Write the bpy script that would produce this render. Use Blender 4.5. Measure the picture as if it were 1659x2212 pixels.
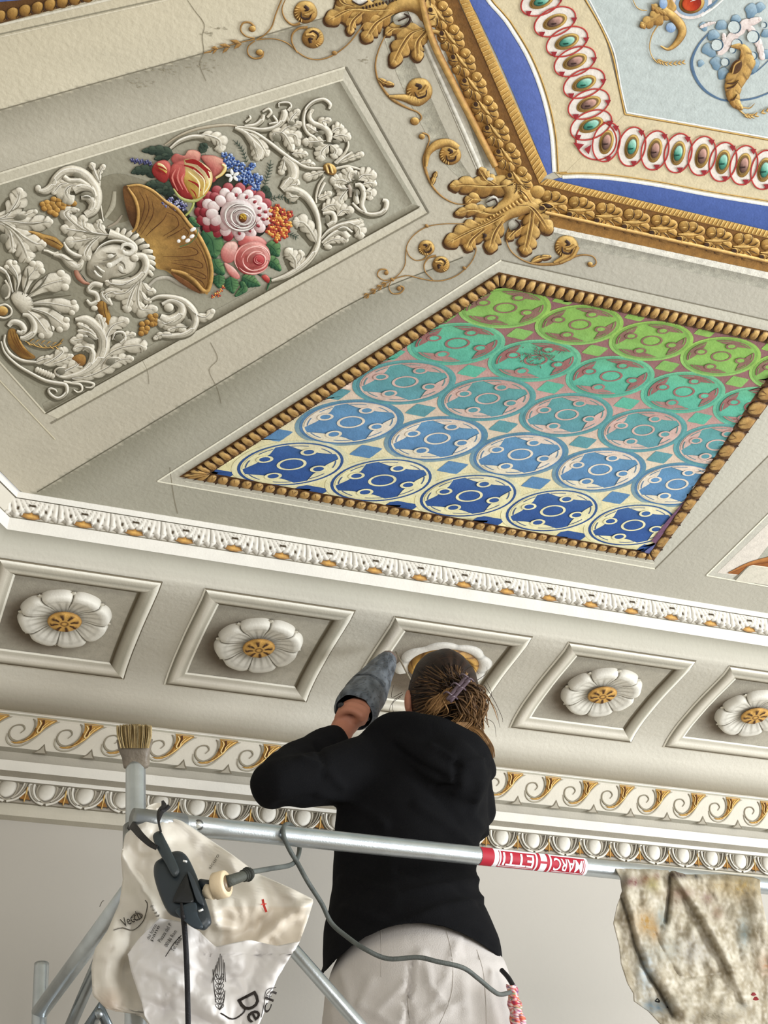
# A painted (trompe-l'oeil) palace ceiling under restoration, seen from below.
# NOTE: the coffer rosettes, mouldings and grotesques of the real room are frescoed in
# trompe-l'oeil, so their light and dark tones are pigment of the painting itself.
import bpy, bmesh, math, random
from mathutils import Vector, Matrix, noise
from mathutils.geometry import tessellate_polygon, delaunay_2d_cdt
from mathutils.bvhtree import BVHTree
random.seed(7)
SC = bpy.context.scene
for _o in list(bpy.data.objects): bpy.data.objects.remove(_o)
COL = SC.collection
# ---------------------------------------------------------------- camera
S = 2.5                     # ceiling height above the camera, metres
CAMZ = 1.6
FPX = 3320.0                # focal length in pixels of the 1659 x 2212 frame
CX, CY = 829.5, 1106.0
AX = Vector((0.93014730, 0.15947313, 0.33074813))     # room axes seen from the camera (right, down, forward)
AY = Vector((0.35126106, -0.64885488, -0.67498371))
AU = Vector((-0.10696578, -0.74401321, 0.65954732))
def wdir(c): return Vector((AX.dot(c), -AY.dot(c), AU.dot(c)))
CAM = Vector((0, 0, CAMZ))
cd = bpy.data.cameras.new('camera'); cam = bpy.data.objects.new('camera', cd); COL.objects.link(cam)
r_, u_, b_ = wdir(Vector((1, 0, 0))), wdir(Vector((0, -1, 0))), wdir(Vector((0, 0, -1)))
cam.matrix_world = Matrix(((r_.x, u_.x, b_.x, CAM.x), (r_.y, u_.y, b_.y, CAM.y), (r_.z, u_.z, b_.z, CAM.z), (0, 0, 0, 1)))
cd.sensor_fit = 'HORIZONTAL'; cd.sensor_width = 36.0; cd.lens = FPX / 1659.0 * 36.0
cd.clip_start = 0.05; SC.camera = cam
# ---------------------------------------------------------------- world, lights, exposure
w = bpy.data.worlds.new('world'); SC.world = w; w.use_nodes = True
bg = w.node_tree.nodes['Background']; bg.inputs[0].default_value = (0.985, 0.985, 0.985, 1); bg.inputs[1].default_value = 0.59
def area(name, loc, target, sx, sy, power, color):
    l = bpy.data.lights.new(name, 'AREA'); l.shape = 'RECTANGLE'; l.size = sx; l.size_y = sy; l.energy = power; l.color = color
    o = bpy.data.objects.new(name, l); COL.objects.link(o); o.location = loc
    o.rotation_euler = (Vector(target) - Vector(loc)).to_track_quat('-Z', 'Y').to_euler(); return o
area('window_light', (6.2, -0.4, 1.8), (1.6, 2.8, 3.7), 2.2, 2.8, 385, (0.92, 0.97, 1.02))
area('rear_fill_light', (1.5, -3.2, 1.7), (1.0, 2.6, 4.0), 3.0, 2.6, 130, (1.0, 0.985, 0.96))  # added fill from behind the camera to brighten the ceiling
SC.view_settings.view_transform = 'Standard'; SC.view_settings.look = 'None'
SC.view_settings.exposure = 0.13; SC.view_settings.gamma = 1.0; SC.view_settings.use_curve_mapping = False
# ---------------------------------------------------------------- helpers
def lin(c):
    return tuple(((v / 255.0) / 12.92 if v / 255.0 <= 0.04045 else ((v / 255.0 + 0.055) / 1.055) ** 2.4) for v in c)
def mix(a, b, t):
    t = max(0.0, min(1.0, t)); return tuple(a[i] + (b[i] - a[i]) * t for i in range(3))
def mul(a, k): return tuple(v * k for v in a)
def hexc(r, g, b): return lin((r, g, b))
def ray(px, py): return wdir(Vector((px - CX, py - CY, FPX)))
def PD(px, py, d):            # point at optical depth d (metres)
    return CAM + ray(px, py) * (d / FPX)
def HH(x, y, z): return Vector((x * S, y * S, CAMZ + z * S))
def on_ceil(px, py, drop=0.0):
    r = ray(px, py); return CAM + r * ((S - drop) / r.z)
def on_vert(px, py, y):       # vertical plane at y (in S units)
    r = ray(px, py); return CAM + r * (y * S / r.y)
def to_px(p):
    v = p - CAM; c = Vector((v.x * AX.x - v.y * AY.x + v.z * AU.x, v.x * AX.y - v.y * AY.y + v.z * AU.y, v.x * AX.z - v.y * AY.z + v.z * AU.z))
    return (CX + c.x / c.z * FPX, CY + c.y / c.z * FPX)
def Z(ox, oy, s):
    return lambda *p: [(ox + a / s, oy + b / s) for a, b in p]
def catmull(pts, n=6, closed=False):
    P = [Vector(p) for p in pts]; out = []; m = len(P)
    if m < 3 and not closed:
        return [P[0].lerp(P[1], i / n) for i in range(n + 1)]
    rng = range(m) if closed else range(m - 1)
    for i in rng:
        if closed: a, b, c, d = P[(i - 1) % m], P[i], P[(i + 1) % m], P[(i + 2) % m]
        else:
            b, c = P[i], P[i + 1]; a = P[i - 1] if i else b * 2 - c; d = P[i + 2] if i + 2 < m else c * 2 - b
        for k in range(n):
            t = k / n
            out.append(0.5 * ((2 * b) + (c - a) * t + (2 * a - 5 * b + 4 * c - d) * t * t + (3 * b - a - 3 * c + d) * t ** 3))
    if not closed: out.append(P[-1].copy())
    return out
class MB:
    def __init__(s): s.v = []; s.f = []; s.c = []
    def add(s, p, c): s.v.append(tuple(p)); s.c.append((c[0], c[1], c[2], 1.0)); return len(s.v) - 1
    def face(s, *i): s.f.append(tuple(i))
    def grid(s, rows, closed=False):     # rows: list of rows of (point, colour)
        idx = [[s.add(p, c) for p, c in r] for r in rows]
        for a, b in zip(idx, idx[1:]):
            n = len(a)
            for j in range(n if closed else n - 1):
                k = (j + 1) % n; s.f.append((a[j], a[k], b[k], b[j]))
        return idx
    def box(s, c, sx, sy, sz, col, rot=None):
        ids = []
        for x in (-1, 1):
            for y in (-1, 1):
                for z in (-1, 1):
                    p = Vector((x * sx / 2, y * sy / 2, z * sz / 2)); p = (rot @ p if rot else p) + Vector(c); ids.append(s.add(p, col))
        for q in ((0, 1, 3, 2), (4, 6, 7, 5), (0, 4, 5, 1), (2, 3, 7, 6), (0, 2, 6, 4), (1, 5, 7, 3)): s.f.append(tuple(ids[i] for i in q))
    def tube(s, pts, rad, col, n=12, cap=True, colf=None):
        pts = [Vector(p) for p in pts]; m = len(pts); rows = []; up = Vector((0.13, 0.2, 0.97)).normalized()
        for i, p in enumerate(pts):
            t = (pts[min(i + 1, m - 1)] - pts[max(i - 1, 0)]).normalized()
            a = (up - t * up.dot(t))
            if a.length < 0.05: a = Vector((1, 0, 0)) - t * t.x
            a.normalize(); up = a; b = t.cross(a); r = rad(i / (m - 1)) if callable(rad) else rad
            rows.append([(p + (a * math.cos(2 * math.pi * k / n) + b * math.sin(2 * math.pi * k / n)) * r, colf(i / (m - 1), k / n) if colf else col) for k in range(n)])
        idx = s.grid(rows, True)
        if cap: s.f.append(tuple(idx[0][::-1])); s.f.append(tuple(idx[-1]))
    def build(s, name, mat, parent=None, smooth=True, recalc=False):
        me = bpy.data.meshes.new(name); me.from_pydata(s.v, [], s.f); me.update()
        ca = me.color_attributes.new('Col', 'FLOAT_COLOR', 'POINT')
        ca.data.foreach_set('color', [x for c in s.c for x in c])
        if smooth: me.polygons.foreach_set('use_smooth', [True] * len(me.polygons))
        if recalc:
            bm = bmesh.new(); bm.from_mesh(me); bmesh.ops.recalc_face_normals(bm, faces=bm.faces); bm.to_mesh(me); bm.free()
        me.materials.append(mat); o = bpy.data.objects.new(name, me); COL.objects.link(o)
        if parent: o.parent = parent
        return o
def tag(o, label=None, cat=None, group=None, kind=None):
    if label: o['label'] = label
    if cat: o['category'] = cat
    if group: o['group'] = group
    if kind: o['kind'] = kind
    return o
def empty(name, loc=(0, 0, 0), parent=None):
    o = bpy.data.objects.new(name, None); o.empty_display_size = 0.05; COL.objects.link(o); o.location = loc
    if parent: o.parent = parent
    return o
def root_of(name, loc):       # an Empty at the base of a thing; parts are written in world space and re-based
    return empty(name, loc)
def put(o, root):             # parent a world-space mesh under an Empty standing at its base
    o.parent = root; l = root.location; o.data.transform(Matrix.Translation(-Vector(l))); return o
def material(name, rough=0.8, metal=0.0, noise_amt=0.10, nscale=14.0, bump=0.15, bscale=220.0, attr=True, color=None, spec=0.35, sheen=0.0, trans=0.0):
    m = bpy.data.materials.new(name); m.use_nodes = True; nt = m.node_tree; N = nt.nodes; L = nt.links
    b = N['Principled BSDF']; b.inputs['Roughness'].default_value = rough; b.inputs['Metallic'].default_value = metal
    b.inputs['Specular IOR Level'].default_value = spec
    tc = N.new('ShaderNodeTexCoord'); ns = N.new('ShaderNodeTexNoise'); ns.inputs['Scale'].default_value = nscale; ns.inputs['Detail'].default_value = 5
    L.new(tc.outputs['Object'], ns.inputs['Vector'])
    mr = N.new('ShaderNodeMapRange'); mr.inputs[1].default_value = 0.25; mr.inputs[2].default_value = 0.75
    mr.inputs[3].default_value = 1 - noise_amt; mr.inputs[4].default_value = 1 + noise_amt; L.new(ns.outputs[0], mr.inputs[0])
    mx = N.new('ShaderNodeMix'); mx.data_type = 'RGBA'; mx.blend_type = 'MULTIPLY'; mx.inputs[0].default_value = 1.0
    if attr:
        at = N.new('ShaderNodeAttribute'); at.attribute_name = 'Col'; L.new(at.outputs['Color'], mx.inputs[6])
    else: mx.inputs[6].default_value = (*color, 1)
    cb = N.new('ShaderNodeCombineColor'); 
    for i in range(3): L.new(mr.outputs[0], cb.inputs[i])
    L.new(cb.outputs[0], mx.inputs[7]); L.new(mx.outputs[2], b.inputs['Base Color'])
    if bump:
        n2 = N.new('ShaderNodeTexNoise'); n2.inputs['Scale'].default_value = bscale; n2.inputs['Detail'].default_value = 4
        L.new(tc.outputs['Object'], n2.inputs['Vector']); bp = N.new('ShaderNodeBump'); bp.inputs['Strength'].default_value = bump
        bp.inputs['Distance'].default_value = 0.004; L.new(n2.outputs[0], bp.inputs['Height']); L.new(bp.outputs[0], b.inputs['Normal'])
    if trans: b.inputs['Transmission Weight'].default_value = trans
    if sheen: b.inputs['Sheen Weight'].default_value = sheen
    return m
M_PLASTER = material('frescoed_plaster', 0.9, 0, 0.05, 5.0, 0.35, 90.0, spec=0.2)
M_FRESCO = material('fresco_paint', 0.82, 0, 0.10, 60.0, 0.22, 200.0, spec=0.25)
M_GILT = material('gilt_paint', 0.62, 0.0, 0.26, 70.0, 0.25, 260.0, spec=0.4)
M_STUCCO = material('stucco_moulding', 0.85, 0, 0.05, 18.0, 0.2, 160.0, spec=0.25)
M_WALL = material('wall_plaster', 0.92, 0, 0.02, 3.0, 0.1, 120.0, spec=0.2)
# palette of the room
CREAM = hexc(206, 198, 178); WHITE = hexc(222, 218, 208); GREY = hexc(176, 172, 156); DGREY = hexc(122, 116, 100); LINE = hexc(96, 90, 76)
GOLD = hexc(186, 142, 72); GOLDL = hexc(226, 190, 116); GOLDD = hexc(96, 62, 26); GOLDM = hexc(150, 108, 52)
WH3 = (hexc(116, 108, 88), hexc(208, 201, 182), hexc(242, 236, 220))
GO3 = (hexc(82, 50, 18), hexc(166, 124, 60), hexc(226, 190, 116))
# ================================================================ structure
CORX, CY0 = 0.156, 1.0754                      # room corner at the ceiling edge (S units)
R2 = math.sqrt(0.5)
def path_pts(y, xr=1.62, L=0.95):              # back wall line at distance y, corner, diagonal wall
    d = y - CY0; cx = CORX - 0.41421 * d
    return [(xr, y), (cx, y), (cx - L * R2, y - L * R2)]
def sweep(mb, prof, nseg=1):                   # prof: list of (y, z, colour); same colour across a strip pair
    for (a, b) in zip(prof, prof[1:]):
        ca = a[3] if len(a) > 3 else a[2]; cb = b[2]
        A = path_pts(a[0]); B = path_pts(b[0])
        rows = [[(HH(p[0], p[1], a[1]), ca) for p in A], [(HH(p[0], p[1], b[1]), cb) for p in B]]
        mb.grid(rows)
# ceiling slab, a little beyond the moulding
ceiling = MB()
ring = [(1.62, 1.0796), (CORX, 1.0796), (CORX - 0.95 * R2, 1.0796 - 0.95 * R2), (CORX - 0.95 * R2, -0.6), (1.62, -0.6)]
ci = [ceiling.add(HH(x, y, 1.0008), hexc(190, 186, 168)) for x, y in ring] + [ceiling.add(HH(x, y, 1.06), hexc(190, 186, 168)) for x, y in ring]
ceiling.face(*ci[:5]); ceiling.face(*ci[5:][::-1])
for i in range(5): ceiling.face(ci[i], ci[(i + 1) % 5], ci[5 + (i + 1) % 5], ci[5 + i])
ceiling = ceiling.build('ceiling', M_PLASTER, smooth=False); tag(ceiling, kind='structure')
def wall_prism(name, pts, z0, z1, th, col, mat=M_WALL):
    m = MB(); (x0, y0), (x1, y1) = pts; n = Vector((y1 - y0, -(x1 - x0), 0)).normalized() * th
    c = [HH(x0, y0, 0), HH(x1, y1, 0)]; q = []
    for p in (c[0], c[1], c[1] + n, c[0] + n):
        for z in (z0, z1): q.append(m.add((p.x, p.y, z), col))
    for i in range(4): a = 2 * i; b = (2 * i + 2) % 8; m.face(q[a], q[b], q[b + 1], q[a + 1])
    m.face(q[0], q[2], q[4], q[6]); m.face(q[1], q[7], q[5], q[3])
    return tag(m.build(name, mat, smooth=False, recalc=True), kind='structure')
WY = 1.352
pp = path_pts(WY)
WALLC = hexc(184, 179, 170)
wall_back = wall_prism('wall_back', [pp[1], pp[0]], 0, CAMZ + 0.99 * S, -0.2, WALLC)
wall_left = wall_prism('wall_left', [pp[2], pp[1]], 0, CAMZ + 0.99 * S, -0.2, WALLC)
fl = MB(); fl.box((1.4, 0.6, -0.05), 9.6, 8.4, 0.1, hexc(158, 150, 138)); tag(fl.build('floor', M_WALL, smooth=False), kind='structure')

# ---- upper moulding: white fillet, acanthus band, white band (trim_1)
t1 = MB()
sweep(t1, [(1.0790, 1.0, WHITE), (1.0800, 0.9994, WHITE), (1.0812, 0.9944, WHITE)])
sweep(t1, [(1.0812, 0.9944, LINE), (1.0822, 0.9935, LINE)])
BANDC = hexc(196, 190, 176)
sweep(t1, [(1.0822, 0.9935, BANDC), (1.090, 0.9775, BANDC)])
sweep(t1, [(1.090, 0.9775, DGREY), (1.0905, 0.9765, DGREY)])
sweep(t1, [(1.0905, 0.9765, WHITE), (1.0935, 0.9640, WHITE)])
trim_1 = tag(t1.build('trim_1', M_STUCCO, smooth=False), kind='structure')
# ---- coved soffit with coffers (trim_2)
COVE = [(1.0935, .9640), (1.0975, .9560), (1.1030, .9485), (1.110, .9440), (1.125, .9425), (1.150, .9440), (1.17, .9455), (1.190, .9463), (1.21, .9463), (1.230, .9460), (1.245, .9445), (1.257, .9425), (1.268, .9390), (1.280, .9350), (1.292, .9310), (1.302, .9265), (1.309, .9222), (1.313, .9170)]
def cove_z(y):
    for (a, za), (b, zb) in zip(COVE, COVE[1:]):
        if y <= b: return za + (zb - za) * (y - a) / (b - a)
    return COVE[-1][1]
def cove_n(y):
    e = 0.006; d = (cove_z(y + e) - cove_z(y - e)) / (2 * e); return Vector((0, d, -1)).normalized()   # points into the room
def cove(x, y, off=0.0): return HH(x, y, cove_z(y)) + cove_n(y) * off
cc1, cc2, cc3 = hexc(128, 124, 110), hexc(194, 189, 175), hexc(198, 192, 178)
def cove_col(y):  # painted shading under the white moulding, darker again at the foot
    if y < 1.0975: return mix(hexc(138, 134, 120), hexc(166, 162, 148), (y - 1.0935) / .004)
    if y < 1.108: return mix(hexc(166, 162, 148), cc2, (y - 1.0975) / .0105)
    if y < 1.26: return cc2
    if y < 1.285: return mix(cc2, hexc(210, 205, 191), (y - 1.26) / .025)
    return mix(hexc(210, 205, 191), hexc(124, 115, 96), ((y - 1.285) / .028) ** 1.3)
t2 = MB(); fine = []
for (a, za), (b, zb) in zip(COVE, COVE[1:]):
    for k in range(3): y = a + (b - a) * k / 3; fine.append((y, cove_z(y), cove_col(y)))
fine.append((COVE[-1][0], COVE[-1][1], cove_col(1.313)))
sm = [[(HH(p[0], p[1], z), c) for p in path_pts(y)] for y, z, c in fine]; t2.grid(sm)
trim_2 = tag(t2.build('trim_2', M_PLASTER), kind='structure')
# ---- frieze of running scrolls (trim_3) and egg and dart (trim_4)
t3 = MB(); FR = hexc(206, 200, 186); GB = hexc(158, 153, 138)
FY0, FY1 = 1.3205, 1.3206
sweep(t3, [(1.313, .9170, WHITE), (1.3155, .9172, WHITE), (1.3165, .9165, WHITE)])
sweep(t3, [(1.3165, .9165, GREY), (1.3185, .9155, GREY)])
sweep(t3, [(1.3185, .9155, FR), (FY0, .9140, FR), (FY1, .8782, FR)])
sweep(t3, [(FY1, .8782, GB), (1.3262, .8765, GB)])
sweep(t3, [(1.3262, .8765, hexc(176, 170, 156)), (1.3300, .8690, hexc(176, 170, 156))])
sweep(t3, [(1.3220, .8640, WHITE), (1.3235, .8530, WHITE)])
sweep(t3, [(1.3300, .8690, GB), (1.3220, .8640, GB)])
sweep(t3, [(1.3235, .8530, hexc(160, 154, 140)), (1.3330, .8520, hexc(160, 154, 140))])
sweep(t3, [(1.3330, .8520, WHITE), (1.3338, .8483, WHITE)])
trim_3 = tag(t3.build('trim_3', M_STUCCO, smooth=False), kind='structure')
EY0, EY1 = 1.3385, 1.3386
t4 = MB()
sweep(t4, [(1.3338, .8483, hexc(150, 144, 130)), (EY0, .8478, hexc(150, 144, 130))])
sweep(t4, [(EY0, .8478, hexc(168, 160, 146)), (EY1, .8270, hexc(168, 160, 146))])
sweep(t4, [(EY1, .8270, DGREY), (1.3400, .8262, DGREY)])
sweep(t4, [(1.3400, .8262, hexc(190, 184, 168)), (1.3412, .8200, hexc(196, 190, 174)), (1.3440, .8150, hexc(196, 190, 174))])
sweep(t4, [(1.3440, .8150, hexc(176, 170, 154)), (1.3530, .8140, hexc(176, 170, 154))])
trim_4 = tag(t4.build('trim_4', M_STUCCO, smooth=False), kind='structure')

# ================================================================ coffers and rosettes on the cove
CP = 0.1974; CX0 = 0.2224
def coffer_frame():
    m = MB(); hw = 0.078; y0, y1 = 1.111, 1.2675; ym = (y0 + y1) / 2; hh = (y1 - y0) / 2
    # inset, height, painted light and shade for sides: top(near ceiling), right, bottom, left
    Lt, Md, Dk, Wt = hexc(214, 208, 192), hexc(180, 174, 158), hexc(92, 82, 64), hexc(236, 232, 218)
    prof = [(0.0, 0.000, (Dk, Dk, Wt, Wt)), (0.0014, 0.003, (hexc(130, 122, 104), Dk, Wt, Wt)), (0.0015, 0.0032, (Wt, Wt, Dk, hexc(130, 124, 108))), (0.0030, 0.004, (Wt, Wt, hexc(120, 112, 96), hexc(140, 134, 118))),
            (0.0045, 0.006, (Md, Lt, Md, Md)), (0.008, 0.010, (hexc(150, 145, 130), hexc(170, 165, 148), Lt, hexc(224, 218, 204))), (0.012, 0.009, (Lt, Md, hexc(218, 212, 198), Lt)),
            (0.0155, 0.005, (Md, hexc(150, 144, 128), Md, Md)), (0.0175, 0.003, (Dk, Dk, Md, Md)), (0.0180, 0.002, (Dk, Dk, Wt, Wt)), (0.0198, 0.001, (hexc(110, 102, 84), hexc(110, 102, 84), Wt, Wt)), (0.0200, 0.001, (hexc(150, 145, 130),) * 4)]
    N = 12
    for side in range(4):
        rows = []
        for ins, h, cs in prof:
            a, b = hw - ins, hh - ins; row = []
            for k in range(N + 1):
                t = -1 + 2 * k / N
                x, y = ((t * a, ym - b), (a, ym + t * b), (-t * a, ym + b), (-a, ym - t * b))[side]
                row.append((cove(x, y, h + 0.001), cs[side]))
            rows.append(row)
        m.grid(rows)
    return m
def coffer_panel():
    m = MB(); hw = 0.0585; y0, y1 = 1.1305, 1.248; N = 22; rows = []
    base, sh = hexc(176, 170, 155), hexc(84, 66, 46); fx, fy = -0.012, 1.196  # sh: the rosette's cast shadow, painted into the panel
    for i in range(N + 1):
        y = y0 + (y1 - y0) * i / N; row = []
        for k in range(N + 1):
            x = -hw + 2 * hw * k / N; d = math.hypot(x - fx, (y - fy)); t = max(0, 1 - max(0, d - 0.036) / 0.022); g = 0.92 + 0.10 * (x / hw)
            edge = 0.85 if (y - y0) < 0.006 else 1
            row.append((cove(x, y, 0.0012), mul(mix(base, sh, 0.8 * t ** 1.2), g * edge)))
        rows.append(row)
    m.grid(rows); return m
def petal(k):
    m = MB(); RR = 0.0455; rows = []; a0 = 2 * math.pi * (k + 0.5) / 8; da = math.pi / 8; nr, na = 12, 20
    for i in range(nr + 1):
        r = 0.28 + 0.72 * i / nr; row = []
        for j in range(na + 1):
            s = -1 + 2 * j / na; a = a0 + da * s * (0.985 if r > .45 else 1.0)
            rr = r * RR * (1 - 0.09 * abs(s) ** 4 * (1 if r > .6 else 0.3))
            hgt = 0.009 + 0.011 * math.sin(min(1, max(0, (r - .28) / .72)) ** 2.2 * math.pi * 0.9) * (1 - 0.35 * s ** 4)
            if r > .97: hgt = 0.001
            wv = 0.5 + 0.5 * math.cos(s * math.pi * 3)
            c = mix(hexc(230, 226, 214), hexc(136, 129, 112), (0.9 if abs(s) > .93 else 0.0) + (0.95 * max(0, wv - .45) * min(1, max(0, .86 - r) * 4)) + .18 * (.72 < r < .80))
            if r < .6: c = mix(c, hexc(128, 120, 102), (.6 - r) * 1.9)
            lit = math.cos(a - math.radians(-60)); c = mul(c, 0.93 + 0.07 * lit)
            if r > .95: c = mix(c, hexc(140, 132, 116), .55)
            row.append((cove(rr * math.cos(a), 1.187 + rr * math.sin(a), hgt), c))
        rows.append(row)
    m.grid(rows); return m
def heart():
    m = MB(); rows = []; RR = 0.0165
    for i in range(11):
        r = i / 10; row = []
        for j in range(40):
            a = 2 * math.pi * j / 40; sp = abs(((a / (2 * math.pi) * 8) % 1) - .5)
            c = hexc(206, 160, 84)
            if .3 < r < .78 and sp < .12: c = hexc(70, 40, 18)
            if .62 < r < .85 and sp < .17: c = hexc(78, 46, 20)
            if .16 < r < .3: c = hexc(110, 72, 30)
            if r > .9: c = hexc(150, 108, 52)
            row.append((cove(r * RR * math.cos(a), 1.187 + r * RR * math.sin(a), 0.016 + 0.008 * math.sqrt(max(0, 1 - r * r)) + (0.003 if .62 < r < .85 and sp < .2 else 0)), c))
        rows.append(row)
    m.grid(rows, True); return m
def outer_tip(k):      # little sepals that show between the petals
    m = MB(); a0 = 2 * math.pi * k / 8; RR = 0.0455; rows = []
    for i in range(5):
        r = RR * (0.80 + 0.19 * i / 4); wd = 0.16 * math.cos(i / 4 * math.pi * .45); row = []
        for j in range(5):
            a = a0 + wd * (-1 + j / 2); row.append((cove(r * math.cos(a), 1.187 + r * math.sin(a), 0.004 + 0.003 * (1 - abs(j - 2) / 2)), hexc(206, 200, 184) if 0 < j < 4 else hexc(120, 112, 96)))
        rows.append(row)
    m.grid(rows); return m
frame_me = coffer_frame().build('coffer_frame', M_STUCCO); panel_me = coffer_panel().build('coffer_panel', M_FRESCO)
petals = [petal(k).build('petal', M_STUCCO) for k in range(8)] + [outer_tip(k).build('sepal', M_STUCCO) for k in range(8)]
heart_me = heart().build('gilded_heart', M_GILT); heart_me['label'] = 'golden flower centre with dark stamens'
protos = [frame_me, panel_me] + petals + [heart_me]
def clone(o, parent, loc=None):
    c = o.copy(); COL.objects.link(c); c.parent = parent
    if loc is not None: c.location = loc
    return c
for i in range(-1, 6):
    x = (CX0 + CP * i) * S
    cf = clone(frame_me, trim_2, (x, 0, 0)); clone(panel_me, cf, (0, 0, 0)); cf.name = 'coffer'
    if i == 2: continue                # the third coffer is being repainted, see below
    ro = clone(heart_me, trim_2, (x, 0, 0)); ro.name = 'rosette'
    for p in petals: clone(p, ro, (0, 0, 0))
# third coffer: unfinished rosette behind the restorer's head, cartouche ring half gilded
x3 = (CX0 + CP * 2)
m = MB(); rows = []
for i in range(41):
    a = math.radians(150 + 250 * i / 40 * 1.0); row = []
    for j in range(7):
        t = j / 6; r = 0.027 + 0.010 * t
        row.append((cove(x3 + r * math.cos(a) * 1.05 + .006, 1.183 + r * math.sin(a) * .9, 0.002 + 0.012 * math.sin(math.pi * t)), mix(hexc(196, 152, 74), hexc(96, 62, 24), abs(t - .5) * 1.5 + .55 * ((i * 7 + j * 3) % 5 == 0))))
    rows.append(row)
m.grid(rows); g = m.build('gilded_ring', M_GILT, trim_2); g['label'] = 'half-gilded ring of the unfinished flower'
for rr, col in ((0.050, hexc(214, 211, 202)),):
    m = MB(); rows = []
    for i in range(49):
        a = math.radians(150 + 250 * i / 48); row = []; lob = 1 + .11 * abs(math.sin(4 * a))
        for j in range(6):
            t = j / 5; r = (0.036 + 0.010 * t) * (lob if t > .5 else 1)
            row.append((cove(x3 + r * math.cos(a) * 1.05 + .006, 1.183 + r * math.sin(a) * .9, 0.001 + 0.006 * math.sin(math.pi * t)), mul(col, (1 - .25 * (t > .9)) * (.72 if abs(math.sin(4 * a)) < .12 else 1))))
        rows.append(row)
    m.grid(rows); m.build('white_petal_ring', M_STUCCO, trim_2)
for p in protos: bpy.data.objects.remove(p)

# ================================================================ repeated units on the mouldings
def band_unit_leaf():          # drooping acanthus leaf; local x across one unit, v down the band
    m = MB(); U = 0.0492; nx, ny = 36, 10; rows = []
    a, b = (1.0822, 0.9935), (1.0900, 0.9772)
    n = Vector((0, (b[1] - a[1]), -(b[0] - a[0]))).normalized(); n = Vector((0, -abs(n.y), -abs(n.z)))
    for i in range(ny + 1):
        v = i / ny; row = []
        for k in range(nx + 1):
            u = -0.5 + k / nx
            vb = 1.0 + 0.0 * u
            sc = abs(math.sin((u + .5) * math.pi * 5)) if abs(u) < .5 else 0
            vmax = 0.86 + 0.16 * sc if abs(u) < .36 else 0.70
            vv = v * vmax
            g1 = u * (1 + 0.9 * (1 - vv)); ph = abs(math.sin(g1 * math.pi * 6.0))
            hgt = 0.0035 + 0.009 * math.sin(vv * math.pi * .8) * (0.4 + 0.6 * ph) + 0.006 * (vv > .8)
            c = mix(hexc(226, 221, 210), hexc(112, 104, 88), (1 - ph) ** 3 * 0.85)
            if abs(abs(u) - .5) < .07 and .22 < vv < .42: c = hexc(64, 52, 34)
            if abs(abs(u) - .24) < .025 and .45 < vv < .62: c = hexc(78, 66, 48)
            if v > .97: hgt = 0.0; c = mix(c, hexc(120, 112, 96), .5)
            y = a[0] + (b[0] - a[0]) * vv; z = a[1] + (b[1] - a[1]) * vv
            row.append((HH(u * U, y, z) + n * hgt, c))
        rows.append(row)
    m.grid(rows); return m
def band_gold():
    m = MB(); U = 0.0492; b = (1.0900, 0.9772)
    out = [(-.15, .74), (-.05, .72), (0, .62), (.05, .72), (.15, .74), (.19, .92), (.06, 1.02), (-.06, 1.02), (-.19, .92)]
    a = (1.0822, 0.9935)
    def P(u, v, h): return HH(u * U, a[0] + (b[0] - a[0]) * v, a[1] + (b[1] - a[1]) * v) + Vector((0, -h * .9, -h * .45))
    c = m.add(P(0, .87, .009), hexc(214, 166, 84)); ids = [m.add(P(u, v, .004), hexc(128, 88, 40)) for u, v in out]
    for i in range(len(ids)): m.face(c, ids[i], ids[(i + 1) % len(ids)])
    return m
pl = band_unit_leaf().build('acanthus_leaf', M_STUCCO); pg = band_gold().build('gilded_tip', M_GILT)
ROT45 = Matrix.Translation(HH(CORX, CY0, 0)) @ Matrix.Rotation(math.radians(45), 4, 'Z') @ Matrix.Translation(-HH(CORX, CY0, 0))
def run(o, parent, x0, pitch, i0, i1, xc=CORX, skip=()):
    for i in range(i0, i1):
        if i in skip: continue
        x = x0 + pitch * i; c = clone(o, parent)
        mt = Matrix.Translation((x * S, 0, 0)); c.matrix_world = mt if x > xc else ROT45 @ mt
    bpy.data.objects.remove(o)
run(pl, trim_1, 0.1687 + 0.0246, 0.0492, -7, 27, .135); run(pg, trim_1, 0.1687, 0.0492, -7, 27, .135)
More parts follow.
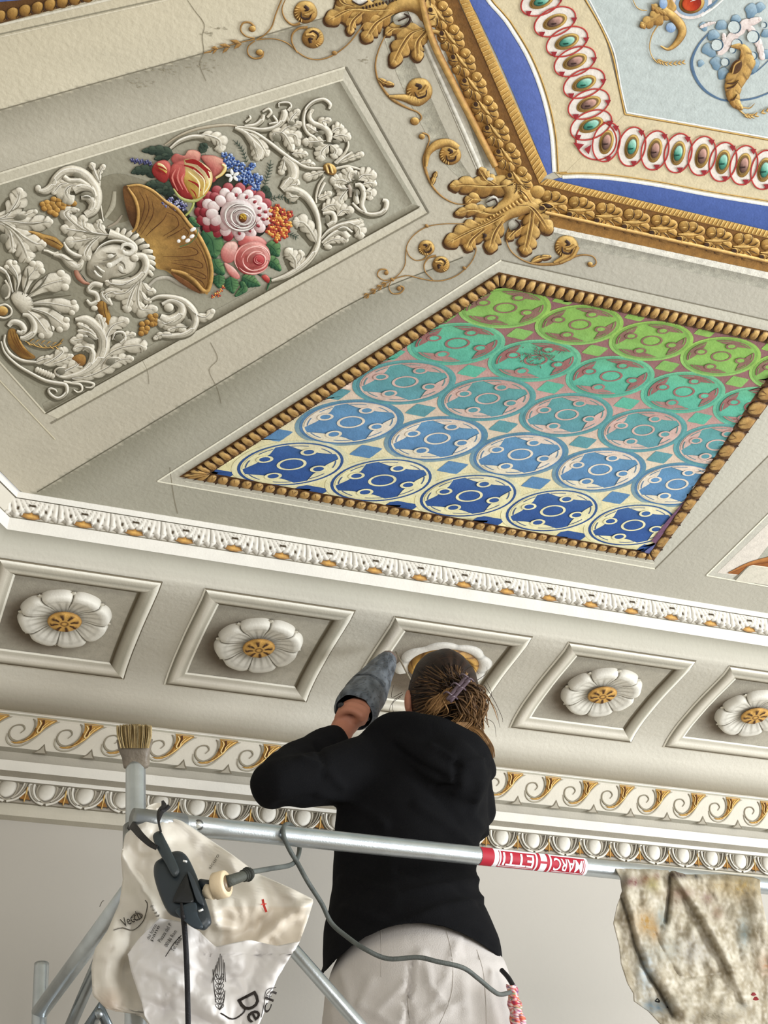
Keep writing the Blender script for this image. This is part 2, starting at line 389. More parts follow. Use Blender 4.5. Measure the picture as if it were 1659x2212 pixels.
# ---------------------------------------------------------------- painter: relief shapes with light and shade in their colours
class Paint:
    def __init__(s, proj, hs=1.0): s.q = proj; s.hs = hs; s.k = 0
    def p(s, px, py, d=0.0): return s.q(px, py, d + s.k * 0.00001)
    def tick(s): s.k = (s.k + 1) % 28
    def ribbon(s, mb, pts, w, pal, h=0.004, lay=1, n=5, light=(0.5, -0.85), flat=False):
        s.tick()
        P = catmull(pts, n); m = len(P); L = Vector(light).normalized(); rows = []
        for i, p in enumerate(P):
            t = (P[min(i + 1, m - 1)] - P[max(i - 1, 0)]).normalized(); nn = Vector((-t.y, t.x)); f = i / (m - 1)
            if callable(w): ww = w(f)
            elif isinstance(w, (tuple, list)):
                q = f * (len(w) - 1); j = min(int(q), len(w) - 2); ww = w[j] + (w[j + 1] - w[j]) * (q - j)
            else: ww = w
            row = []
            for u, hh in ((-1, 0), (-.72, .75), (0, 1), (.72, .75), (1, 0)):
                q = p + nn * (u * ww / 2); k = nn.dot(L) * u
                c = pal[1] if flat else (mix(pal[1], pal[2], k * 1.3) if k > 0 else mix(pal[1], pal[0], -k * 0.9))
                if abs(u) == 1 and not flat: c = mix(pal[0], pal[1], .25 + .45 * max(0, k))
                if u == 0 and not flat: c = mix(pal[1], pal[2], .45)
                row.append((s.p(q.x, q.y, lay * 0.0003 + h * s.hs * hh), c))
            rows.append(row)
        mb.grid(rows)
    def curl(s, mb, c, r0, a0, turns, pal, w=(6, 3), h=0.005, lay=2, start=None, r1=0.15, asp=1.0, rot=0.0):
        pts = list(start or []); n = int(abs(turns) * 9) + 2
        for i in range(n):
            f = i / (n - 1); a = math.radians(a0) + turns * 2 * math.pi * f; r = r0 * (1 - (1 - r1) * f)
            x, y = r * math.cos(a), r * math.sin(a) * asp; cr, sr = math.cos(rot), math.sin(rot)
            pts.append((c[0] + x * cr - y * sr, c[1] + x * sr + y * cr))
        s.ribbon(mb, pts, w, pal, h, lay, 4)
    def blob(s, mb, out, pal, h=0.006, lay=1, n=4, light=(0.5, -0.85), rings=(1, .86, .6, .3), cen=None, edge=None, sm=True, rim=True):
        s.tick()
        P = catmull(out, n, True) if sm else [Vector(o) for o in out]
        c = Vector(cen) if cen else sum(P, Vector((0, 0))) / len(P); L = Vector(light).normalized(); rows = []
        R = max((p - c).length for p in P) or 1
        for r in rings:
            row = []
            for p in P:
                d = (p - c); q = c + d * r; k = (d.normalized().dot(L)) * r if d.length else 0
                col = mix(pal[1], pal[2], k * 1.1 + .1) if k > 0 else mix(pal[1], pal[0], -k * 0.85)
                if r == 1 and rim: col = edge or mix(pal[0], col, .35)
                row.append((s.p(q.x, q.y, lay * 0.0003 + h * s.hs * math.sqrt(max(0, 1 - r ** 3))), col))
            rows.append(row)
        idx = mb.grid(rows, True); k = mb.add(s.p(c.x, c.y, lay * 0.0003 + h * s.hs), mix(pal[1], pal[2], .2)); l = idx[-1]
        for i in range(len(l)): mb.face(l[i], l[(i + 1) % len(l)], k)
    def poly(s, mb, out, col, lay=0, drop=0.0, sm=0, sub=0):
        s.tick()
        P = catmull(out, sm, True) if sm else [Vector(o) for o in out]
        tri = tessellate_polygon([[Vector((p.x, p.y, 0)) for p in P]])
        ids = [mb.add(s.p(p.x, p.y, lay * 0.0003 + drop), col(p) if callable(col) else col) for p in P]
        for t in tri: mb.face(*(ids[i] for i in t))
    def strip(s, mb, A, B, ca, cb, lay=0, n=12, m=4, sm=False, drop=0):   # gradient strip between two polylines
        s.tick()
        A = catmull(A, n) if sm or len(A) == 2 else [Vector(a) for a in A]; B = catmull(B, n) if sm or len(B) == 2 else [Vector(b) for b in B]
        rows = []
        for k in range(m + 1):
            f = k / m; rows.append([((s.p(*(a.lerp(b, f)), lay * 0.0003 + drop)), mix(ca, cb, f)) for a, b in zip(A, B)])
        mb.grid(rows)
    def line(s, mb, A, B, w, col, lay=1):
        s.ribbon(mb, [A, B], w, (col, col, col), 0.0008, lay, 12, flat=True)
    def acanthus(s, mb, pts, w, lobes, pal, h=0.006, lay=2, sides=(1, 1), tip=True, per=8, depth=.5, fwd=.5, light=(0.5, -0.85), groove=True):
        s.tick()
        N = lobes * per; P = catmull(pts, max(2, N // max(1, len(pts) - 1) + 1)); m = len(P); L = Vector(light).normalized()
        rows = []
        for i in range(m):
            f = i / (m - 1); t = (P[min(i + 1, m - 1)] - P[max(i - 1, 0)]).normalized(); nn = Vector((-t.y, t.x)); p = P[i]
            if isinstance(w, (tuple, list)):
                q = f * (len(w) - 1); j = min(int(q), len(w) - 2); ww = w[j] + (w[j + 1] - w[j]) * (q - j)
            else: ww = w * math.sin(math.pi * min(1, .18 + .82 * f)) ** .6
            ph = abs(math.sin(math.pi * lobes * f)); lob = (1 - depth) + depth * ph ** .55
            row = []
            for u in (-1, -.8, -.45, -.15, 0, .15, .45, .8, 1):
                sd = sides[0] if u < 0 else sides[1]
                half = ww / 2 * (lob if abs(u) > .3 else 1) * sd
                q = p + nn * (u * half) + t * (abs(u) * fwd * ww / 2 * sd)
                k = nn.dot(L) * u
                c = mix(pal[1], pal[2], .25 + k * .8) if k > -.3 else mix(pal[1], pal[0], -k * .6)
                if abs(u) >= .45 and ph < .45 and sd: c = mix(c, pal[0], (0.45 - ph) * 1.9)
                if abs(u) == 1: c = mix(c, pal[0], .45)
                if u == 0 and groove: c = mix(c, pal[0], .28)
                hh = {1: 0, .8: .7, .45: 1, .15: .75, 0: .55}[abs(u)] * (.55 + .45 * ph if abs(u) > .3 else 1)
                row.append((s.p(q.x, q.y, lay * 0.0003 + h * s.hs * hh), c))
            rows.append(row)
        mb.grid(rows)
        if tip:
            e = P[-1]; t = (P[-1] - P[-3]).normalized(); ww = (w[-1] if isinstance(w, (tuple, list)) else w * .4)
            if ww > 2.5: s.blob(mb, [tuple(e + Vector((math.cos(a), math.sin(a))) * ww * .5) for a in [k * math.pi / 4 for k in range(8)]], pal, h, lay, 2)
CEIL = Paint(on_ceil, 0.15)
def vert_paint(y): return Paint(lambda px, py, d=0.0: on_vert(px, py, y - d / S))
# ---- running scroll unit, traced once on the frieze and repeated
Zw = Z(1060, 1640, 8.295); FZ = vert_paint(1.3205); SH = (hexc(120, 112, 94), hexc(138, 130, 112), hexc(150, 142, 124))
def unit(parts, x0):          # parts: list of (name, MB, mat); moves the traced unit so that its origin is at local 0
    out = []
    for nm, mb, mt in parts:
        o = mb.build(nm, mt); o.data.transform(Matrix.Translation((-x0 * S, 0, 0))); out.append(o)
    return out
a = MB()
FZ.ribbon(a, Zw((540, 312), (620, 270), (700, 250), (770, 252)), (8/8.3*.9, 2.4, 2.6), SH, .002)
FZ.ribbon(a, Zw((775, 254), (860, 268), (930, 320), (968, 400), (968, 500), (935, 590), (870, 655), (790, 690), (705, 660), (652, 590), (642, 520), (672, 450), (740, 420), (808, 432), (842, 492), (798, 556)), (2.4, 3.2, 3.4, 3, 4.5, 3.5, 2.6, 3.2, 1.2), SH, .002)
FZ.ribbon(a, Zw((622, 560), (632, 660), (700, 742), (810, 768), (920, 728), (1020, 630), (1120, 500), (1230, 395), (1330, 345)), (2, 3, 3.2, 3, 2.6, 3, 2.6), (hexc(130, 124, 106), hexc(164, 157, 140), hexc(170, 164, 146)), .002)
FZ.poly(a, Zw((345, 802), (430, 742), (490, 650), (520, 740), (565, 822)), hexc(118, 110, 94), 1)
FZ.poly(a, Zw((380, 800), (450, 752), (488, 690), (505, 755), (535, 808)), hexc(164, 157, 142), 3)
b = MB()
FZ.poly(b, Zw((975, 300), (1010, 285), (1130, 300), (1262, 320), (1272, 352), (1200, 402), (1125, 475), (1060, 572), (965, 662), (860, 724), (765, 728), (700, 694), (785, 704), (885, 668), (952, 590), (990, 500), (1004, 420), (992, 340)), hexc(178, 136, 66), 2, .002)
FZ.ribbon(b, Zw((985, 310), (1130, 318), (1262, 340)), (3, 4, 2.5), GO3, .005, 3)
FZ.ribbon(b, Zw((1070, 340), (1085, 390), (1072, 450), (1050, 520)), (6, 4.5, 4, 2), (hexc(70, 38, 10), hexc(84, 48, 14), hexc(84, 48, 14)), .002, 5)
FZ.ribbon(b, Zw((1025, 345), (1055, 400), (1040, 470), (1030, 520), (1060, 552), (1088, 510), (1092, 450), (1150, 375)), (1.4, 1.6, 2, 2.4, 1.8, 1.2), (GOLDM, GOLDL, hexc(255, 240, 190)), .005, 6)
FZ.ribbon(b, Zw((1230, 352), (1140, 430), (1050, 560), (930, 670), (820, 708)), (2, 2.4, 2.4, 2, 1), (GOLDM, GOLDL, hexc(240, 210, 140)), .004, 5)
FZ.ribbon(b, Zw((1000, 470), (990, 560), (940, 640), (850, 695)), (2.5, 3, 2, 1), (hexc(90, 54, 18), hexc(122, 80, 30), hexc(140, 96, 40)), .003, 4)
ua, ub = unit([('scroll', a, M_STUCCO), ('gilded_cup', b, M_GILT)], 0.2322 + 0.04823 * 11)
ub['label'] = 'gilded cup nested in the running scroll'
run(ua, trim_3, .2322, .04823, -7, 28, -.1); run(ub, trim_3, .2322, .04823, -7, 28, -.1)
# ---- egg and dart unit
EZ = vert_paint(1.3375); WH = (hexc(164, 157, 142), hexc(214, 209, 196), hexc(236, 232, 222)); GR = (hexc(146, 138, 122), hexc(166, 159, 143), hexc(176, 169, 154))
e = MB()
EZ.blob(e, Zw((634, 1410), (660, 1340), (745, 1304), (835, 1328), (876, 1400), (878, 1490), (845, 1565), (765, 1600), (685, 1560), (642, 1490)), (hexc(150, 143, 128), hexc(206, 201, 189), hexc(228, 224, 214)), .006, 3, 4, (0.3, 0.2))
h_ = MB()
for pts in (((640, 1320), (622, 1400), (628, 1470), (672, 1560), (740, 1622), (790, 1640)), ((870, 1330), (896, 1400), (898, 1470), (880, 1560), (830, 1620), (780, 1640))):
    EZ.ribbon(h_, Zw(*pts), (4, 4.4, 4, 3.4, 3, 3), GR, .002, 1)
for pts in (((500, 1330), (520, 1420), (575, 1540), (660, 1618), (760, 1662)), ((1070, 1372), (1050, 1460), (990, 1560), (900, 1632), (800, 1662))):
    EZ.ribbon(h_, Zw(*pts), (7, 6, 5, 5, 5.5), WH, .004, 2)
for pts in (((566, 1325), (572, 1420), (620, 1530), (700, 1605)), ((985, 1360), (972, 1440), (930, 1545), (860, 1612))):
    EZ.ribbon(h_, Zw(*pts), (4.5, 4, 3.6, 3), WH, .004, 3)
for pts in (((538, 1335), (552, 1420), (600, 1530), (680, 1612)), ((1020, 1366), (1008, 1450), (960, 1550), (880, 1622))):
    EZ.ribbon(h_, Zw(*pts), (1.3, 1.3, 1.2, 1), GR, .008, 4)
EZ.ribbon(h_, Zw((500, 1322), (640, 1300), (750, 1290), (860, 1318), (985, 1345), (1075, 1368)), (2.2, 2.4, 2.6, 2.4, 2.2, 2), (hexc(70, 62, 48),) * 3, .002, 4)
d = MB()
EZ.poly(d, Zw((1030, 1420), (1052, 1430), (1056, 1530), (1100, 1600), (1120, 1640), (1060, 1630), (1046, 1680), (1026, 1630), (965, 1610), (990, 1580), (1020, 1530)), hexc(150, 104, 44), 3, .003)
EZ.ribbon(d, Zw((1040, 1425), (1044, 1530), (1046, 1670)), (1.4, 3, 1), (GOLDM, GOLDL, GOLDL), .004, 7)
EZ.ribbon(d, Zw((1040, 1425), (1036, 1500)), (2.6, 2.6), (hexc(96, 60, 24),) * 3, .002, 9)
EZ.ribbon(d, Zw((960, 1600), (1000, 1640), (1045, 1640), (1090, 1630), (1130, 1650)), (2, 1.6, 1.6, 2), (hexc(86, 76, 60),) * 3, .002, 3)
ue, uh, ud = unit([('egg', e, M_STUCCO), ('egg_husk', h_, M_STUCCO), ('gilded_dart', d, M_GILT)], 0.1977 + 0.03867 * 15)
ud['label'] = 'small gilded dart between two eggs'
for q in (ue, uh, ud): run(q, trim_4, .1977, .03867, -8, 34, -.1)
# ================================================================ painted fields of the ceiling
def cpaint(name, mb, parent, mat=M_FRESCO, label=None):
    o = mb.build(name, mat, parent)
    if label: o['label'] = label
    return o
CR = hexc(208, 200, 176); CR2 = hexc(190, 184, 164); GN = hexc(160, 157, 140); GN2 = hexc(184, 182, 166); GN3 = hexc(206, 203, 190)
f = MB()                       # section tints
def far(p, q, k): return (q[0] + (q[0] - p[0]) * k, q[1] + (q[1] - p[1]) * k)
ribA = [(80.3, 1063), (300, 931), (560, 775), (780, 645), (1000, 556), (1120, 480)]
ribB = [(-60, 255), (0, 238), (220, 176), (440, 115), (620, 62), (760, 22), (900, -25)]
def sdist(P, x, y):            # signed distance to a left-to-right polyline, positive below it
    best, sg = 1e9, 1
    for a, b in zip(P, P[1:]):
        dx, dy = b[0] - a[0], b[1] - a[1]; t = max(0, min(1, ((x - a[0]) * dx + (y - a[1]) * dy) / (dx * dx + dy * dy))); d = math.hypot(x - a[0] - t * dx, y - a[1] - t * dy)
        if d < best: best = d; sg = 1 if (y - a[1]) * dx - (x - a[0]) * dy > 0 else -1
    return best * sg
rA = [(-40, 1134), (80.3, 1063), (780, 645), (1000, 556), (1120, 480), (1700, 560)]
def tint(x, y):                # field tints with shade painted along the ribs, lighter to the right
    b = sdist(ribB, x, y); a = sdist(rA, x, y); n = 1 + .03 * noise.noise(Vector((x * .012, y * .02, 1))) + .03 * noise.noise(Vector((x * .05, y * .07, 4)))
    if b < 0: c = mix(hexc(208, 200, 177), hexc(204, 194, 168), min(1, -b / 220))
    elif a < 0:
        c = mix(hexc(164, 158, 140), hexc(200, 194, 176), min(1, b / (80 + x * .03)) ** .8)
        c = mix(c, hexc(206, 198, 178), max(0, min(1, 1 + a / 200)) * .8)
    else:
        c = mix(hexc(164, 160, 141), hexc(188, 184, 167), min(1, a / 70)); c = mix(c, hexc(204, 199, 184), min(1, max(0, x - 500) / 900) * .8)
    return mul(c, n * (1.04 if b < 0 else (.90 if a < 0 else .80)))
rows = []
for i in range(0, 236):
    y = -80 + i * 6; row = []
    for j in range(0, 152):
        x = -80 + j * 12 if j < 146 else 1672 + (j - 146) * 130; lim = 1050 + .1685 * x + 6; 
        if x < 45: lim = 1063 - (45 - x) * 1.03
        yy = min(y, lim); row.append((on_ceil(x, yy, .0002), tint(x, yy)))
    rows.append(row)
f.grid(rows)
LC = hexc(112, 108, 92)
CEIL.ribbon(f, ribA[:5], 2.2, (LC, LC, LC), .0005, 2, flat=True); CEIL.ribbon(f, ribB[:6], 2.4, (hexc(134, 128, 110),) * 3, .0005, 2, flat=True)
CEIL.line(f, (0, 74), (430, -20), 3, hexc(150, 144, 124), 2); CEIL.line(f, (0, 80), (450, -20), 2.5, hexc(226, 218, 196), 2)
CEIL.line(f, (0, 54), (300, -16), 5, hexc(226, 220, 202), 2)
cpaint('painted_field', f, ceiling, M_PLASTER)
ck = MB(); KC = (hexc(140, 132, 112),) * 3
CEIL.ribbon(ck, [(405, 0), (420, 22), (441, 52), (437, 80), (440, 112), (432, 140), (445, 175)], (1, 1.6, 1), KC, .0004, 3, flat=True)
CEIL.ribbon(ck, [(367, 1010), (372, 1050), (378, 1085), (384, 1110)], 1.3, KC, .0004, 3, flat=True)
CEIL.ribbon(ck, [(455, 740), (470, 775), (452, 800), (470, 840), (478, 872)], 1.1, KC, .0004, 3, flat=True)
CEIL.ribbon(ck, [(300, 765), (318, 800), (322, 830)], 1.0, KC, .0004, 3, flat=True)
for cx_, cy_, r_2 in ((450, 72, 14), (470, 60, 12), (352, 150, 26), (430, 142, 30), (300, 180, 20), (783, 130, 12)):
    for _ in range(int(r_2)):
        a = random.uniform(0, 6.3); r = r_2 * random.random(); x, y = cx_ + 1.6 * r * math.cos(a), cy_ + r * math.sin(a) * .6
        CEIL.ribbon(ck, [(x, y), (x + random.uniform(2, 6), y + random.uniform(-1, 1.5))], random.uniform(.8, 1.8), (hexc(158, 150, 128),) * 3, .0003, 3, 1, flat=True)
cpaint('hairline_crack', ck, ceiling)

# ================================================================ patterned panel in a gilded frame
O = [(340, 1040), (1083, 562), (1900, 746), (1415, 1229)]
O2 = [(352, 1037), (1082, 568), (1890, 750), (1415, 1223)]
G0 = [(387, 1030), (1078, 588), (1760, 737), (1413, 1210)]
G1 = [(455, 1022), (1078, 619), (1700, 751), (1402, 1194)]
pf = MB()
for k in range(4):
    a, b = O[k], O[(k + 1) % 4]; c, d = G0[k], G0[(k + 1) % 4]
    CEIL.strip(pf, [a, b], [c, d], *((hexc(198, 194, 178),) * 2 if k in (0, 1, 3) else (hexc(194, 191, 177),) * 2), 2, 12, 1)
for A, wd, c in ((O, 3.2, (hexc(236, 232, 214),) * 3),):
    CEIL.line(pf, A[0], A[1], wd, hexc(240, 236, 216), 3); CEIL.line(pf, A[0], A[3], 2.8, hexc(240, 236, 216), 3)
    CEIL.line(pf, A[1], A[2], 2.6, hexc(128, 122, 106), 3); CEIL.line(pf, A[3], A[2], 2.6, hexc(128, 122, 106), 3)
CEIL.line(pf, (400, 1040), (1413, 1218), 1.6, hexc(230, 226, 208), 4)
pattern_panel = cpaint('painted_panel', pf, ceiling, M_PLASTER, 'patterned panel painted in blue, teal and green inside a gilded frame')
PLc = lambda p: (on_ceil(*p) - CAM)
# convex clip region = inner edge of the gilded frame
def clip_px(p):
    P = G1; x, y = p; 
    for k in range(4):
        a, b = Vector(P[k]), Vector(P[(k + 1) % 4]); n = Vector((-(b.y - a.y), (b.x - a.x))).normalized()
        cc = (Vector(P[(k + 2) % 4]) - a).dot(n); s_ = 1 if cc > 0 else -1; d = (Vector((x, y)) - a).dot(n) * s_
        if d < -2: x += n.x * s_ * (-d - 2); y += n.y * s_ * (-d - 2)
    return x, y
PAN = Paint(lambda px, py, d=0.0: on_ceil(*clip_px((px, py)), d))
def hp(x, y): return to_px(HH(x, y, 1.0))
ROWY = [1.050, .9808, .9134, .853, .797, .748, .702]; ROWX = [.350, .3919, .4275, .4580, .4860, .5110, .534]; ROWD = [.0970, .0920, .0867, .0819, .0771, .0727, .0690]
def lat(i, j):                 # lattice point in ceiling coordinates, i = row (may be fractional)
    i = max(0, min(5.999, i)); k = int(i); t = i - k; k2 = min(k + 1, 6)
    y = ROWY[k] + (ROWY[k2] - ROWY[k]) * t; x0 = ROWX[k] + (ROWX[k2] - ROWX[k]) * t; d = ROWD[k] + (ROWD[k2] - ROWD[k]) * t
    return hp(x0 + d * j, y)
BGS = [hexc(52, 84, 142), hexc(54, 88, 148), hexc(98, 142, 182), hexc(96, 152, 156), hexc(96, 178, 150), hexc(134, 176, 88), hexc(140, 180, 90)]
ORN = [hexc(232, 226, 180), hexc(232, 226, 182), hexc(226, 214, 196), hexc(204, 172, 162), hexc(150, 104, 100), hexc(136, 104, 92), hexc(136, 104, 92)]
BTW = [hexc(230, 222, 172), hexc(230, 222, 174), hexc(222, 210, 184), hexc(202, 168, 158), hexc(146, 106, 104), hexc(140, 100, 100), hexc(140, 100, 100)]
RNG = [hexc(230, 224, 180), hexc(230, 224, 182), hexc(96, 138, 162), hexc(98, 156, 158), hexc(106, 182, 150), hexc(146, 186, 92), hexc(146, 186, 92)]
def crow(T, i):
    i = max(0, min(5.999, i)); k = int(i); return mix(T[k], T[min(k + 1, 6)], (i - k))
TK = [0]; ME = [0.0]
def tk(): TK[0] = (TK[0] + 1) % 25; return TK[0] * .00001
def nz(px, py, s=.03): return 1 + .16 * noise.noise(Vector((px * s, py * s * 1.7, 3.1)))
bgm = MB(); rows = []
for a in range(61):
    i = 0.4 + 5.4 * a / 60; row = []
    for b in range(61):
        j = -1.2 + 8 * b / 60; x, y = clip_px(lat(i, j)); row.append((on_ceil(x, y, .0008), mul(crow(BTW, i - .12), nz(x, y))))
    rows.append(row)
bgm.grid(rows); cpaint('painted_ground', bgm, pattern_panel)
def local(i, j):
    return lambda u, v: lat(i + v * .5, j + u * .5)
def pshape(mb, L, pts, cf, lay, i):   # flat painted patch in lattice coordinates
    P = [L(u, v) for u, v in pts]; c = lambda p: mul(cf, nz(p.x, p.y))
    PAN.poly(mb, P, c, lay)
def ringm(mb, L, cu, cv, r0, r1, cfun, lay, n=40, sx=1.0, a0=0, a1=360, asp=1.0):
    rows = [[], []]; e_ = ME[0]
    for k in range(n + 1):
        a = math.radians(a0 + (a1 - a0) * k / n)
        for q, r in ((0, r0), (1, r1)):
            u, v = cu + r * math.cos(a) * sx, cv + r * math.sin(a) * sx * asp; x, y = clip_px(L(u, v)); rows[q].append((on_ceil(x, y, .0003 * lay + e_), mul(cfun(v), nz(x, y))))
    mb.grid(rows)
for i in range(1, 6):
    for j in range(-1, 7):
        c = lat(i, j)
        if not (0 < i < 6): continue
        # keep medallions whose centre is inside the frame (or almost)
        x, y = clip_px(c)
        if math.hypot(x - c[0], y - c[1]) > 30 or c[0] > 1760: continue
        ME[0] = (i % 2) * .00014 + (j % 2) * .00007; L = local(i, j); m = MB(); bgc = lambda v: crow(BGS, i + v * .28 * (1 if i < 5 else .4)); oc = lambda v: crow(ORN, i + v * .42); rc = lambda v: crow(RNG, i + v * .2)
        ringm(m, L, 0, 0, .955, 1.06 if i == 1 else 1.045, rc, 4); ringm(m, L, 0, 0, .90, .96, lambda v: mul(bgc(v), .85), 5)
        if i <= 3: ringm(m, L, 0, 0, .865, .905, oc, 6)
        # disc
        rows = []
        for r in (.9, .7, .45, .2):
            row = []; e_ = ME[0]
            for k in range(40):
                a = 2 * math.pi * k / 40; u, v = r * math.cos(a), r * math.sin(a); q = clip_px(L(u, v)); row.append((on_ceil(*q, .0016 + e_), mul(bgc(v), nz(*q))))
            rows.append(row)
        idx = m.grid(rows, True); q = clip_px(L(0, 0)); kc = m.add(on_ceil(*q, .0016 + e_), bgc(0))
        for k in range(40): m.face(idx[-1][k], idx[-1][(k + 1) % 40], kc)
        ringm(m, L, 0, 0, .215, .27, oc, 8, 32)
        for q in range(4):
            a0 = 90 * q; ca, sa = math.cos(math.radians(a0)), math.sin(math.radians(a0))
            ringm(m, L, ca * .58, sa * .58, .10, .155, oc, 13, 20); ringm(m, L, ca * .58, sa * .58, .0, .105, bgc, 12, 16)
            for sg in (-1, 1):
                out = []
                for k in range(9):
                    t = k / 8; ph = 37 * t; out.append((ph, .87))
                for k in range(9):
                    t = 1 - k / 8; ph = 37 * t; out.append((ph, .865 - .225 * math.sin(math.pi * min(1, .22 + .78 * t)) ** .9 - (.03 if k == 8 else 0)))
                pts = [(r * math.cos(math.radians(a0 + sg * ph)), r * math.sin(math.radians(a0 + sg * ph))) for ph, r in out]
                pshape(m, L, pts, oc(sa * .7), 9, i)
                ringm(m, L, 0, 0, .80, .822, lambda v: mul(bgc(v), .85), 11, 8, 1, a0 + sg * 10, a0 + sg * 33)
        o = cpaint('medallion', m, pattern_panel)
# diamonds between four medallions
for i in range(0, 6):
    for j in range(-2, 7):
        L = lambda u, v: lat(i + .5 + v * .5, j + .5 + u * .5); c = L(0, 0); x, y = clip_px(c)
        if math.hypot(x - c[0], y - c[1]) > 26: continue
        m = MB(); s = .36 if i == 0 else .28
        pts = []
        for k in range(16):
            a = 2 * math.pi * k / 16 + math.pi / 4; r = s * (1.15 - .32 * abs(math.cos(2 * (a - 0)))) ; pts.append((r * math.cos(a), r * math.sin(a)))
        pshape(m, L, pts, crow(BGS, i + (.9 if i else .6)), 4, i)
        if i == 0: pshape(m, lambda u, v: lat(i + .5 + v * .5, j + .5 + u * .5), [(-.3, -.1), (.3, -.1), (.42, -.9), (-.42, -.9)], crow(BGS, 0), 4, i)
        cpaint('painted_diamond', m, pattern_panel)
sm_ = MB()
for pts, w_, c in (([(1412, 1172), (1450, 1122), (1478, 1092), (1508, 1060), (1540, 1022), (1552, 1004)], (12, 9, 13, 10, 7), hexc(120, 86, 112)), ([(1440, 1150), (1490, 1098), (1530, 1056)], (5, 8, 5), hexc(96, 110, 156)), ([(1585, 955), (1600, 930), (1624, 905)], (8, 9), hexc(130, 84, 92)),
                   ([(1420, 1180), (1400, 1192), (1395, 1196)], (12, 9), hexc(106, 110, 158))):
    PAN.ribbon(sm_, pts, w_, (c, c, c), .0006, 16, flat=True)
for k in range(60):
    x, y = 1161 + random.gauss(0, 24), 770 + random.gauss(0, 11); PAN.ribbon(sm_, [(x, y), (x + random.uniform(-9, 9), y + random.uniform(-6, 6))], 2.2, (random.choice((hexc(112, 96, 88), hexc(92, 132, 104), hexc(120, 102, 92))),) * 3, .0003, 15, 1, flat=True)
cpaint('retouching_stroke', sm_, pattern_panel)
# gilded frame: base strip per side and leaf beads one by one
gilded_frame = MB()
for k in range(4):
    CEIL.strip(gilded_frame, [G0[k], G0[(k + 1) % 4]], [G1[k], G1[(k + 1) % 4]], hexc(104, 70, 32), hexc(84, 54, 24), 5, 12, 2)
gilded_frame = cpaint('gilded_frame', gilded_frame, ceiling, M_GILT, 'gilded leaf-and-bead frame around the patterned panel')
def bead(A, B, Cc, D, style):
    m = MB(); g = lambda u, v: A.lerp(B, u).lerp(D.lerp(Cc, u), v)
    def P(u, v, h): p = g(u, v); return p + Vector((0, 0, -h))
    cols = (hexc(92, 62, 28), hexc(162, 124, 68), hexc(206, 170, 106))
    jt = random.uniform(-.05, .05)
    out = [(.10, .30), (.22 + jt, .08), (.5, .04), (.78, .08), (.90, .30 + jt), (.94, .60), (.80, .86), (.5 + jt, .95), (.20, .86), (.07, .60)]
    rows = []
    for r, h in ((1, .0015), (.82, .0045), (.5, .0055)):
        row = []
        for u, v in out:
            uu, vv = .5 + (u - .5) * r, .5 + (v - .5) * r; c = cols[0] if r == 1 else (mix(cols[1], cols[2], (.5 - vv) * 1.6 + .3) if style == 0 else mix(cols[1], cols[2], (vv - .5) * 1.4 + .2))
            row.append((P(uu, vv, h), c))
        rows.append(row)
    idx = m.grid(rows, True); c = m.add(P(.5, .5, .0058), cols[1])
    for i in range(10): m.face(idx[-1][i], idx[-1][(i + 1) % 10], c)
    for dv in ((-1, 1) if random.random() < .5 else (1,)):      # vein strokes of the leaf
        k = [m.add(P(.5 + a, .5 + b, .0064), hexc(96, 62, 26)) for a, b in ((0, -.02), (dv * .22, .38), (dv * .15, .40))]; m.face(*k)
    for (u0, v0, uw, vw) in ((.0, .20, .10, .16), (.0, .82, .08, .11)):
        k = [m.add(P(u0 + a * uw, v0 + b * vw, .0068), hexc(50, 26, 10)) for a, b in ((-1, 0), (0, -1), (1, 0), (0, 1))]; m.face(*k)
    return m.build('gilded_leaf', M_GILT, gilded_frame)
for k, n in ((0, 40), (1, 34), (3, 44), (2, 16)):
    a, b, c, d = (on_ceil(*G0[k], .004), on_ceil(*G0[(k + 1) % 4], .004), on_ceil(*G1[(k + 1) % 4], .004), on_ceil(*G1[k], .004))
    dl = (c - d).normalized(); per = lambda q: d + dl * max(0.0, min((c - d).length, (q - d).dot(dl)))
    for i in range(n):
        t0, t1 = i / n, (i + 1) / n; p0, p1 = a.lerp(b, t0), a.lerp(b, t1)
        if to_px(p0)[0] > 1740: continue
        bead(p0, p1, per(p1), per(p0), 0 if k in (0, 1) else 1)

# ================================================================ great octagonal gilt frame and the field inside
E1 = lambda a, b: [a, b]
of = MB()
V = (1175, 397)
def band(mb, a0, a1, b0, b1, ca, cb, lay, m=2): CEIL.strip(mb, [a0, a1], [b0, b1], ca, cb, lay, 16, m)
# along the diagonal wall side
band(of, (862, -60), (1046, 392), (905, -60), (1056, 372), hexc(150, 146, 130), hexc(172, 168, 152), 2)
band(of, (845, -60), (1042, 396), (897, -60), (1052, 380), hexc(214, 209, 194), hexc(224, 220, 206), 3, 1)
band(of, (890, -60), (1082, 395), (962, -60), (1172, 402), hexc(158, 114, 52), hexc(104, 68, 28), 4, 2)
band(of, (1172, 398), (2150, 626), (1118, 474), (2150, 691), hexc(112, 74, 30), hexc(150, 108, 50), 4, 2)
band(of, (1118, 474), (2150, 692), (1150, 492), (2150, 710), hexc(226, 222, 210), hexc(220, 216, 202), 3, 1)
band(of, (1150, 492), (2150, 710), (1190, 520), (2150, 735), hexc(150, 146, 132), hexc(176, 173, 158), 2, 3)
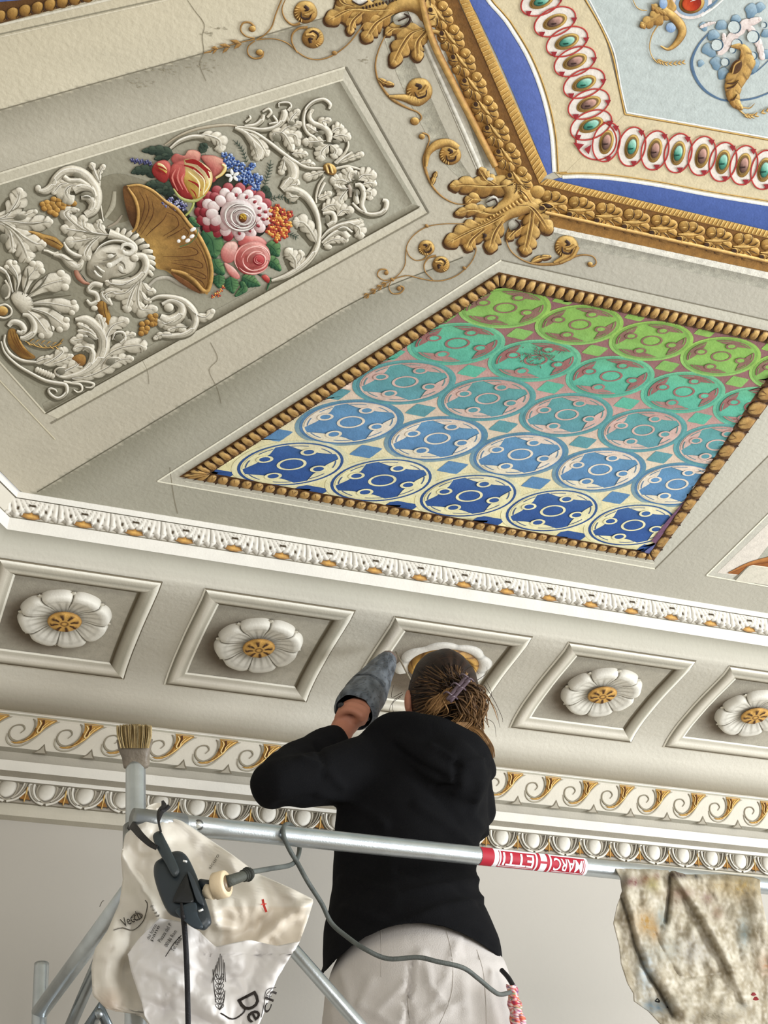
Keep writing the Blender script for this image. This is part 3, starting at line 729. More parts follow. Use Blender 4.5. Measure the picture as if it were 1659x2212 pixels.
# shadow of the diagonal frame on the field
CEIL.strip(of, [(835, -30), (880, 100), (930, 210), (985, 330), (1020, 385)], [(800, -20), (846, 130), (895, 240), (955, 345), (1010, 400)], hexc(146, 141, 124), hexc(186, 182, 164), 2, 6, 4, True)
octo = cpaint('octagonal_frame', of, ceiling, M_GILT, 'gilded moulding of the central octagon')
m = MB()
CEIL.ribbon(m, [(905, -30), (931, 78), (975, 172), (1025, 270), (1071, 360)], (15, 16, 16, 15), (hexc(92, 56, 20), hexc(178, 128, 58), hexc(238, 200, 126)), .06, 8, light=(-.2, -.1))
CEIL.ribbon(m, [(1178, 459), (1300, 486), (1450, 519), (1600, 552), (1700, 574), (2150, 673)], (9, 10, 10, 10), (hexc(92, 56, 20), hexc(178, 128, 58), hexc(238, 200, 126)), .05, 8, light=(.1, -1))
CEIL.ribbon(m, [(914, 85), (1046, 384)], 9, (hexc(170, 166, 150), hexc(226, 222, 208), hexc(238, 234, 222)), .006, 6, 10)
cpaint('gilded_rod', m, octo, M_GILT)
m = MB()
CEIL.strip(m, [(974, -40), (1165, 397)], [(996, -40), (1182, 376)], hexc(170, 128, 62), hexc(214, 172, 96), 8, 1, 2); CEIL.strip(m, [(1165, 398), (1700, 524)], [(1182, 386), (1700, 508)], hexc(170, 128, 62), hexc(214, 172, 96), 8, 1, 2)
for k in range(46):
    t = k / 46; a = Vector((976, -40)).lerp(Vector((1166, 394)), t); b = Vector((995, -40)).lerp(Vector((1181, 378)), t)
    CEIL.ribbon(m, [a + Vector((1, 3)), b + Vector((0, 0))], 2.0, (hexc(140, 98, 42), hexc(232, 196, 122), hexc(240, 206, 136)), .005, 9, 1)
for k in range(62):
    t = k / 62; a = Vector((1176, 399)).lerp(Vector((1700, 522)), t); b = Vector((1186, 388)).lerp(Vector((1706, 509)), t)
    CEIL.ribbon(m, [a, b], 2.6, (hexc(140, 98, 42), hexc(232, 196, 122), hexc(240, 206, 136)), .005, 9, 1)
cpaint('gilded_fillet', m, octo, M_GILT)
# acanthus leaves of the frame, one by one
def frame_leaf(c, dirv, sc):
    m = MB(); d = Vector(dirv).normalized(); n = Vector((-d.y, d.x))
    g = lambda a, b: tuple(Vector(c) + d * (a * sc) + n * (b * sc))
    PG = (hexc(112, 74, 30), hexc(172, 130, 64), hexc(204, 164, 92)); DK = (hexc(56, 30, 10),) * 3
    for q_, (a, b, r, s) in enumerate(((-16, -15, 12, 1), (0, -17, 12, 1), (15, -13, 11, 1), (-14, 14, 12, 1), (6, 16, 11, 1), (19, 4, 10, 1), (-4, 0, 12, 1))):
        CEIL.blob(m, [g(a + r * math.cos(t) * 1.1, b + r * math.sin(t)) for t in [k * math.pi / 4 for k in range(8)]], PG, .012, 7 + q_ % 3, 2, rim=False)
    CEIL.ribbon(m, [g(-26, 3), g(-10, 1), g(4, -2), g(20, -8)], (3, 9, 8, 2), (PG[0], PG[1], GOLDL), .016, 9)
    for pts, w_ in (([g(-13, -27), g(-7, -17), g(-9, -8), g(-15, -4)], 2.2), ([g(8, -27), g(9, -16), g(3, -8), g(-3, -6)], 2.4), ([g(23, -17), g(17, -9), g(9, -6)], 2), ([g(-21, 24), g(-12, 14), g(-8, 6)], 2.4), ([g(-3, 27), g(-2, 16), g(-5, 8)], 2), ([g(18, 20), g(12, 12), g(4, 8), g(0, 6)], 2.4), ([g(27, 8), g(18, 5), g(10, 4)], 2)):
        CEIL.ribbon(m, pts, (w_ * .5, w_, .5), DK, .008, 18, 4, flat=True)
    CEIL.blob(m, [g(-22 + 5.5 * math.cos(t), 12 + 4.6 * math.sin(t)) for t in [k * math.pi / 3 for k in range(6)]], DK, .002, 26, 2); CEIL.ribbon(m, [g(-16, 18), g(-15, 11), g(-20, 6), g(-27, 8)], (1, 2.4, 1), GO3, .004, 28, 3)
    for pts in ([g(-20, -12), g(-12, -14)], [g(-2, -16), g(4, -18)], [g(-2, 14), g(6, 14)], [g(10, 0), g(18, -1)]): CEIL.ribbon(m, pts, (1, 2.6, 1), (PG[1], GOLDL, GOLDL), .004, 24, 2)
    return m.build('frame_leaf', M_GILT, octo)
for k in range(-1, 8):
    t = (k + .5) / 7.6; p = Vector((938, 10)).lerp(Vector((1124, 398)), t); frame_leaf((p.x, p.y), (184, 372), 1.0)
for k in range(9):
    t = (k + .5) / 9.0; p = Vector((1166, 436)).lerp(Vector((1700, 555)), t); m_ = frame_leaf((p.x, p.y), (524, 116), 1.05)
m = MB()
for (x, y) in ((1100, 405), (1135, 425), (1160, 415), (1130, 395), (1112, 430)):
    CEIL.blob(m, [(x + 18 * math.cos(t), y + 15 * math.sin(t)) for t in [k * math.pi / 4 for k in range(8)]], (hexc(92, 58, 22), hexc(176, 134, 66), hexc(216, 178, 104)), .012, 8, 2)
cpaint('corner_leaf', m, octo, M_GILT)
# blue lunettes, beige band, chain of jewels, pale field
arc1 = [(1030, -45), (1054, 0), (1080, 30), (1100, 56), (1141, 125), (1172, 205), (1191, 289), (1197, 371)]
arc2 = [(1210, 384), (1260, 382), (1330, 387), (1430, 402), (1530, 421), (1659, 442), (1700, 449)]
inA = [(1240, -45), (1265, 0), (1297, 56), (1322, 115), (1350, 247)]; inB = [(1350, 247), (1500, 273), (1659, 302), (1700, 309)]
cf = MB()
CEIL.strip(cf, arc1, [(1005, -45), (1014, 0), (1030, 30), (1042, 56), (1075, 125), (1110, 205), (1146, 289), (1182, 378)], hexc(96, 114, 178), hexc(82, 102, 166), 3, 6, 4, True)
CEIL.strip(cf, arc2, [(1195, 388), (1250, 402), (1330, 420), (1430, 444), (1530, 467), (1659, 498), (1700, 508)], hexc(80, 102, 164), hexc(70, 92, 152), 3, 6, 4, True)
cfield = cpaint('blue_lunette', cf, ceiling, M_FRESCO, 'ultramarine lunettes beside the central medallion')
cf = MB()
CEIL.strip(cf, arc1[:-1] + [(1197, 371)], [(1240, -45), (1262, 0), (1285, 35), (1300, 60), (1315, 110), (1325, 150), (1338, 200), (1350, 247)], hexc(214, 200, 166), hexc(214, 200, 166), 4, 6, 4, True)
CEIL.strip(cf, [(1350, 247), (1400, 256), (1460, 266), (1520, 277), (1600, 291), (1659, 302), (1700, 309)], arc2, hexc(214, 200, 166), hexc(214, 200, 166), 4, 6, 4, True)
CEIL.poly(cf, [(1197, 371), (1350, 247), (1210, 384)], hexc(214, 200, 166), 4)
W3 = (hexc(214, 214, 210), hexc(236, 236, 230), hexc(242, 242, 238))
CEIL.ribbon(cf, arc1, 8, W3, .002, 6); CEIL.ribbon(cf, [(1215, 383)] + arc2[1:], 7, W3, .002, 6)
def shift(P, dx, dy): return [(x + dx, y + dy) for x, y in P]
CEIL.ribbon(cf, shift(arc1, 9, 0), 3.2, GO3, .003, 7); CEIL.ribbon(cf, shift(arc2, 0, -8), 3, GO3, .003, 7); CEIL.ribbon(cf, [(1203, 374), (1225, 372)], 3, GO3, .003, 7)
CEIL.ribbon(cf, inA[:-1] + [(1338, 190), (1350, 247)], 4, GO3, .003, 7, 6); CEIL.ribbon(cf, inB, 4, GO3, .003, 7)
band_o = cpaint('cream_band', cf, ceiling, M_FRESCO, 'cream band with a chain of jewels around the central field')
ff = MB()
CEIL.poly(ff, [(1250, -60), (1267, 0), (1300, 56), (1325, 115), (1341, 190), (1352, 245), (1500, 271), (1700, 307), (2150, 389), (2150, -60)], hexc(188, 197, 194), 5)
CEIL.ribbon(ff, [(1268, -10), (1301, 54), (1327, 113), (1342, 190), (1354, 243)], 3, W3, .001, 7); CEIL.ribbon(ff, [(1354, 243), (1500, 269), (1700, 305)], 3.4, W3, .001, 7)
field = cpaint('pale_blue_field', ff, ceiling, M_FRESCO, 'pale blue field at the middle of the ceiling')
RED = (hexc(150, 40, 40), hexc(176, 58, 54), hexc(190, 80, 70))
gemsL = [(1157, -42), (1170, 2), (1199, 47), (1225, 90), (1242, 133), (1262, 180), (1272, 225), (1277, 270)]
gemsB = [(1310, 307), (1365, 317), (1415, 325), (1465, 331), (1517, 337), (1562, 350), (1607, 357), (1652, 367), (1696, 376)]
def ell(c, a, b, rot, n=24): return [(c[0] + a * math.cos(t) * math.cos(rot) - b * math.sin(t) * math.sin(rot), c[1] + a * math.cos(t) * math.sin(rot) + b * math.sin(t) * math.cos(rot)) for t in [2 * math.pi * k / n for k in range(n)]]
def jewel(c, k, vert):
    m = MB(); rot = math.radians(-24) if not vert else math.radians(104)
    a, b = (47, 29) if not vert else (43, 29)
    CEIL.poly(m, ell(c, a - 1, b - 1, rot), hexc(230, 222, 212), 8 + (k % 2))
    e = ell(c, a, b, rot, 20); CEIL.ribbon(m, e + [e[0]], 3.2, RED, .002, 12 + (k % 2) * 2, 3)
    a2, b2 = (28, 15) if not vert else (27, 15)
    CEIL.blob(m, ell(c, a2, b2, rot, 16), (hexc(120, 88, 40), hexc(186, 148, 78), hexc(214, 180, 104)), .003, 12, 2, rings=(1, .9))
    CEIL.poly(m, ell(c, a2 - 5, b2 - 4, rot, 16), hexc(126, 100, 60), 18)
    col = ((hexc(20, 70, 58), hexc(88, 160, 138), hexc(170, 214, 196)) if k % 2 == 0 else (hexc(54, 34, 30), hexc(136, 104, 94), hexc(204, 160, 146)))
    CEIL.blob(m, ell(c, a2 - 10, b2 - 6, rot, 14), col, .007, 19, 2, light=(.6, -.8))
    CEIL.ribbon(m, [(c[0] - 7, c[1] + 5), (c[0] + 3, c[1] + 4)], (4, 2), (col[0],) * 3, .004, 24, 2, flat=True)
    d = Vector((math.cos(rot), math.sin(rot)))
    for s in (-1, 1):
        q = Vector(c) + d * (s * (a - 9)); off = (Vector((13, 22)) if not vert else Vector((24, 5))) * (1.0)
        p = q + off * .5
        CEIL.poly(m, [tuple(p + Vector(v)) for v in ((-7, -4), (7, -5), (1, 8))], hexc(150, 44, 50), 16)
    o = m.build('painted_jewel', M_FRESCO, band_o); return o
for k, g in enumerate(gemsL): jewel(g, (k + 1) % 2, False)
for k, g in enumerate(gemsB): jewel(g, (k + 1) % 2, True)
m = MB(); e = ell((1288, 303), 44, 42, 0.3, 24)
CEIL.poly(m, e, hexc(230, 222, 212), 7); CEIL.ribbon(m, e + [e[0]], 3.2, RED, .002, 10, 3)
for t in (((1238, 308), (1262, 312), (1250, 324)), ((1262, 322), (1278, 312), (1272, 334))): CEIL.poly(m, t, hexc(150, 44, 50), 16)
cpaint('corner_ring', m, band_o)
# grotesque on the pale field
ZI = Z(1360, 0, 5.5485); BL3 = (hexc(90, 120, 142), hexc(128, 154, 172), hexc(160, 182, 194)); PK3 = (hexc(196, 176, 170), hexc(220, 206, 200), hexc(232, 222, 216))
m = MB()
CEIL.ribbon(m, ZI((960, 385), (840, 520), (765, 660), (745, 780), (790, 930), (880, 1060), (1000, 1150), (1150, 1205), (1350, 1200), (1520, 1170), (1700, 1100)), (3, 5, 7, 6, 4, 4, 3), (hexc(86, 112, 140),) * 3, .001, 8, flat=True)
CEIL.ribbon(m, ZI((1380, 925), (1500, 870), (1600, 790), (1700, 690)), (3, 2, 2), (hexc(86, 112, 140),) * 3, .001, 8, flat=True)
for c, r in (((1100, 300), 70), ((1000, 420), 70), ((960, 600), 85), ((1040, 760), 70), ((1120, 880), 70), ((1270, 230), 60), ((1460, 130), 80), ((1560, 90), 60), ((1480, 780), 80), ((1640, 400), 60), ((1640, 650), 70), ((890, 320), 50), ((850, 760), 40)):
    cc = ZI(c)[0]; n = 9; ph = c[0]
    CEIL.blob(m, [(cc[0] + r / 5.5 * (1 + .22 * math.sin(3 * t + ph)) * math.cos(t), cc[1] + r / 5.5 * (1 + .22 * math.cos(2 * t + ph)) * math.sin(t)) for t in [2 * math.pi * k / n for k in range(n)]], BL3, .003, 9, 3)
for pts, wd in ((ZI((1060, 660), (1180, 520), (1290, 380), (1400, 290), (1560, 230)), (16, 22, 26, 22, 10)), (ZI((1420, 300), (1500, 420), (1560, 560), (1590, 690)), (14, 18, 16, 12)), (ZI((1150, 600), (1130, 420)), (14, 9)), (ZI((840, 330), (940, 290), (1020, 270)), (7, 8, 4))):
    CEIL.acanthus(m, pts, wd, 5, PK3, .004, 12, depth=.3)
for c, r in (((1255, 325), 75), ((1480, 440), 72), ((1050, 540), 68), ((1285, 530), 62), ((1145, 745), 48), ((1480, 670), 46), ((1610, 300), 34), ((1235, 600), 36)):
    cc = ZI(c)[0]; e = ell(cc, r / 5.5, r / 5.5, 0, 14); CEIL.poly(m, e, hexc(196, 206, 204), 17)
    CEIL.ribbon(m, [e[k % 14] for k in range(-4, 5)], (1, 3, 1), (hexc(66, 92, 112),) * 3, .001, 18, 3, flat=True)
cpaint('blue_foliage', m, field)
m = MB()
CEIL.acanthus(m, ZI((1210, 555), (1330, 570), (1380, 680), (1340, 820), (1270, 960), (1240, 1100), (1270, 1230), (1340, 1300)), (6, 22, 46, 46, 40, 30, 20, 8), 9, GO3, .01, 16, depth=.10, fwd=.7)
CEIL.blob(m, ell(ZI((1280, 800))[0], 11, 17, .5, 10), (hexc(80, 48, 14),) * 3, .004, 28, 2); CEIL.ribbon(m, ZI((1230, 880), (1260, 780), (1330, 730)), 4, GO3, .006, 30)
for pts in (ZI((1165, 1000), (1240, 1000), (1310, 960)), ZI((1165, 1060), (1240, 1040), (1300, 980)), ZI((1220, 1200), (1250, 1190), (1290, 1130))): CEIL.ribbon(m, pts, (3, 4, 1), (hexc(70, 40, 10),) * 3, .011, 22, 3, flat=True)
CEIL.ribbon(m, ZI((1290, 1290), (1350, 1350), (1420, 1400)), (5, 4, 2), GO3, .005, 14); CEIL.ribbon(m, ZI((1360, 1290), (1440, 1295), (1500, 1240)), (3, 3, 1), GO3, .005, 14)
def wheat(m, pts, n, sz):
    P = catmull(pts, 8)
    for k in range(n):
        p = P[int(k * (len(P) - 2) / n)]; t = (P[int(k * (len(P) - 2) / n) + 1] - p).normalized(); q = Vector((-t.y, t.x))
        for s in (-1, 1): CEIL.ribbon(m, [p, p + t * sz + q * s * sz * .6], (sz * .35, sz * .55, .5), GO3, .005, 14, 3)
wheat(m, ZI((1380, 1385), (1480, 1390), (1640, 1330), (1750, 1290)), 7, 9); wheat(m, ZI((330, 720), (420, 760), (560, 760), (690, 740)), 8, 8)
CEIL.ribbon(m, ZI((350, 290), (270, 420), (240, 560), (270, 680), (340, 760)), (3, 2.4, 2, 3), GO3, .004, 14)
CEIL.ribbon(m, ZI((40, 0), (80, 80), (140, 120), (210, 125)), (2, 2.4, 2.4), GO3, .004, 14)
CEIL.acanthus(m, ZI((500, -30), (450, 100), (360, 190), (220, 270), (150, 310)), (34, 40, 38, 26, 12), 5, GO3, .009, 15)
CEIL.ribbon(m, ZI((400, 110), (520, 200), (610, 300), (630, 400), (560, 520), (460, 590), (370, 550)), (18, 20, 20, 18, 13, 7, 3), GO3, .009, 16)
CEIL.acanthus(m, ZI((260, 50), (330, 110), (420, 160)), (18, 20, 12), 3, GO3, .008, 17)
CEIL.blob(m, ell(ZI((495, 330))[0], 11, 11, 0, 10), (hexc(110, 140, 180), hexc(138, 164, 196), hexc(170, 190, 210)), .002, 14, 2)
CEIL.blob(m, ell(ZI((405, 40))[0], 9, 12, 0, 10), (hexc(110, 140, 180), hexc(138, 164, 196), hexc(170, 190, 210)), .002, 28, 2)
cpaint('gilded_horn', m, field, M_GILT)
m = MB(); g = ZI((745, 40))[0]
CEIL.poly(m, ell(g, 44, 34, -.15), hexc(226, 214, 208), 12); CEIL.poly(m, ell(g, 36, 28, -.15), hexc(146, 166, 184), 13)
CEIL.ribbon(m, ZI((860, 190), (1000, 100), (1150, -30)), (5, 3), W3, .002, 12); CEIL.ribbon(m, ZI((880, 130), (1000, 50), (1060, -10)), (8, 3), (hexc(100, 126, 150),) * 3, .002, 12)
CEIL.blob(m, ell(g, 28, 22, -.25), GO3, .004, 14, 2, rings=(1, .9)); CEIL.blob(m, ell(g, 21, 17, -.25), (hexc(90, 10, 6), hexc(176, 50, 22), hexc(206, 84, 44)), .008, 21, 2, light=(-.8, .4)); CEIL.ribbon(m, [(g[0] - 3, g[1] - 4), (g[0] + 12, g[1] - 10)], (1, 4), W3, .009, 24, 2)
cpaint('painted_ruby', m, field)
# painted drapery panel at the right edge, and gilt strip of the next panel at the top left
m = MB(); ZS = Z(1480, 1040, 7.9)
CEIL.poly(m, ZS((375, 1600), (1500, 490), (3000, -900), (3000, 2100), (1500, 1790)), hexc(196, 193, 180), 2)
CEIL.poly(m, ZS((545, 1560), (1500, 640), (3000, -700), (3000, 1960), (1500, 1690)), hexc(220, 212, 200), 3); CEIL.poly(m, ZS((1230, 1340), (1500, 1000), (3000, -200), (3000, 1500)), hexc(176, 176, 162), 4)
CEIL.line(m, *ZS((365, 1605), (3000, -1000)), 2.6, hexc(240, 236, 216), 5); CEIL.line(m, *ZS((365, 1605), (3000, 2080)), 2.6, hexc(240, 236, 216), 5)
CEIL.poly(m, ZS((735, 1570), (870, 1480), (1090, 1390), (1500, 1280), (3000, 900), (3000, 1600), (1500, 1490), (1100, 1430), (930, 1590)), hexc(150, 92, 46), 6, 0, 0)
CEIL.ribbon(m, ZS((740, 1565), (1100, 1410), (1500, 1320)), (3, 8, 14), (hexc(96, 50, 22), hexc(158, 98, 50), hexc(196, 138, 80)), .004, 8)
CEIL.poly(m, ZS((860, 1690), (1100, 1430), (1500, 1490), (3000, 1700), (3000, 2060), (1500, 1780)), hexc(212, 206, 190), 8); CEIL.line(m, *ZS((840, 1670), (1100, 1430)), 2.4, hexc(130, 124, 108), 9); CEIL.line(m, *ZS((1100, 1425), (1500, 1480)), 2.2, hexc(238, 230, 210), 9)
cpaint('drapery_panel', m, ceiling, M_FRESCO, 'corner of a painted panel with brown drapery')
m = MB()
CEIL.poly(m, [(-80, 20), (-80, -80), (420, -80), (300, -20)], hexc(86, 104, 160), 3)
CEIL.poly(m, [(-60, 66), (-60, 10), (110, -6), (280, -40), (360, -40), (190, 2)], hexc(92, 60, 26), 4)
tp = cpaint('gilded_strip', m, ceiling, M_GILT, 'gilded leaf strip at the top left corner')
for k in range(-1, 12):
    m = MB(); p = Vector((0, 36)).lerp(Vector((270, -26)), k / 10.); PGs = (hexc(92, 58, 22), hexc(156, 116, 54), hexc(190, 150, 82))
    CEIL.blob(m, [(p.x - 12, p.y - 6), (p.x, p.y - 14), (p.x + 12, p.y - 9), (p.x + 13, p.y + 6), (p.x + 1, p.y + 13), (p.x - 12, p.y + 8)], PGs, .01, 6, 3)
    CEIL.ribbon(m, [(p.x + 13, p.y - 14), (p.x + 13, p.y), (p.x + 8, p.y + 9)], (1, 3.4, 1), (hexc(54, 30, 10),) * 3, .011, 8, 3, flat=True); CEIL.ribbon(m, [(p.x + 13, p.y), (p.x + 18, p.y + 8)], (3, 1), (hexc(54, 30, 10),) * 3, .011, 8, 2, flat=True)
    cpaint('gilded_leaf', m, tp, M_GILT)
# ================================================================ gilded corner scrolls
ZG = Z(760, 380, 3.072); ZH = Z(440, 0, 3.072)
DKH = (hexc(52, 28, 10),) * 3
cs = MB(); shadow_c = (hexc(150, 144, 126),) * 3
Rb = CEIL.ribbon; Bl = CEIL.blob
def A(mb, pts, wd, n, pal, h=.01, lay=6, sides=(1, 1), depth=.42, fwd=.6, **k):   # leaf over its offset painted shadow, with painted highlight lines
    if pal is GO3:
        ww = tuple(q + 4 for q in wd); CEIL.acanthus(mb, shift(pts, -1.5, 2.0), ww, n, ((hexc(74, 44, 16),) * 3), .001, max(1, lay - 2), sides, depth=depth, fwd=fwd, groove=False)
        CEIL.acanthus(mb, pts, wd, n, pal, h, lay, sides, depth=depth, fwd=fwd, **k)
        P = catmull(pts, 4); CEIL.ribbon(mb, P, (1, 2.2, .6), (hexc(92, 58, 22),) * 3, .0005, lay + 12, 1, flat=True)
        for o_ in (-.24, .24): CEIL.ribbon(mb, [(p.x + o_ * ww[0] * .5, p.y + abs(o_) * 3) for p in P], (.6, 1.8, .5), (GOLDL,) * 3, .0005, lay + 12, 1, flat=True)
    else:
        CEIL.acanthus(mb, pts, wd, n, pal, h, lay, sides, depth=depth, fwd=fwd, **k)
        if pal is WH3 and max(wd) > 9:
            P = catmull(pts, 4); CEIL.ribbon(mb, P, (1, 1.8, .5), (hexc(134, 128, 110),) * 3, .0005, lay + 14, 1, flat=True)
            for o_ in (-.22, .22): CEIL.ribbon(mb, [(p.x + o_ * wd[0] * .5 + 1, p.y + abs(o_) * 4 - 2) for p in P], (.6, 1.7, .4), (hexc(246, 242, 232),) * 3, .0005, lay + 13, 1, flat=True)
def vol(mb, c, r, rot=0.0, pal=GO3, mir=1):        # leafy volute: round boss, dark eye, hooked tongue
    P = [(c[0] + r * (1 + .05 * math.sin(5 * t)) * math.cos(t), c[1] + r * .95 * math.sin(t)) for t in [2 * math.pi * k / 12 for k in range(12)]]
    Bl(mb, P, pal, .012, 5, 2)
    g = lambda a, q: (c[0] + r * q * math.cos(rot + mir * math.radians(a)), c[1] + r * q * math.sin(rot + mir * math.radians(a)))
    Rb(mb, [g(200, .55), g(250, .62), g(310, .55), g(10, .35)], (2, r * .26, 1), DKH, .0145, 8, 4, flat=True)
    Rb(mb, [g(90, .5), g(140, .3), g(60, .1)], (r * .3, r * .34, r * .1), DKH, .0145, 8, 4, flat=True)
    Rb(mb, [g(180, .7), g(230, .3), g(300, .22)], (r * .3, r * .3, r * .14), pal, .013, 11, 4)
    for k in range(7): Rb(mb, [g(-60 + 16 * k, .92), g(-52 + 16 * k, .62)], (1, 2, .8), (pal[1], pal[2], pal[2]), .012, 9, 2)
# corner cluster at the junction of rib and octagon
A(cs, ZG((1190, 60), (1060, 60), (900, 70), (760, 60), (670, 70)), (44, 46, 46, 36, 16), 5, GO3, .014, 5)
A(cs, ZG((960, 60), (900, 20), (860, -40)), (34, 32, 14), 3, GO3, .012, 6)
A(cs, ZG((860, 160), (800, 150), (770, 175)), (28, 26, 14), 2, GO3, .012, 6)
Rb(cs, ZG((1010, 30), (1060, 110), (1040, 180), (960, 222), (880, 230)), (26, 34, 32, 22, 10), GO3, .02, 8)
Bl(cs, ZG((890, 165), (940, 130), (975, 160), (950, 200), (905, 200)), (hexc(150, 146, 132), hexc(180, 176, 160), hexc(230, 226, 214)), .003, 12, 4)
Rb(cs, ZG((890, 178), (930, 160), (950, 152)), (2, 3), DKH, .012, 16); Rb(cs, ZG((950, 150), (965, 185), (935, 215)), (4, 3), DKH, .016, 18)
A(cs, ZG((1000, 250), (900, 250), (800, 225), (700, 250)), (26, 34, 30, 12), 4, GO3, .013, 7)
A(cs, ZG((1010, 260), (900, 320), (780, 370), (650, 440)), (34, 52, 50, 26), 5, GO3, .014, 6)
A(cs, ZG((880, 350), (800, 420), (770, 480)), (34, 36, 16), 3, GO3, .012, 7)
A(cs, ZG((1000, 300), (950, 380), (920, 480)), (30, 44, 22), 3, GO3, .013, 6)
Rb(cs, ZG((870, 385), (885, 395), (870, 415)), (3, 8, 3), DKH, .014, 14)
A(cs, ZG((1090, 200), (1180, 200), (1240, 260), (1300, 350)), (30, 46, 44, 26), 4, GO3, .016, 8)
A(cs, ZG((1200, 230), (1190, 320), (1170, 420), (1150, 500)), (34, 46, 42, 20), 4, GO3, .015, 8)
A(cs, ZG((1130, 330), (1080, 370), (1040, 415)), (26, 26, 10), 2, GO3, .013, 9)
Rb(cs, ZG((960, 330), (1020, 260), (1100, 220), (1190, 200), (1240, 215)), (14, 26, 34, 26, 14), GO3, .019, 9)
Bl(cs, ZG((1040, 310), (1080, 285), (1120, 320), (1090, 360), (1050, 355)), (hexc(150, 146, 132), hexc(176, 172, 158), hexc(200, 196, 184)), .003, 16, 4)
Rb(cs, ZG((1085, 290), (1115, 320), (1100, 350), (1060, 362)), (3, 6, 2), DKH, .016, 22)
for k in range(15):
    p = Vector(ZG((1150, 150))[0]).lerp(Vector(ZG((838, 325))[0]), (k / 14) ** .9); r = 8.5 - 6.3 * (k / 14) ** .8
    Bl(cs, ell(p, r * .55, r, math.radians(-30), 8), GO3, .016, 14, 2)
Rb(cs, ZG((1250, 190), (1290, 180), (1340, 205), (1300, 220), (1250, 190)), 3, GO3, .017, 14); Bl(cs, ZG((1262, 190), (1300, 183), (1328, 208), (1290, 212)), DKH, .015, 14, 2)
A(cs, ZG((1080, 80), (1140, 110), (1190, 180)), (24, 34, 22), 3, GO3, .014, 7)
Bl(cs, ZG((905, 10), (940, 15), (930, 30), (900, 28)), (hexc(200, 196, 184),) * 3, .002, 20, 3)
cluster = cpaint('gilded_acanthus', cs, ceiling, M_GILT, 'gilded acanthus corner at the lower point of the octagon')
# thin scrolls below the cluster
s4 = MB(); TH = (hexc(96, 66, 32), hexc(150, 112, 60), hexc(176, 138, 80))
Rb(s4, ZG((815, 318), (700, 318), (600, 320), (500, 338), (420, 385), (370, 450), (358, 520), (352, 590), (320, 645), (270, 690)), (2.6, 2, 2, 2.4, 2.2, 2.4, 2.4, 2, 2.6), TH, .003, 5)
Rb(s4, ZG((362, 490), (385, 535), (430, 562), (480, 552), (500, 530)), (2, 2.4, 2.4, 5), TH, .003, 5)
Rb(s4, ZG((810, 440), (825, 490), (800, 560), (750, 620), (680, 670), (600, 695), (530, 695), (450, 680), (370, 662), (300, 678), (270, 690)), (2, 2.4, 2.6, 2.4, 2.6, 2.6, 2.2, 2), TH, .003, 5)
Rb(s4, ZG((540, 692), (490, 640), (480, 590), (510, 545), (560, 530)), (2, 2.8, 3.4, 6), TH, .004, 6)
vol(s4, ZG((495, 478))[0], 18, 2.4); vol(s4, ZG((592, 588))[0], 19, .4)
for k in ((497, 332), (747, 612), (268, 688)): Bl(s4, ell(ZG(k)[0], 5, 3.5, .6, 8), TH, .006, 8, 2)
Rb(s4, ZG((262, 690), (210, 692), (170, 660), (185, 625), (225, 622), (240, 645)), (2, 2.6, 3, 3.4, 4), TH, .004, 6); Bl(s4, ell(ZG((228, 645))[0], 5, 4.6, 0, 8), TH, .007, 8, 2)
Rb(s4, ZG((262, 695), (245, 740), (270, 780), (320, 778), (345, 745), (320, 730)), (2, 2.4, 3, 4, 4), TH, .004, 6); Bl(s4, ell(ZG((312, 748))[0], 5, 5, 0, 8), TH, .007, 8, 2)
def sprig(m, P, n, sz):
    P = catmull(P, 10)
    for k in range(n):
        i = int(k * (len(P) - 2) / n); p = P[i]; t = (P[i + 1] - p).normalized(); q = Vector((-t.y, t.x))
        for s in (-1, 1): Rb(m, [p, p + t * sz * .6 + q * s * sz * .4, p + t * sz * 1.2 + q * s * sz * .35], (1, sz * .5, .6), TH, .004, 6, 3)
Rb(s4, ZG((262, 695), (180, 740), (80, 810)), 1.8, TH, .003, 5); sprig(s4, ZG((230, 710), (150, 760), (60, 822)), 4, 10)
cpaint('gilded_scroll', s4, ceiling, M_GILT, 'thin gilded scroll hanging left of the corner acanthus')
s5 = MB()
Rb(s5, ZG((1085, 290), (1040, 350), (1026, 420), (1050, 490), (1110, 545), (1190, 580), (1280, 588), (1380, 578), (1450, 545), (1530, 525), (1600, 535), (1622, 575), (1600, 600), (1570, 595)), (3, 3.4, 3, 3, 3.4, 5, 7, 8, 4, 3, 3, 4, 5), TH, .004, 6)
Bl(s5, ell(ZG((1580, 585))[0], 6, 5, 0, 8), GO3, .008, 8, 2)
vol(s5, ZG((1425, 470))[0], 26, 3.0); Rb(s5, ZG((1340, 575), (1400, 545), (1440, 510)), (5, 12, 16), GO3, .012, 8); Rb(s5, ZG((1380, 578), (1460, 540), (1500, 470)), (5, 8, 10), GO3, .011, 7)
A(s5, ZG((1190, 572), (1250, 545), (1315, 535)), (10, 14, 6), 2, GO3, .008, 7)
cpaint('gilded_scroll', s5, ceiling, M_GILT, 'gilded scroll with a round volute right of the corner acanthus')
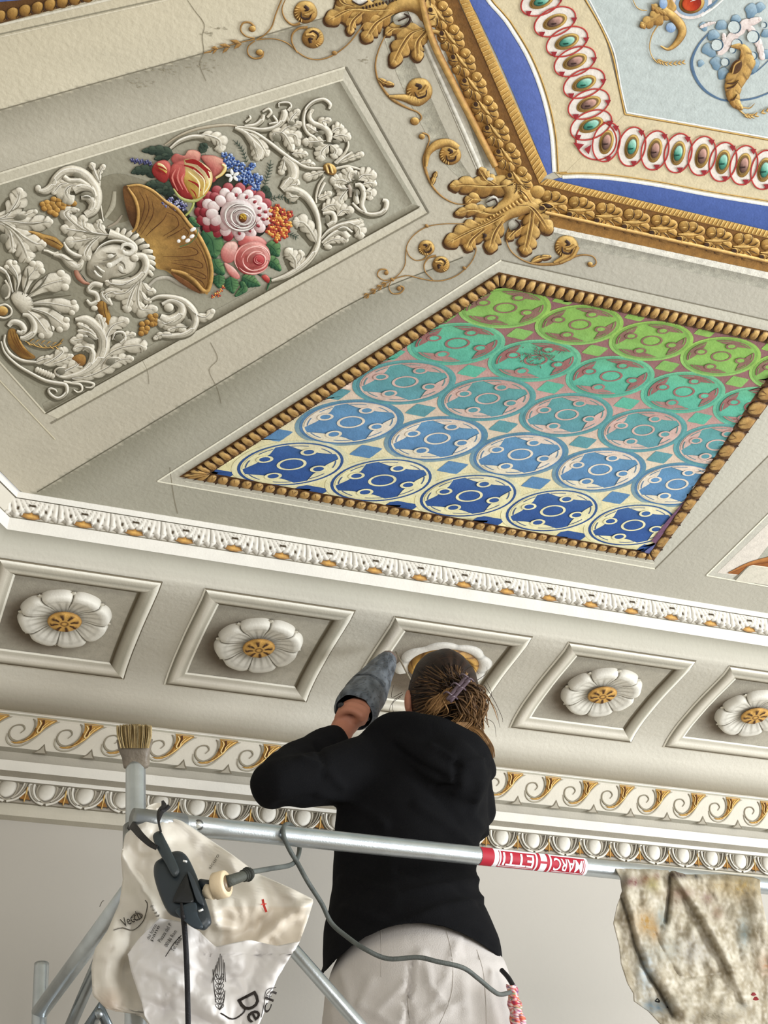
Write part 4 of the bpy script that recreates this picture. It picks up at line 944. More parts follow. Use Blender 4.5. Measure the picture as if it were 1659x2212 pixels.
# scroll beside the diagonal part of the octagon
ZN = Z(830, 0, 2.0); s3 = MB()
Rb(s3, ZN((370, 882), (310, 880), (250, 850), (205, 800), (180, 740), (172, 690), (185, 640), (195, 605)), (2, 3, 4, 5, 7, 8, 5, 2.5), TH, .005, 6)
Bl(s3, ell(ZN((162, 590))[0], 7, 6.5, 0, 9), GO3, .009, 8, 2); Rb(s3, ZN((195, 612), (190, 585), (165, 574)), (3, 4, 4), TH, .005, 7)
Rb(s3, ZN((180, 720), (190, 660), (230, 625), (280, 618), (320, 640)), (6, 14, 20, 18, 14), GO3, .012, 8); vol(s3, ZN((285, 668))[0], 24, 2.8)
A(s3, ZN((205, 800), (215, 770), (225, 745)), (8, 11, 5), 2, GO3, .008, 8)
cpaint('gilded_scroll', s3, ceiling, M_GILT, 'gilded scroll beside the grey strip above the corner acanthus')
s2 = MB()
Rb(s2, ZH((1205, 235), (1165, 320), (1140, 420), (1150, 510), (1190, 590), (1240, 650), (1300, 690), (1360, 720), (1420, 745), (1445, 780), (1420, 815)), (3, 3.2, 4, 5, 6, 7, 5, 4, 4, 4), TH, .005, 6)
Bl(s2, ell(ZH((1400, 805))[0], 10, 9, 0, 9), GO3, .009, 8, 2)
Rb(s2, ZH((1230, 640), (1330, 650), (1420, 670), (1490, 620)), (6, 16, 24, 22), GO3, .012, 8); vol(s2, ZH((1430, 600))[0], 29, 2.6)
A(s2, ZH((1160, 520), (1200, 545), (1255, 560)), (10, 14, 6), 2, GO3, .008, 8)
cpaint('gilded_scroll', s2, ceiling, M_GILT, 'gilded scroll hanging below the upper acanthus')
c2 = MB()
A(c2, ZH((1250, 60), (1120, 70), (980, 60), (840, 130)), (40, 60, 56, 26), 5, GO3, .014, 6)
A(c2, ZH((1250, 90), (1150, 150), (1080, 250)), (36, 46, 24), 4, GO3, .014, 7); A(c2, ZH((1050, 80), (990, 140), (970, 215)), (30, 28, 12), 3, GO3, .012, 7)
A(c2, ZH((1000, 40), (930, 20), (900, -30)), (30, 30, 14), 3, GO3, .012, 7)
Rb(c2, ZH((1180, 130), (1250, 60), (1350, 20), (1450, 40), (1500, 110), (1510, 170)), (12, 26, 36, 46, 44, 30), GO3, .02, 9)
A(c2, ZH((1460, 190), (1380, 220), (1320, 300), (1260, 420)), (34, 50, 44, 18), 4, GO3, .014, 8); A(c2, ZH((1480, 200), (1420, 280), (1420, 380)), (34, 40, 20), 3, GO3, .014, 9)
A(c2, ZH((1330, 190), (1260, 190), (1215, 225)), (28, 26, 10), 2, GO3, .012, 8)
Bl(c2, ZH((1260, 110), (1320, 80), (1360, 110), (1330, 160), (1270, 160)), (hexc(150, 146, 132), hexc(180, 176, 160), hexc(220, 216, 204)), .003, 16, 4)
Rb(c2, ZH((1330, 90), (1370, 120), (1350, 165), (1300, 180)), (3, 6, 3), DKH, .016, 20); Rb(c2, ZH((1290, 140), (1360, 110)), 3, DKH, .015, 20)
Bl(c2, ZH((990, -10), (1060, -4), (1090, 10), (1040, 30), (1000, 18)), (hexc(236, 232, 222),) * 3, .003, 16, 4); Rb(c2, ZH((985, 8), (1040, 34), (1090, 8)), 3, DKH, .01, 20)
Rb(c2, ZH((1460, 250), (1500, 210), (1560, 220), (1580, 265)), (8, 10, 10, 6), GO3, .018, 12)
for k in range(12):
    p = Vector(ZH((1300, -10))[0]).lerp(Vector(ZH((1060, 55))[0]), k / 11); Bl(c2, ell(p, 2.4, 3.6, -.2, 6), DKH, .016, 12, 2)
cpaint('gilded_acanthus', c2, ceiling, M_GILT, 'gilded acanthus at the upper corner of the octagon')
s1 = MB()
Rb(s1, ZH((1130, 125), (1090, 130), (1040, 190), (970, 280), (900, 340), (830, 380), (760, 396), (690, 385), (630, 350), (560, 290), (490, 262), (420, 258), (350, 265)), (2, 3, 3.4, 3, 3.6, 3, 3, 3, 3, 2.6, 2.4, 2.6), TH, .004, 6)
Bl(s1, ell(ZH((868, 352))[0], 6, 5, .3, 8), TH, .008, 8, 2)
Rb(s1, ZH((620, 350), (585, 280), (590, 225), (630, 190), (690, 182)), (3, 4, 5, 7), TH, .006, 7); vol(s1, ZH((725, 252))[0], 24, .4)
Rb(s1, ZH((640, 155), (590, 165), (540, 125), (520, 60), (545, -10)), (7, 5, 4, 3, 2), TH, .006, 7); vol(s1, ZH((675, 80))[0], 26, 3.0)
Rb(s1, ZH((520, -10), (480, 90), (450, 180), (400, 235), (350, 262)), (3, 3.4, 3.4, 3), TH, .004, 6)
Rb(s1, ZH((340, 255), (280, 240), (245, 200), (260, 155), (305, 150), (340, 180)), (3, 3.4, 4, 4.4, 5), TH, .005, 7); Bl(s1, ell(ZH((322, 192))[0], 8, 7, 0, 8), GO3, .009, 8, 2)
Rb(s1, ZH((340, 270), (295, 310), (295, 360), (335, 388), (385, 378), (395, 340)), (3, 3.4, 4, 5, 5), TH, .005, 7); Bl(s1, ell(ZH((370, 348))[0], 8, 7, 0, 8), GO3, .009, 8, 2)
Rb(s1, ZH((340, 260), (250, 280), (100, 320), (0, 352)), (3, 2, 1.6), TH, .003, 6)
for p, q, w_ in (((250, 295), (175, 268), 10), ((250, 290), (200, 325), 9), ((175, 312), (105, 298), 9), ((165, 318), (125, 352), 8), ((95, 325), (50, 318), 8), ((85, 330), (60, 358), 6), ((50, 345), (0, 355), 4)): Rb(s1, ZH(p, ((p[0] + q[0]) / 2, (p[1] + q[1]) / 2 - 4), q), (3, w_, 1), TH, .005, 8)
cpaint('gilded_scroll', s1, ceiling, M_GILT, 'thin gilded scroll running left from the upper acanthus')
# ================================================================ panel with white grotesques, cornucopia, mask and flowers
ZA = Z(0, 360, 5.53); ZB = Z(0, 560, 5.53); ZC = Z(180, 440, 5.53); ZD = Z(260, 270, 4.366); ZE = Z(520, 190, 4.879); ZF = Z(560, 340, 4.879); ZK = Z(100, 280, 4.879)
m = MB()
TLi, TRi, BRi, BLi = (-60, 414), (740, 172), (905, 448), (99, 893); Li = (-40, 738)
g1, g2 = hexc(160, 156, 138), hexc(178, 175, 158)
CEIL.strip(m, [(-60, 414), (740, 172)], [(99, 893), (905, 448)], g1, g1, 2, 16, 6)
CEIL.poly(m, [(-60, 414), (-60, 716), (0, 783), (99, 893), (80, 700)], g1, 2)
CEIL.strip(m, [(420, 268), (740, 172)], [(560, 640), (905, 448)], hexc(168, 164, 147), hexc(172, 169, 152), 3, 10, 6)
CEIL.line(m, (-60, 393), (745, 146), 4.5, hexc(226, 220, 200), 4); CEIL.line(m, (-60, 416), (741, 172), 4, hexc(228, 222, 202), 4); CEIL.strip(m, [(-60, 395), (745, 148)], [(-60, 414), (741, 171)], hexc(202, 196, 176), hexc(202, 196, 176), 3, 12, 1)
CEIL.strip(m, [(745, 148), (922, 459)], [(740, 172), (905, 448)], hexc(204, 199, 182), hexc(204, 199, 182), 3, 12, 1)
CEIL.line(m, (748, 145), (926, 460), 4.5, hexc(126, 121, 106), 4); CEIL.strip(m, [(734, 176), (896, 450)], [(712, 182), (872, 458)], hexc(128, 123, 106), hexc(172, 168, 151), 4, 12, 3)  # shading painted inside the right and lower edges
CEIL.strip(m, [(908, 446), (98, 890)], [(890, 440), (92, 872)], hexc(112, 106, 88), hexc(164, 160, 142), 4, 16, 3)
CEIL.strip(m, [(908, 448), (99, 893)], [(924, 459), (126, 905)], hexc(208, 202, 184), hexc(204, 197, 176), 3, 16, 1)
CEIL.line(m, (926, 460), (110, 915), 3.5, hexc(140, 134, 116), 4); CEIL.line(m, (905, 448), (98, 894), 2.5, hexc(92, 86, 68), 5)
CEIL.line(m, (-40, 738), (99, 894), 3.5, hexc(214, 207, 186), 4); CEIL.line(m, (-40, 780), (120, 950), 2.4, hexc(216, 208, 182), 4)
CEIL.strip(m, [(-60, 500), (-20, 480), (60, 470), (130, 520), (180, 600)], [(-60, 700), (20, 790), (110, 840), (200, 760), (260, 680)], hexc(146, 141, 122), hexc(150, 146, 128), 3, 6, 3, True)
CEIL.strip(m, [(215, 385), (260, 375), (330, 395)], [(180, 440), (250, 480), (290, 470)], hexc(140, 135, 116), hexc(134, 128, 108), 4, 5, 3, True)
flower_panel = cpaint('flower_panel', m, ceiling, M_PLASTER, 'panel shaded as a recess, with white grotesque relief, a cornucopia and a bouquet')
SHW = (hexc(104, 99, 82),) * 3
class WP:                       # white relief piece over its offset painted shadow, with painted highlights
    def __init__(s, label=None): s.m = MB(); s.label = label
    def rb(s, pts, w, h=.008, lay=6, pal=WH3, sh=True):
        ww = w if isinstance(w, (tuple, list)) else (w, w)
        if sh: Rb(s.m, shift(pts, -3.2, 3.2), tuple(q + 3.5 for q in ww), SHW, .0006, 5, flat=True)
        Rb(s.m, pts, w, pal, h, lay)
        if pal is WH3 and max(ww) >= 8 and len(pts) > 2:
            P = catmull(pts, 5); L = len(P)
            for o_, c_, w2 in ((-.20, hexc(150, 144, 126), 1.6), (.22, hexc(248, 244, 234), 2.0)):
                q = []
                for i, p in enumerate(P):
                    t = (P[min(i + 1, L - 1)] - P[max(i - 1, 0)]).normalized(); n_ = Vector((-t.y, t.x)); f_ = i / (L - 1) * (len(ww) - 1); j = min(int(f_), len(ww) - 2); wl_ = ww[j] + (ww[j + 1] - ww[j]) * (f_ - j)
                    s_ = 1 if n_.dot(Vector((.5, -.85))) > 0 else -1; q.append(p + n_ * (o_ * wl_ * s_))
                Rb(s.m, q, (.5, w2, w2, .5), (c_,) * 3, .0004, lay + 15, 1, flat=True)
        return s
    def ac(s, pts, w, n, h=.009, lay=7, pal=WH3, sides=(1, 1), depth=.38, fwd=.55, sh=True):
        ww = w if isinstance(w, (tuple, list)) else (w * .6, w, w * .5)
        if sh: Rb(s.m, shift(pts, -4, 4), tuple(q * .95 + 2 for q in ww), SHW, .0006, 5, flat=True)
        A(s.m, pts, w, n, pal, h, lay, sides, depth=depth, fwd=fwd); return s
    def bl(s, out, h=.009, lay=7, pal=WH3, n=4, sh=True):
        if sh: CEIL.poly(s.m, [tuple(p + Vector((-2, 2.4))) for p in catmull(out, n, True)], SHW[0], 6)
        Bl(s.m, out, pal, h, lay, n); return s
    def hole(s, c, a, b, rot=0, lay=24): Bl(s.m, ell(c, a, b, rot, 10), (hexc(92, 88, 72), hexc(126, 121, 104), hexc(150, 145, 128)), .001, lay, 2, rim=False); return s
    def groove(s, pts, w=1.6, lay=22, col=None): Rb(s.m, pts, (w * .4, w, w * .4), (col or hexc(118, 112, 94),) * 3, .0006, lay, 4, flat=True); return s
    def done(s, name, mat=M_FRESCO): return cpaint(name, s.m, flower_panel, mat, s.label)
# left: big acanthus spray entering from the edge
w_ = WP('white acanthus spray at the left edge of the panel')
w_.ac(ZA((-120, 640), (60, 600), (150, 500), (210, 400), (230, 300)), (20, 34, 46, 44, 20), 4)
w_.ac(ZA((-120, 640), (100, 620), (260, 600), (420, 540)), (16, 24, 24, 12), 4).ac(ZA((-60, 640), (150, 660), (330, 680), (500, 670), (600, 660)), (18, 30, 38, 34, 14), 4)
w_.ac(ZA((0, 650), (150, 740), (280, 840), (420, 920), (520, 930)), (20, 34, 44, 36, 14), 4).ac(ZA((60, 700), (180, 820), (260, 940), (310, 1060), (330, 1110)), (20, 36, 46, 38, 16), 5)
w_.ac(ZA((-60, 660), (60, 720), (120, 820), (140, 960), (150, 1010)), (22, 30, 30, 24, 10), 4).hole(ZA((240, 610))[0], 14, 6, -.15).hole(ZA((40, 860))[0], 9, 11)
w_.groove(ZA((0, 650), (160, 750), (290, 890)), 2.4).groove(ZA((190, 700), (400, 690), (560, 650)), 2).groove(ZA((0, 590), (200, 500), (250, 420)), 2)
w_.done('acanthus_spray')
# shell
w_ = WP('white scallop shell at the left edge of the panel')
base = ZB((330, 520))[0]
lob = [(((150, 400), (80, 180), (-40, 90)), 60), (((190, 390), (200, 200), (120, 60)), 150), (((290, 420), (330, 240), (450, 90)), 190), (((340, 450), (520, 320), (760, 250)), 230), (((380, 530), (600, 530), (880, 580)), 170), (((370, 590), (560, 650), (760, 790)), 190), (((330, 620), (440, 720), (560, 880)), 190)]
for pts, wd in lob:
    P = ZB(*pts); w_.ac(P, (6, wd / 5.53 * .62, wd / 5.53 * 1.05, wd / 5.53 * .8), 2, .010, 7, depth=.10, fwd=.35)
    e = Vector(P[-1]); t = (Vector(P[-1]) - Vector(P[-2])).normalized(); q = Vector((-t.y, t.x)); s_ = wd / 5.53
    for k in (-.36, 0, .36): w_.bl(ell(tuple(e + q * s_ * k + t * (-2 if k else 2)), s_ * .24, s_ * .22, 0, 8), .010, 8, sh=False)
for a, b, c in (((190, 410), (200, 250), (90, 110)), ((265, 425), (330, 250), (330, 110)), ((310, 450), (480, 320), (570, 190)), ((375, 500), (600, 460), (850, 430)), ((375, 555), (580, 570), (780, 690)), ((365, 605), (560, 690), (630, 870))): w_.groove(ZB(a, b, c), 4, 24, hexc(104, 99, 82))
w_.bl(ZB((200, 380), (330, 420), (400, 520), (380, 640), (280, 660), (180, 560), (130, 450)), .012, 9)
w_.rb(ZB((60, 250), (110, 350), (100, 440), (60, 470)), (5, 6, 5), .006, 10).hole(ZB((60, 380))[0], 9, 16, .1, 12)
w_.rb(ZB((-20, 560), (60, 540), (130, 590), (130, 660), (60, 700), (-20, 690)), 5, .008, 9)
w_.rb(ZB((270, 660), (350, 680), (410, 780), (390, 880), (300, 940), (240, 940)), (8, 14, 17, 15, 8), .011, 9).rb(ZB((100, 800), (150, 750), (240, 770), (290, 840), (250, 880), (200, 860)), (10, 13, 14, 12, 8), .011, 10)
w_.rb(ZB((330, 640), (440, 720), (500, 830), (470, 900)), (4, 8, 10, 6), .004, 8, (hexc(110, 105, 88),) * 3, False)
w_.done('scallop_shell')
w_ = WP('small gilded boss beside the shell'); w_.bl(ell(ZB((20, 618))[0], 14, 11, 0, 12), .012, 9, GO3, 2); w_.done('gilded_boss', M_GILT)
# golden horn and sprig at the lower left
w_ = WP('gilded quarter-moon horn and sprig below the shell'); w_.bl(ZB((100, 850), (170, 830), (210, 900), (260, 1000), (330, 1090), (420, 1160), (400, 1190), (280, 1190), (170, 1110), (95, 1000)), .01, 7, (hexc(104, 68, 26), hexc(160, 120, 58), hexc(186, 146, 78)))
for o_ in (0, 32, 60): w_.groove(ZB((120 + o_, 850), (150 + o_, 960), (230 + o_ * .8, 1080), (340 + o_ * .6, 1170)), 3, 24, hexc(110, 70, 26))
for pts in (((300, 980), (430, 1040), (560, 1060), (680, 1030), (760, 950)),): w_.rb(ZB(*pts), (2.4, 2.6, 1.6), .004, 8, GO3)
for k in range(12):
    p = Vector(ZB((320, 985))[0]).lerp(Vector(ZB((690, 1040))[0]), k / 11); w_.rb([tuple(p), (p.x + 5, p.y + (-5 if k % 2 else 6)), (p.x + 10, p.y + (-7 if k % 2 else 8))], (1, 3, 1), .004, 9, GO3, False)
w_.done('gilded_horn', M_GILT)
# long lower scroll with small curls
w_ = WP('white acanthus scroll in the lower left corner of the panel')
w_.rb(ZB((60, 900), (50, 1000), (120, 1130), (260, 1210), (430, 1230)), (5, 6, 8, 8, 6), .008, 7)
w_.rb(ZB((10, 980), (60, 1120), (200, 1260), (380, 1370), (540, 1450), (680, 1480), (780, 1500), (800, 1570), (760, 1630), (690, 1660), (620, 1630), (580, 1580), (600, 1545), (660, 1560), (680, 1590)), (4, 6, 7, 8, 9, 9, 8, 7, 7, 6, 5, 3), .009, 8)
w_.ac(ZB((420, 1240), (520, 1200), (600, 1180)), (14, 20, 10), 2).ac(ZB((520, 1260), (640, 1200), (740, 1120), (730, 1080)), (20, 30, 30, 12), 3).ac(ZB((640, 1250), (760, 1210), (850, 1160)), (16, 26, 12), 3)
w_.ac(ZB((700, 1400), (800, 1330), (900, 1280), (940, 1250)), (20, 38, 36, 12), 3).hole(ZB((730, 1345))[0], 9, 7).rb(ZB((780, 1300), (700, 1300), (655, 1340), (690, 1390), (780, 1410), (880, 1380)), (4, 5, 5, 6, 7, 6), .008, 10)
for k in range(7): w_.bl(ell(ZB((440 + 32 * k, 1320 + 13 * k))[0], 4.5, 7, .5, 8), .006, 8)
w_.rb(ZB((780, 1410), (950, 1370), (1110, 1280), (1210, 1160), (1245, 1030), (1220, 900), (1130, 790), (1020, 720), (900, 720)), (8, 16, 24, 26, 26, 26, 24, 20, 8), .012, 8)
w_.ac(ZB((1060, 1000), (980, 960), (860, 980)), (24, 28, 12), 3).ac(ZB((1100, 1130), (1060, 1060), (960, 1050), (890, 1080)), (22, 26, 20, 10), 2)
w_.ac(ZB((1130, 900), (1040, 830), (940, 780)), (20, 22, 10), 3).ac(ZB((1160, 960), (1060, 880), (940, 860)), (16, 16, 8), 2).hole(ZB((1060, 970))[0], 14, 6, .5)
w_.rb(ZB((1000, 1330), (1080, 1250), (1110, 1150), (1080, 1080), (1010, 1050)), (10, 16, 16, 12, 8), .010, 9)
w_.ac(ZB((1260, 1060), (1280, 900), (1360, 790), (1500, 740)), (14, 28, 36, 18), 4).ac(ZB((1230, 860), (1210, 760), (1180, 690)), (26, 30, 14), 3).hole(ZB((1420, 940))[0], 9, 8).rb(ZB((1340, 960), (1380, 880), (1470, 880), (1490, 950), (1440, 1000)), (4, 6, 8, 10, 8), .008, 10)
w_.ac(ZB((1200, 1250), (1300, 1140), (1450, 1060), (1650, 1030), (1720, 1060)), (10, 18, 30, 36, 14), 4).ac(ZB((860, 1430), (1060, 1400), (1260, 1310), (1420, 1210), (1570, 1190)), (8, 20, 30, 30, 12), 7)
w_.hole(ZB((1320, 1228))[0], 11, 7, -.4).rb(ZB((1250, 1250), (1290, 1190), (1400, 1180), (1450, 1200)), (3, 4, 3), .008, 12)
w_.ac(ZB((1360, 960), (1500, 920), (1600, 900)), (14, 22, 10), 3).rb(ZB((760, 1460), (860, 1480), (960, 1500), (980, 1560), (930, 1590), (880, 1560)), (5, 6, 6, 5, 4, 3), .008, 8).rb(ZB((860, 1470), (1000, 1460), (1120, 1490), (1090, 1530), (1020, 1530)), (4, 5, 6, 5, 3), .008, 8)
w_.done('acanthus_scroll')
w_ = WP('gilded end of the lower scroll'); w_.bl(ZB((850, 1180), (950, 1130), (1020, 1160), (1020, 1250), (950, 1280), (900, 1220)), .01, 9, (hexc(96, 60, 24), hexc(150, 108, 54), hexc(170, 130, 70))); w_.rb(ZB((1210, 500), (1230, 600), (1280, 700), (1300, 780)), (22, 22, 18, 12), .007, 7, (hexc(90, 54, 20), hexc(150, 108, 48), hexc(186, 146, 74)))
w_.groove(ZB((1235, 510), (1250, 640), (1290, 760)), 2, 22, hexc(84, 52, 22)).groove(ZB((1270, 520), (1290, 640)), 2, 22, hexc(84, 52, 22)); w_.done('gilded_stem', M_GILT)
# upper volute with its leafy crest
w_ = WP('white volute above the mask'); w_.rb(ZA((1020, 580), (1110, 520), (1150, 430), (1150, 300), (1090, 180), (990, 90), (870, 50), (760, 70), (670, 150), (620, 240), (540, 290), (460, 290)), (16, 22, 24, 24, 24, 24, 24, 22, 20, 20, 16, 8), .012, 8)
w_.hole(ZA((925, 105))[0], 9, 6, .2).rb(ZA((760, 120), (830, 170), (940, 170), (1060, 230)), (12, 14, 14, 10), .010, 12).rb(ZA((880, 280), (970, 240), (1090, 270), (1140, 360)), (20, 22, 16, 12), .011, 12)
w_.hole(ZA((1040, 340))[0], 14, 7, .1).rb(ZA((970, 370), (1050, 370), (1110, 440), (1080, 520)), (10, 18, 20, 14), .011, 12).ac(ZA((960, 240), (850, 230), (780, 300), (830, 400)), (22, 34, 40, 22), 4, .011, 11)
w_.ac(ZA((800, 200), (720, 220), (640, 310)), (18, 26, 12), 3, .010, 10).bl(ell(ZA((455, 265))[0], 7, 9, 0, 8)).done('acanthus_volute')
w_ = WP(); w_.ac(ZK((560, 560), (520, 480), (490, 400), (480, 370)), (7, 12, 18, 12), 2).ac(ZK((560, 540), (560, 460), (600, 390)), (7, 14, 12), 3).rb(ZK((600, 960), (560, 700), (560, 540)), (3, 4, 6), .005, 6)
w_.rb(ZK((720, 650), (700, 800), (620, 930)), (8, 12, 6), .004, 6, (hexc(150, 144, 124), hexc(176, 170, 150), hexc(196, 190, 170)), False).rb(ZK((800, 900), (740, 980), (650, 1030)), (4, 6, 4), .003, 6, (hexc(140, 130, 112), hexc(164, 152, 134), hexc(180, 170, 150)), False).done('acanthus_tip')
w_ = WP('gilded bunch of berries above the mask')
for x, y in ((510, 450), (560, 430), (620, 440), (530, 500), (590, 500), (650, 480), (700, 450), (700, 400), (640, 390), (760, 450), (820, 440), (880, 440), (640, 550), (600, 540), (680, 520), (750, 490), (660, 570), (570, 470)): w_.bl(ell(ZA((x, y))[0], 7.5, 6.5, 0, 8), .009, 7, (hexc(96, 60, 22), hexc(170, 126, 58), hexc(206, 164, 92)), 2)
w_.done('gilded_berries', M_GILT)
w_ = WP('gilded bunch of berries below the mask')
for x, y in ((700, 1440), (760, 1420), (820, 1380), (860, 1340), (700, 1500), (760, 1490), (820, 1440), (690, 1550), (740, 1530), (870, 1400), (800, 1350), (850, 1430)): w_.bl(ell(ZC((x, y))[0], 7, 6.5, 0, 8), .009, 7, (hexc(96, 60, 22), hexc(160, 116, 52), hexc(200, 158, 86)), 2)
w_.done('gilded_berries', M_GILT)
w_ = WP(); w_.rb(ZA((340, 775), (430, 800), (520, 850), (640, 900), (740, 970)), (4, 8, 16, 22, 14), .008, 6, (hexc(96, 62, 26), hexc(164, 124, 60), hexc(196, 156, 88))).groove(ZA((530, 850), (640, 890), (740, 950)), 2.6, 22, hexc(84, 50, 20)).done('gilded_stem', M_GILT)
# leaves and ribbons of the mask's headdress
w_ = WP('white leafy headdress and ribbons around the mask')
w_.ac(ZA((1300, 820), (1150, 800), (1000, 760), (880, 680), (780, 570), (830, 520), (930, 520)), (36, 40, 36, 30, 24, 16, 8), 7).ac(ZA((1100, 790), (1000, 720), (990, 620)), (28, 32, 18), 3).ac(ZA((1150, 800), (930, 770), (760, 740)), (30, 36, 16), 4)
w_.ac(ZA((1100, 860), (960, 890), (830, 900)), (32, 36, 22), 3).ac(ZA((1180, 840), (1080, 930), (1020, 1040), (1050, 1090)), (30, 34, 30, 14), 3).ac(ZA((1250, 800), (1180, 720), (1190, 650)), (24, 24, 10), 3)
w_.rb(ZA((1300, 800), (1450, 850), (1580, 920), (1610, 980), (1570, 1030), (1500, 1030)), (22, 16, 12, 14, 16, 14), .012, 12).rb(ZA((1130, 1040), (1200, 950), (1330, 890), (1480, 900), (1590, 970)), (3, 5, 6, 8, 8), .012, 14)
w_.rb(ZA((760, 900), (810, 1000), (900, 1060), (980, 1070)), (5, 10, 12, 6)).rb(ZA((640, 1050), (750, 1080), (830, 1150), (930, 1200), (990, 1110)), (8, 14, 20, 20, 10)).rb(ZA((520, 1000), (570, 1010), (640, 1040), (700, 1020)), (5, 6, 7, 5))
w_.groove(ZA((700, 1060), (820, 1120), (960, 1130)), 2).groove(ZA((760, 960), (850, 1060), (960, 1090)), 2).groove(ZA((1300, 820), (1100, 810), (960, 770)), 2.4).groove(ZA((1150, 850), (1060, 900), (1000, 960)), 2.4)
w_.rb(ZC((620, 620), (720, 640), (750, 740), (700, 850), (600, 930), (480, 960), (340, 940)), (14, 18, 18, 20, 22, 22, 14), .013, 12).bl(ell(ZC((610, 650))[0], 10, 9, 0, 10), .014, 14)
w_.ac(ZC((620, 900), (480, 970), (330, 960), (270, 930)), (26, 26, 18, 8), 3).ac(ZC((640, 940), (520, 1060), (400, 1080), (330, 1060)), (24, 30, 22, 10), 3).ac(ZC((620, 980), (560, 1120), (520, 1260)), (24, 34, 18), 4)
w_.ac(ZC((680, 900), (640, 1100), (680, 1260), (850, 1260)), (18, 30, 34, 16), 5).ac(ZC((700, 940), (760, 1030), (840, 1050)), (16, 24, 12), 2).ac(ZC((680, 1040), (720, 1130), (790, 1170)), (12, 20, 10), 2).ac(ZC((460, 1040), (330, 1060), (260, 1110), (330, 1200)), (20, 22, 20, 8), 2)
w_.rb(ZC((230, 980), (120, 960), (60, 1040), (150, 1080), (170, 1160), (90, 1200), (40, 1150)), (12, 12, 10, 12, 12, 10, 6)).rb(ZC((240, 1040), (220, 1100), (300, 1180)), (6, 10, 4)).bl(ell(ZC((130, 1250))[0], 8, 6, 0, 8))
w_.done('leafy_headdress')
w_ = WP('gadrooned white collar between mask and cornucopia')
for k, (x, y) in enumerate(((400, 345), (470, 350), (540, 370), (610, 400), (670, 450), (730, 510), (770, 570), (800, 640), (810, 700), (800, 760), (790, 820))):
    a = -1.35 + .21 * k; w_.bl([(ZC((x, y))[0][0] + 10 * math.cos(a) * u - 5.5 * math.sin(a) * v, ZC((x, y))[0][1] + 10 * math.sin(a) * u + 5.5 * math.cos(a) * v) for u, v in ((1, -.5), (1.15, 0), (1, .8), (0, 1), (-1.2, .8), (-1.2, -.8), (0, -1))], .011, 9 + k % 2)
w_.done('gadroon_collar')
# mask
w_ = WP('white mask of a smiling face seen in the panel')
w_.bl(ZC((40, 760), (60, 680), (150, 560), (280, 500), (420, 490), (540, 560), (620, 660), (630, 740), (570, 820), (440, 870), (330, 890), (240, 940), (120, 900), (50, 840)), .014, 8)
FD = hexc(108, 102, 86); FW = (hexc(190, 184, 168), hexc(222, 217, 202), hexc(240, 236, 224))
w_.rb(ZC((470, 640), (400, 690), (330, 730), (290, 740)), (8, 9, 11, 9), .005, 28, FW, False)
w_.bl(ell(ZC((310, 735))[0], 6.5, 6, 0, 8), .006, 30, FW, 2, False)
w_.groove(ZC((400, 610), (340, 660), (230, 680)), 5, 28, hexc(128, 122, 106)).groove(ZC((270, 590), (330, 600), (390, 600)), 5, 28, FD).groove(ZC((390, 740), (420, 690), (480, 720), (500, 780)), 5, 28, hexc(122, 116, 100)).groove(ZC((410, 790), (460, 830), (510, 830)), 3, 28, FD)
w_.bl(ZC((290, 610), (340, 600), (370, 625), (330, 650), (290, 640)), .003, 30, FW, 2, False).bl(ZC((420, 750), (450, 740), (480, 790), (470, 820), (430, 800)), .003, 30, FW, 2, False)
w_.groove(ZC((130, 740), (170, 790), (230, 850)), 5, 28, FD).rb(ZC((160, 745), (210, 790), (255, 815)), (3, 4, 3), .004, 30, FW, False).rb(ZC((130, 800), (170, 850), (220, 880)), (4, 5, 3), .004, 30, FW, False).groove(ZC((90, 790), (120, 820), (140, 840)), 4, 28, hexc(130, 124, 108)).groove(ZC((180, 720), (250, 720), (290, 770)), 4, 28, hexc(134, 128, 112))
w_.rb(ZC((450, 540), (480, 490), (560, 490), (600, 540), (560, 590), (500, 590), (470, 560)), (5, 8, 9, 10, 10, 9, 6), .006, 28, FW, False)
w_.done('white_mask')
w_ = WP('reddish ribbon beside the mask'); w_.rb(ZA((960, 1190), (910, 1240), (940, 1320), (1000, 1380), (1070, 1400)), (8, 10, 12, 8, 4), .005, 6, (hexc(120, 66, 48), hexc(176, 124, 100), hexc(196, 150, 128))); w_.done('red_ribbon')
# lower right volute under the cornucopia
w_ = WP('white volute below the cornucopia')
w_.rb(ZC((780, 980), (880, 900), (1020, 890), (1150, 960), (1240, 1010)), (6, 8, 10, 6), .006, 6, (hexc(140, 134, 118), hexc(184, 178, 162), hexc(206, 200, 186)), False)
w_.rb(ZC((780, 1160), (900, 1110), (1060, 1120), (1200, 1170), (1300, 1270), (1340, 1380), (1300, 1500), (1200, 1560), (1060, 1580), (940, 1580)), (5, 9, 12, 16, 18, 18, 16, 14, 12, 8), .011, 8)
w_.bl(ell(ZC((1020, 1240))[0], 11, 10, 0, 10), .011, 10).rb(ZC((1060, 1200), (1110, 1250), (1100, 1320), (1000, 1330)), (3, 5, 3), .002, 9, (hexc(96, 90, 74),) * 3, False).rb(ZC((940, 1200), (1060, 1160), (1170, 1220), (1160, 1330), (1040, 1400), (920, 1350)), (8, 12, 18, 24, 28, 14), .011, 9)
w_.ac(ZC((1080, 1400), (980, 1440), (900, 1400)), (24, 26, 10), 2).hole(ZC((1258, 1425))[0], 7, 9).bl(ell(ZC((1180, 1510))[0], 10, 8, 0, 8), .01, 10).ac(ZC((1240, 1480), (1120, 1480), (1020, 1510)), (16, 20, 8), 2).ac(ZC((1060, 1560), (930, 1570), (850, 1610)), (12, 16, 8), 3)
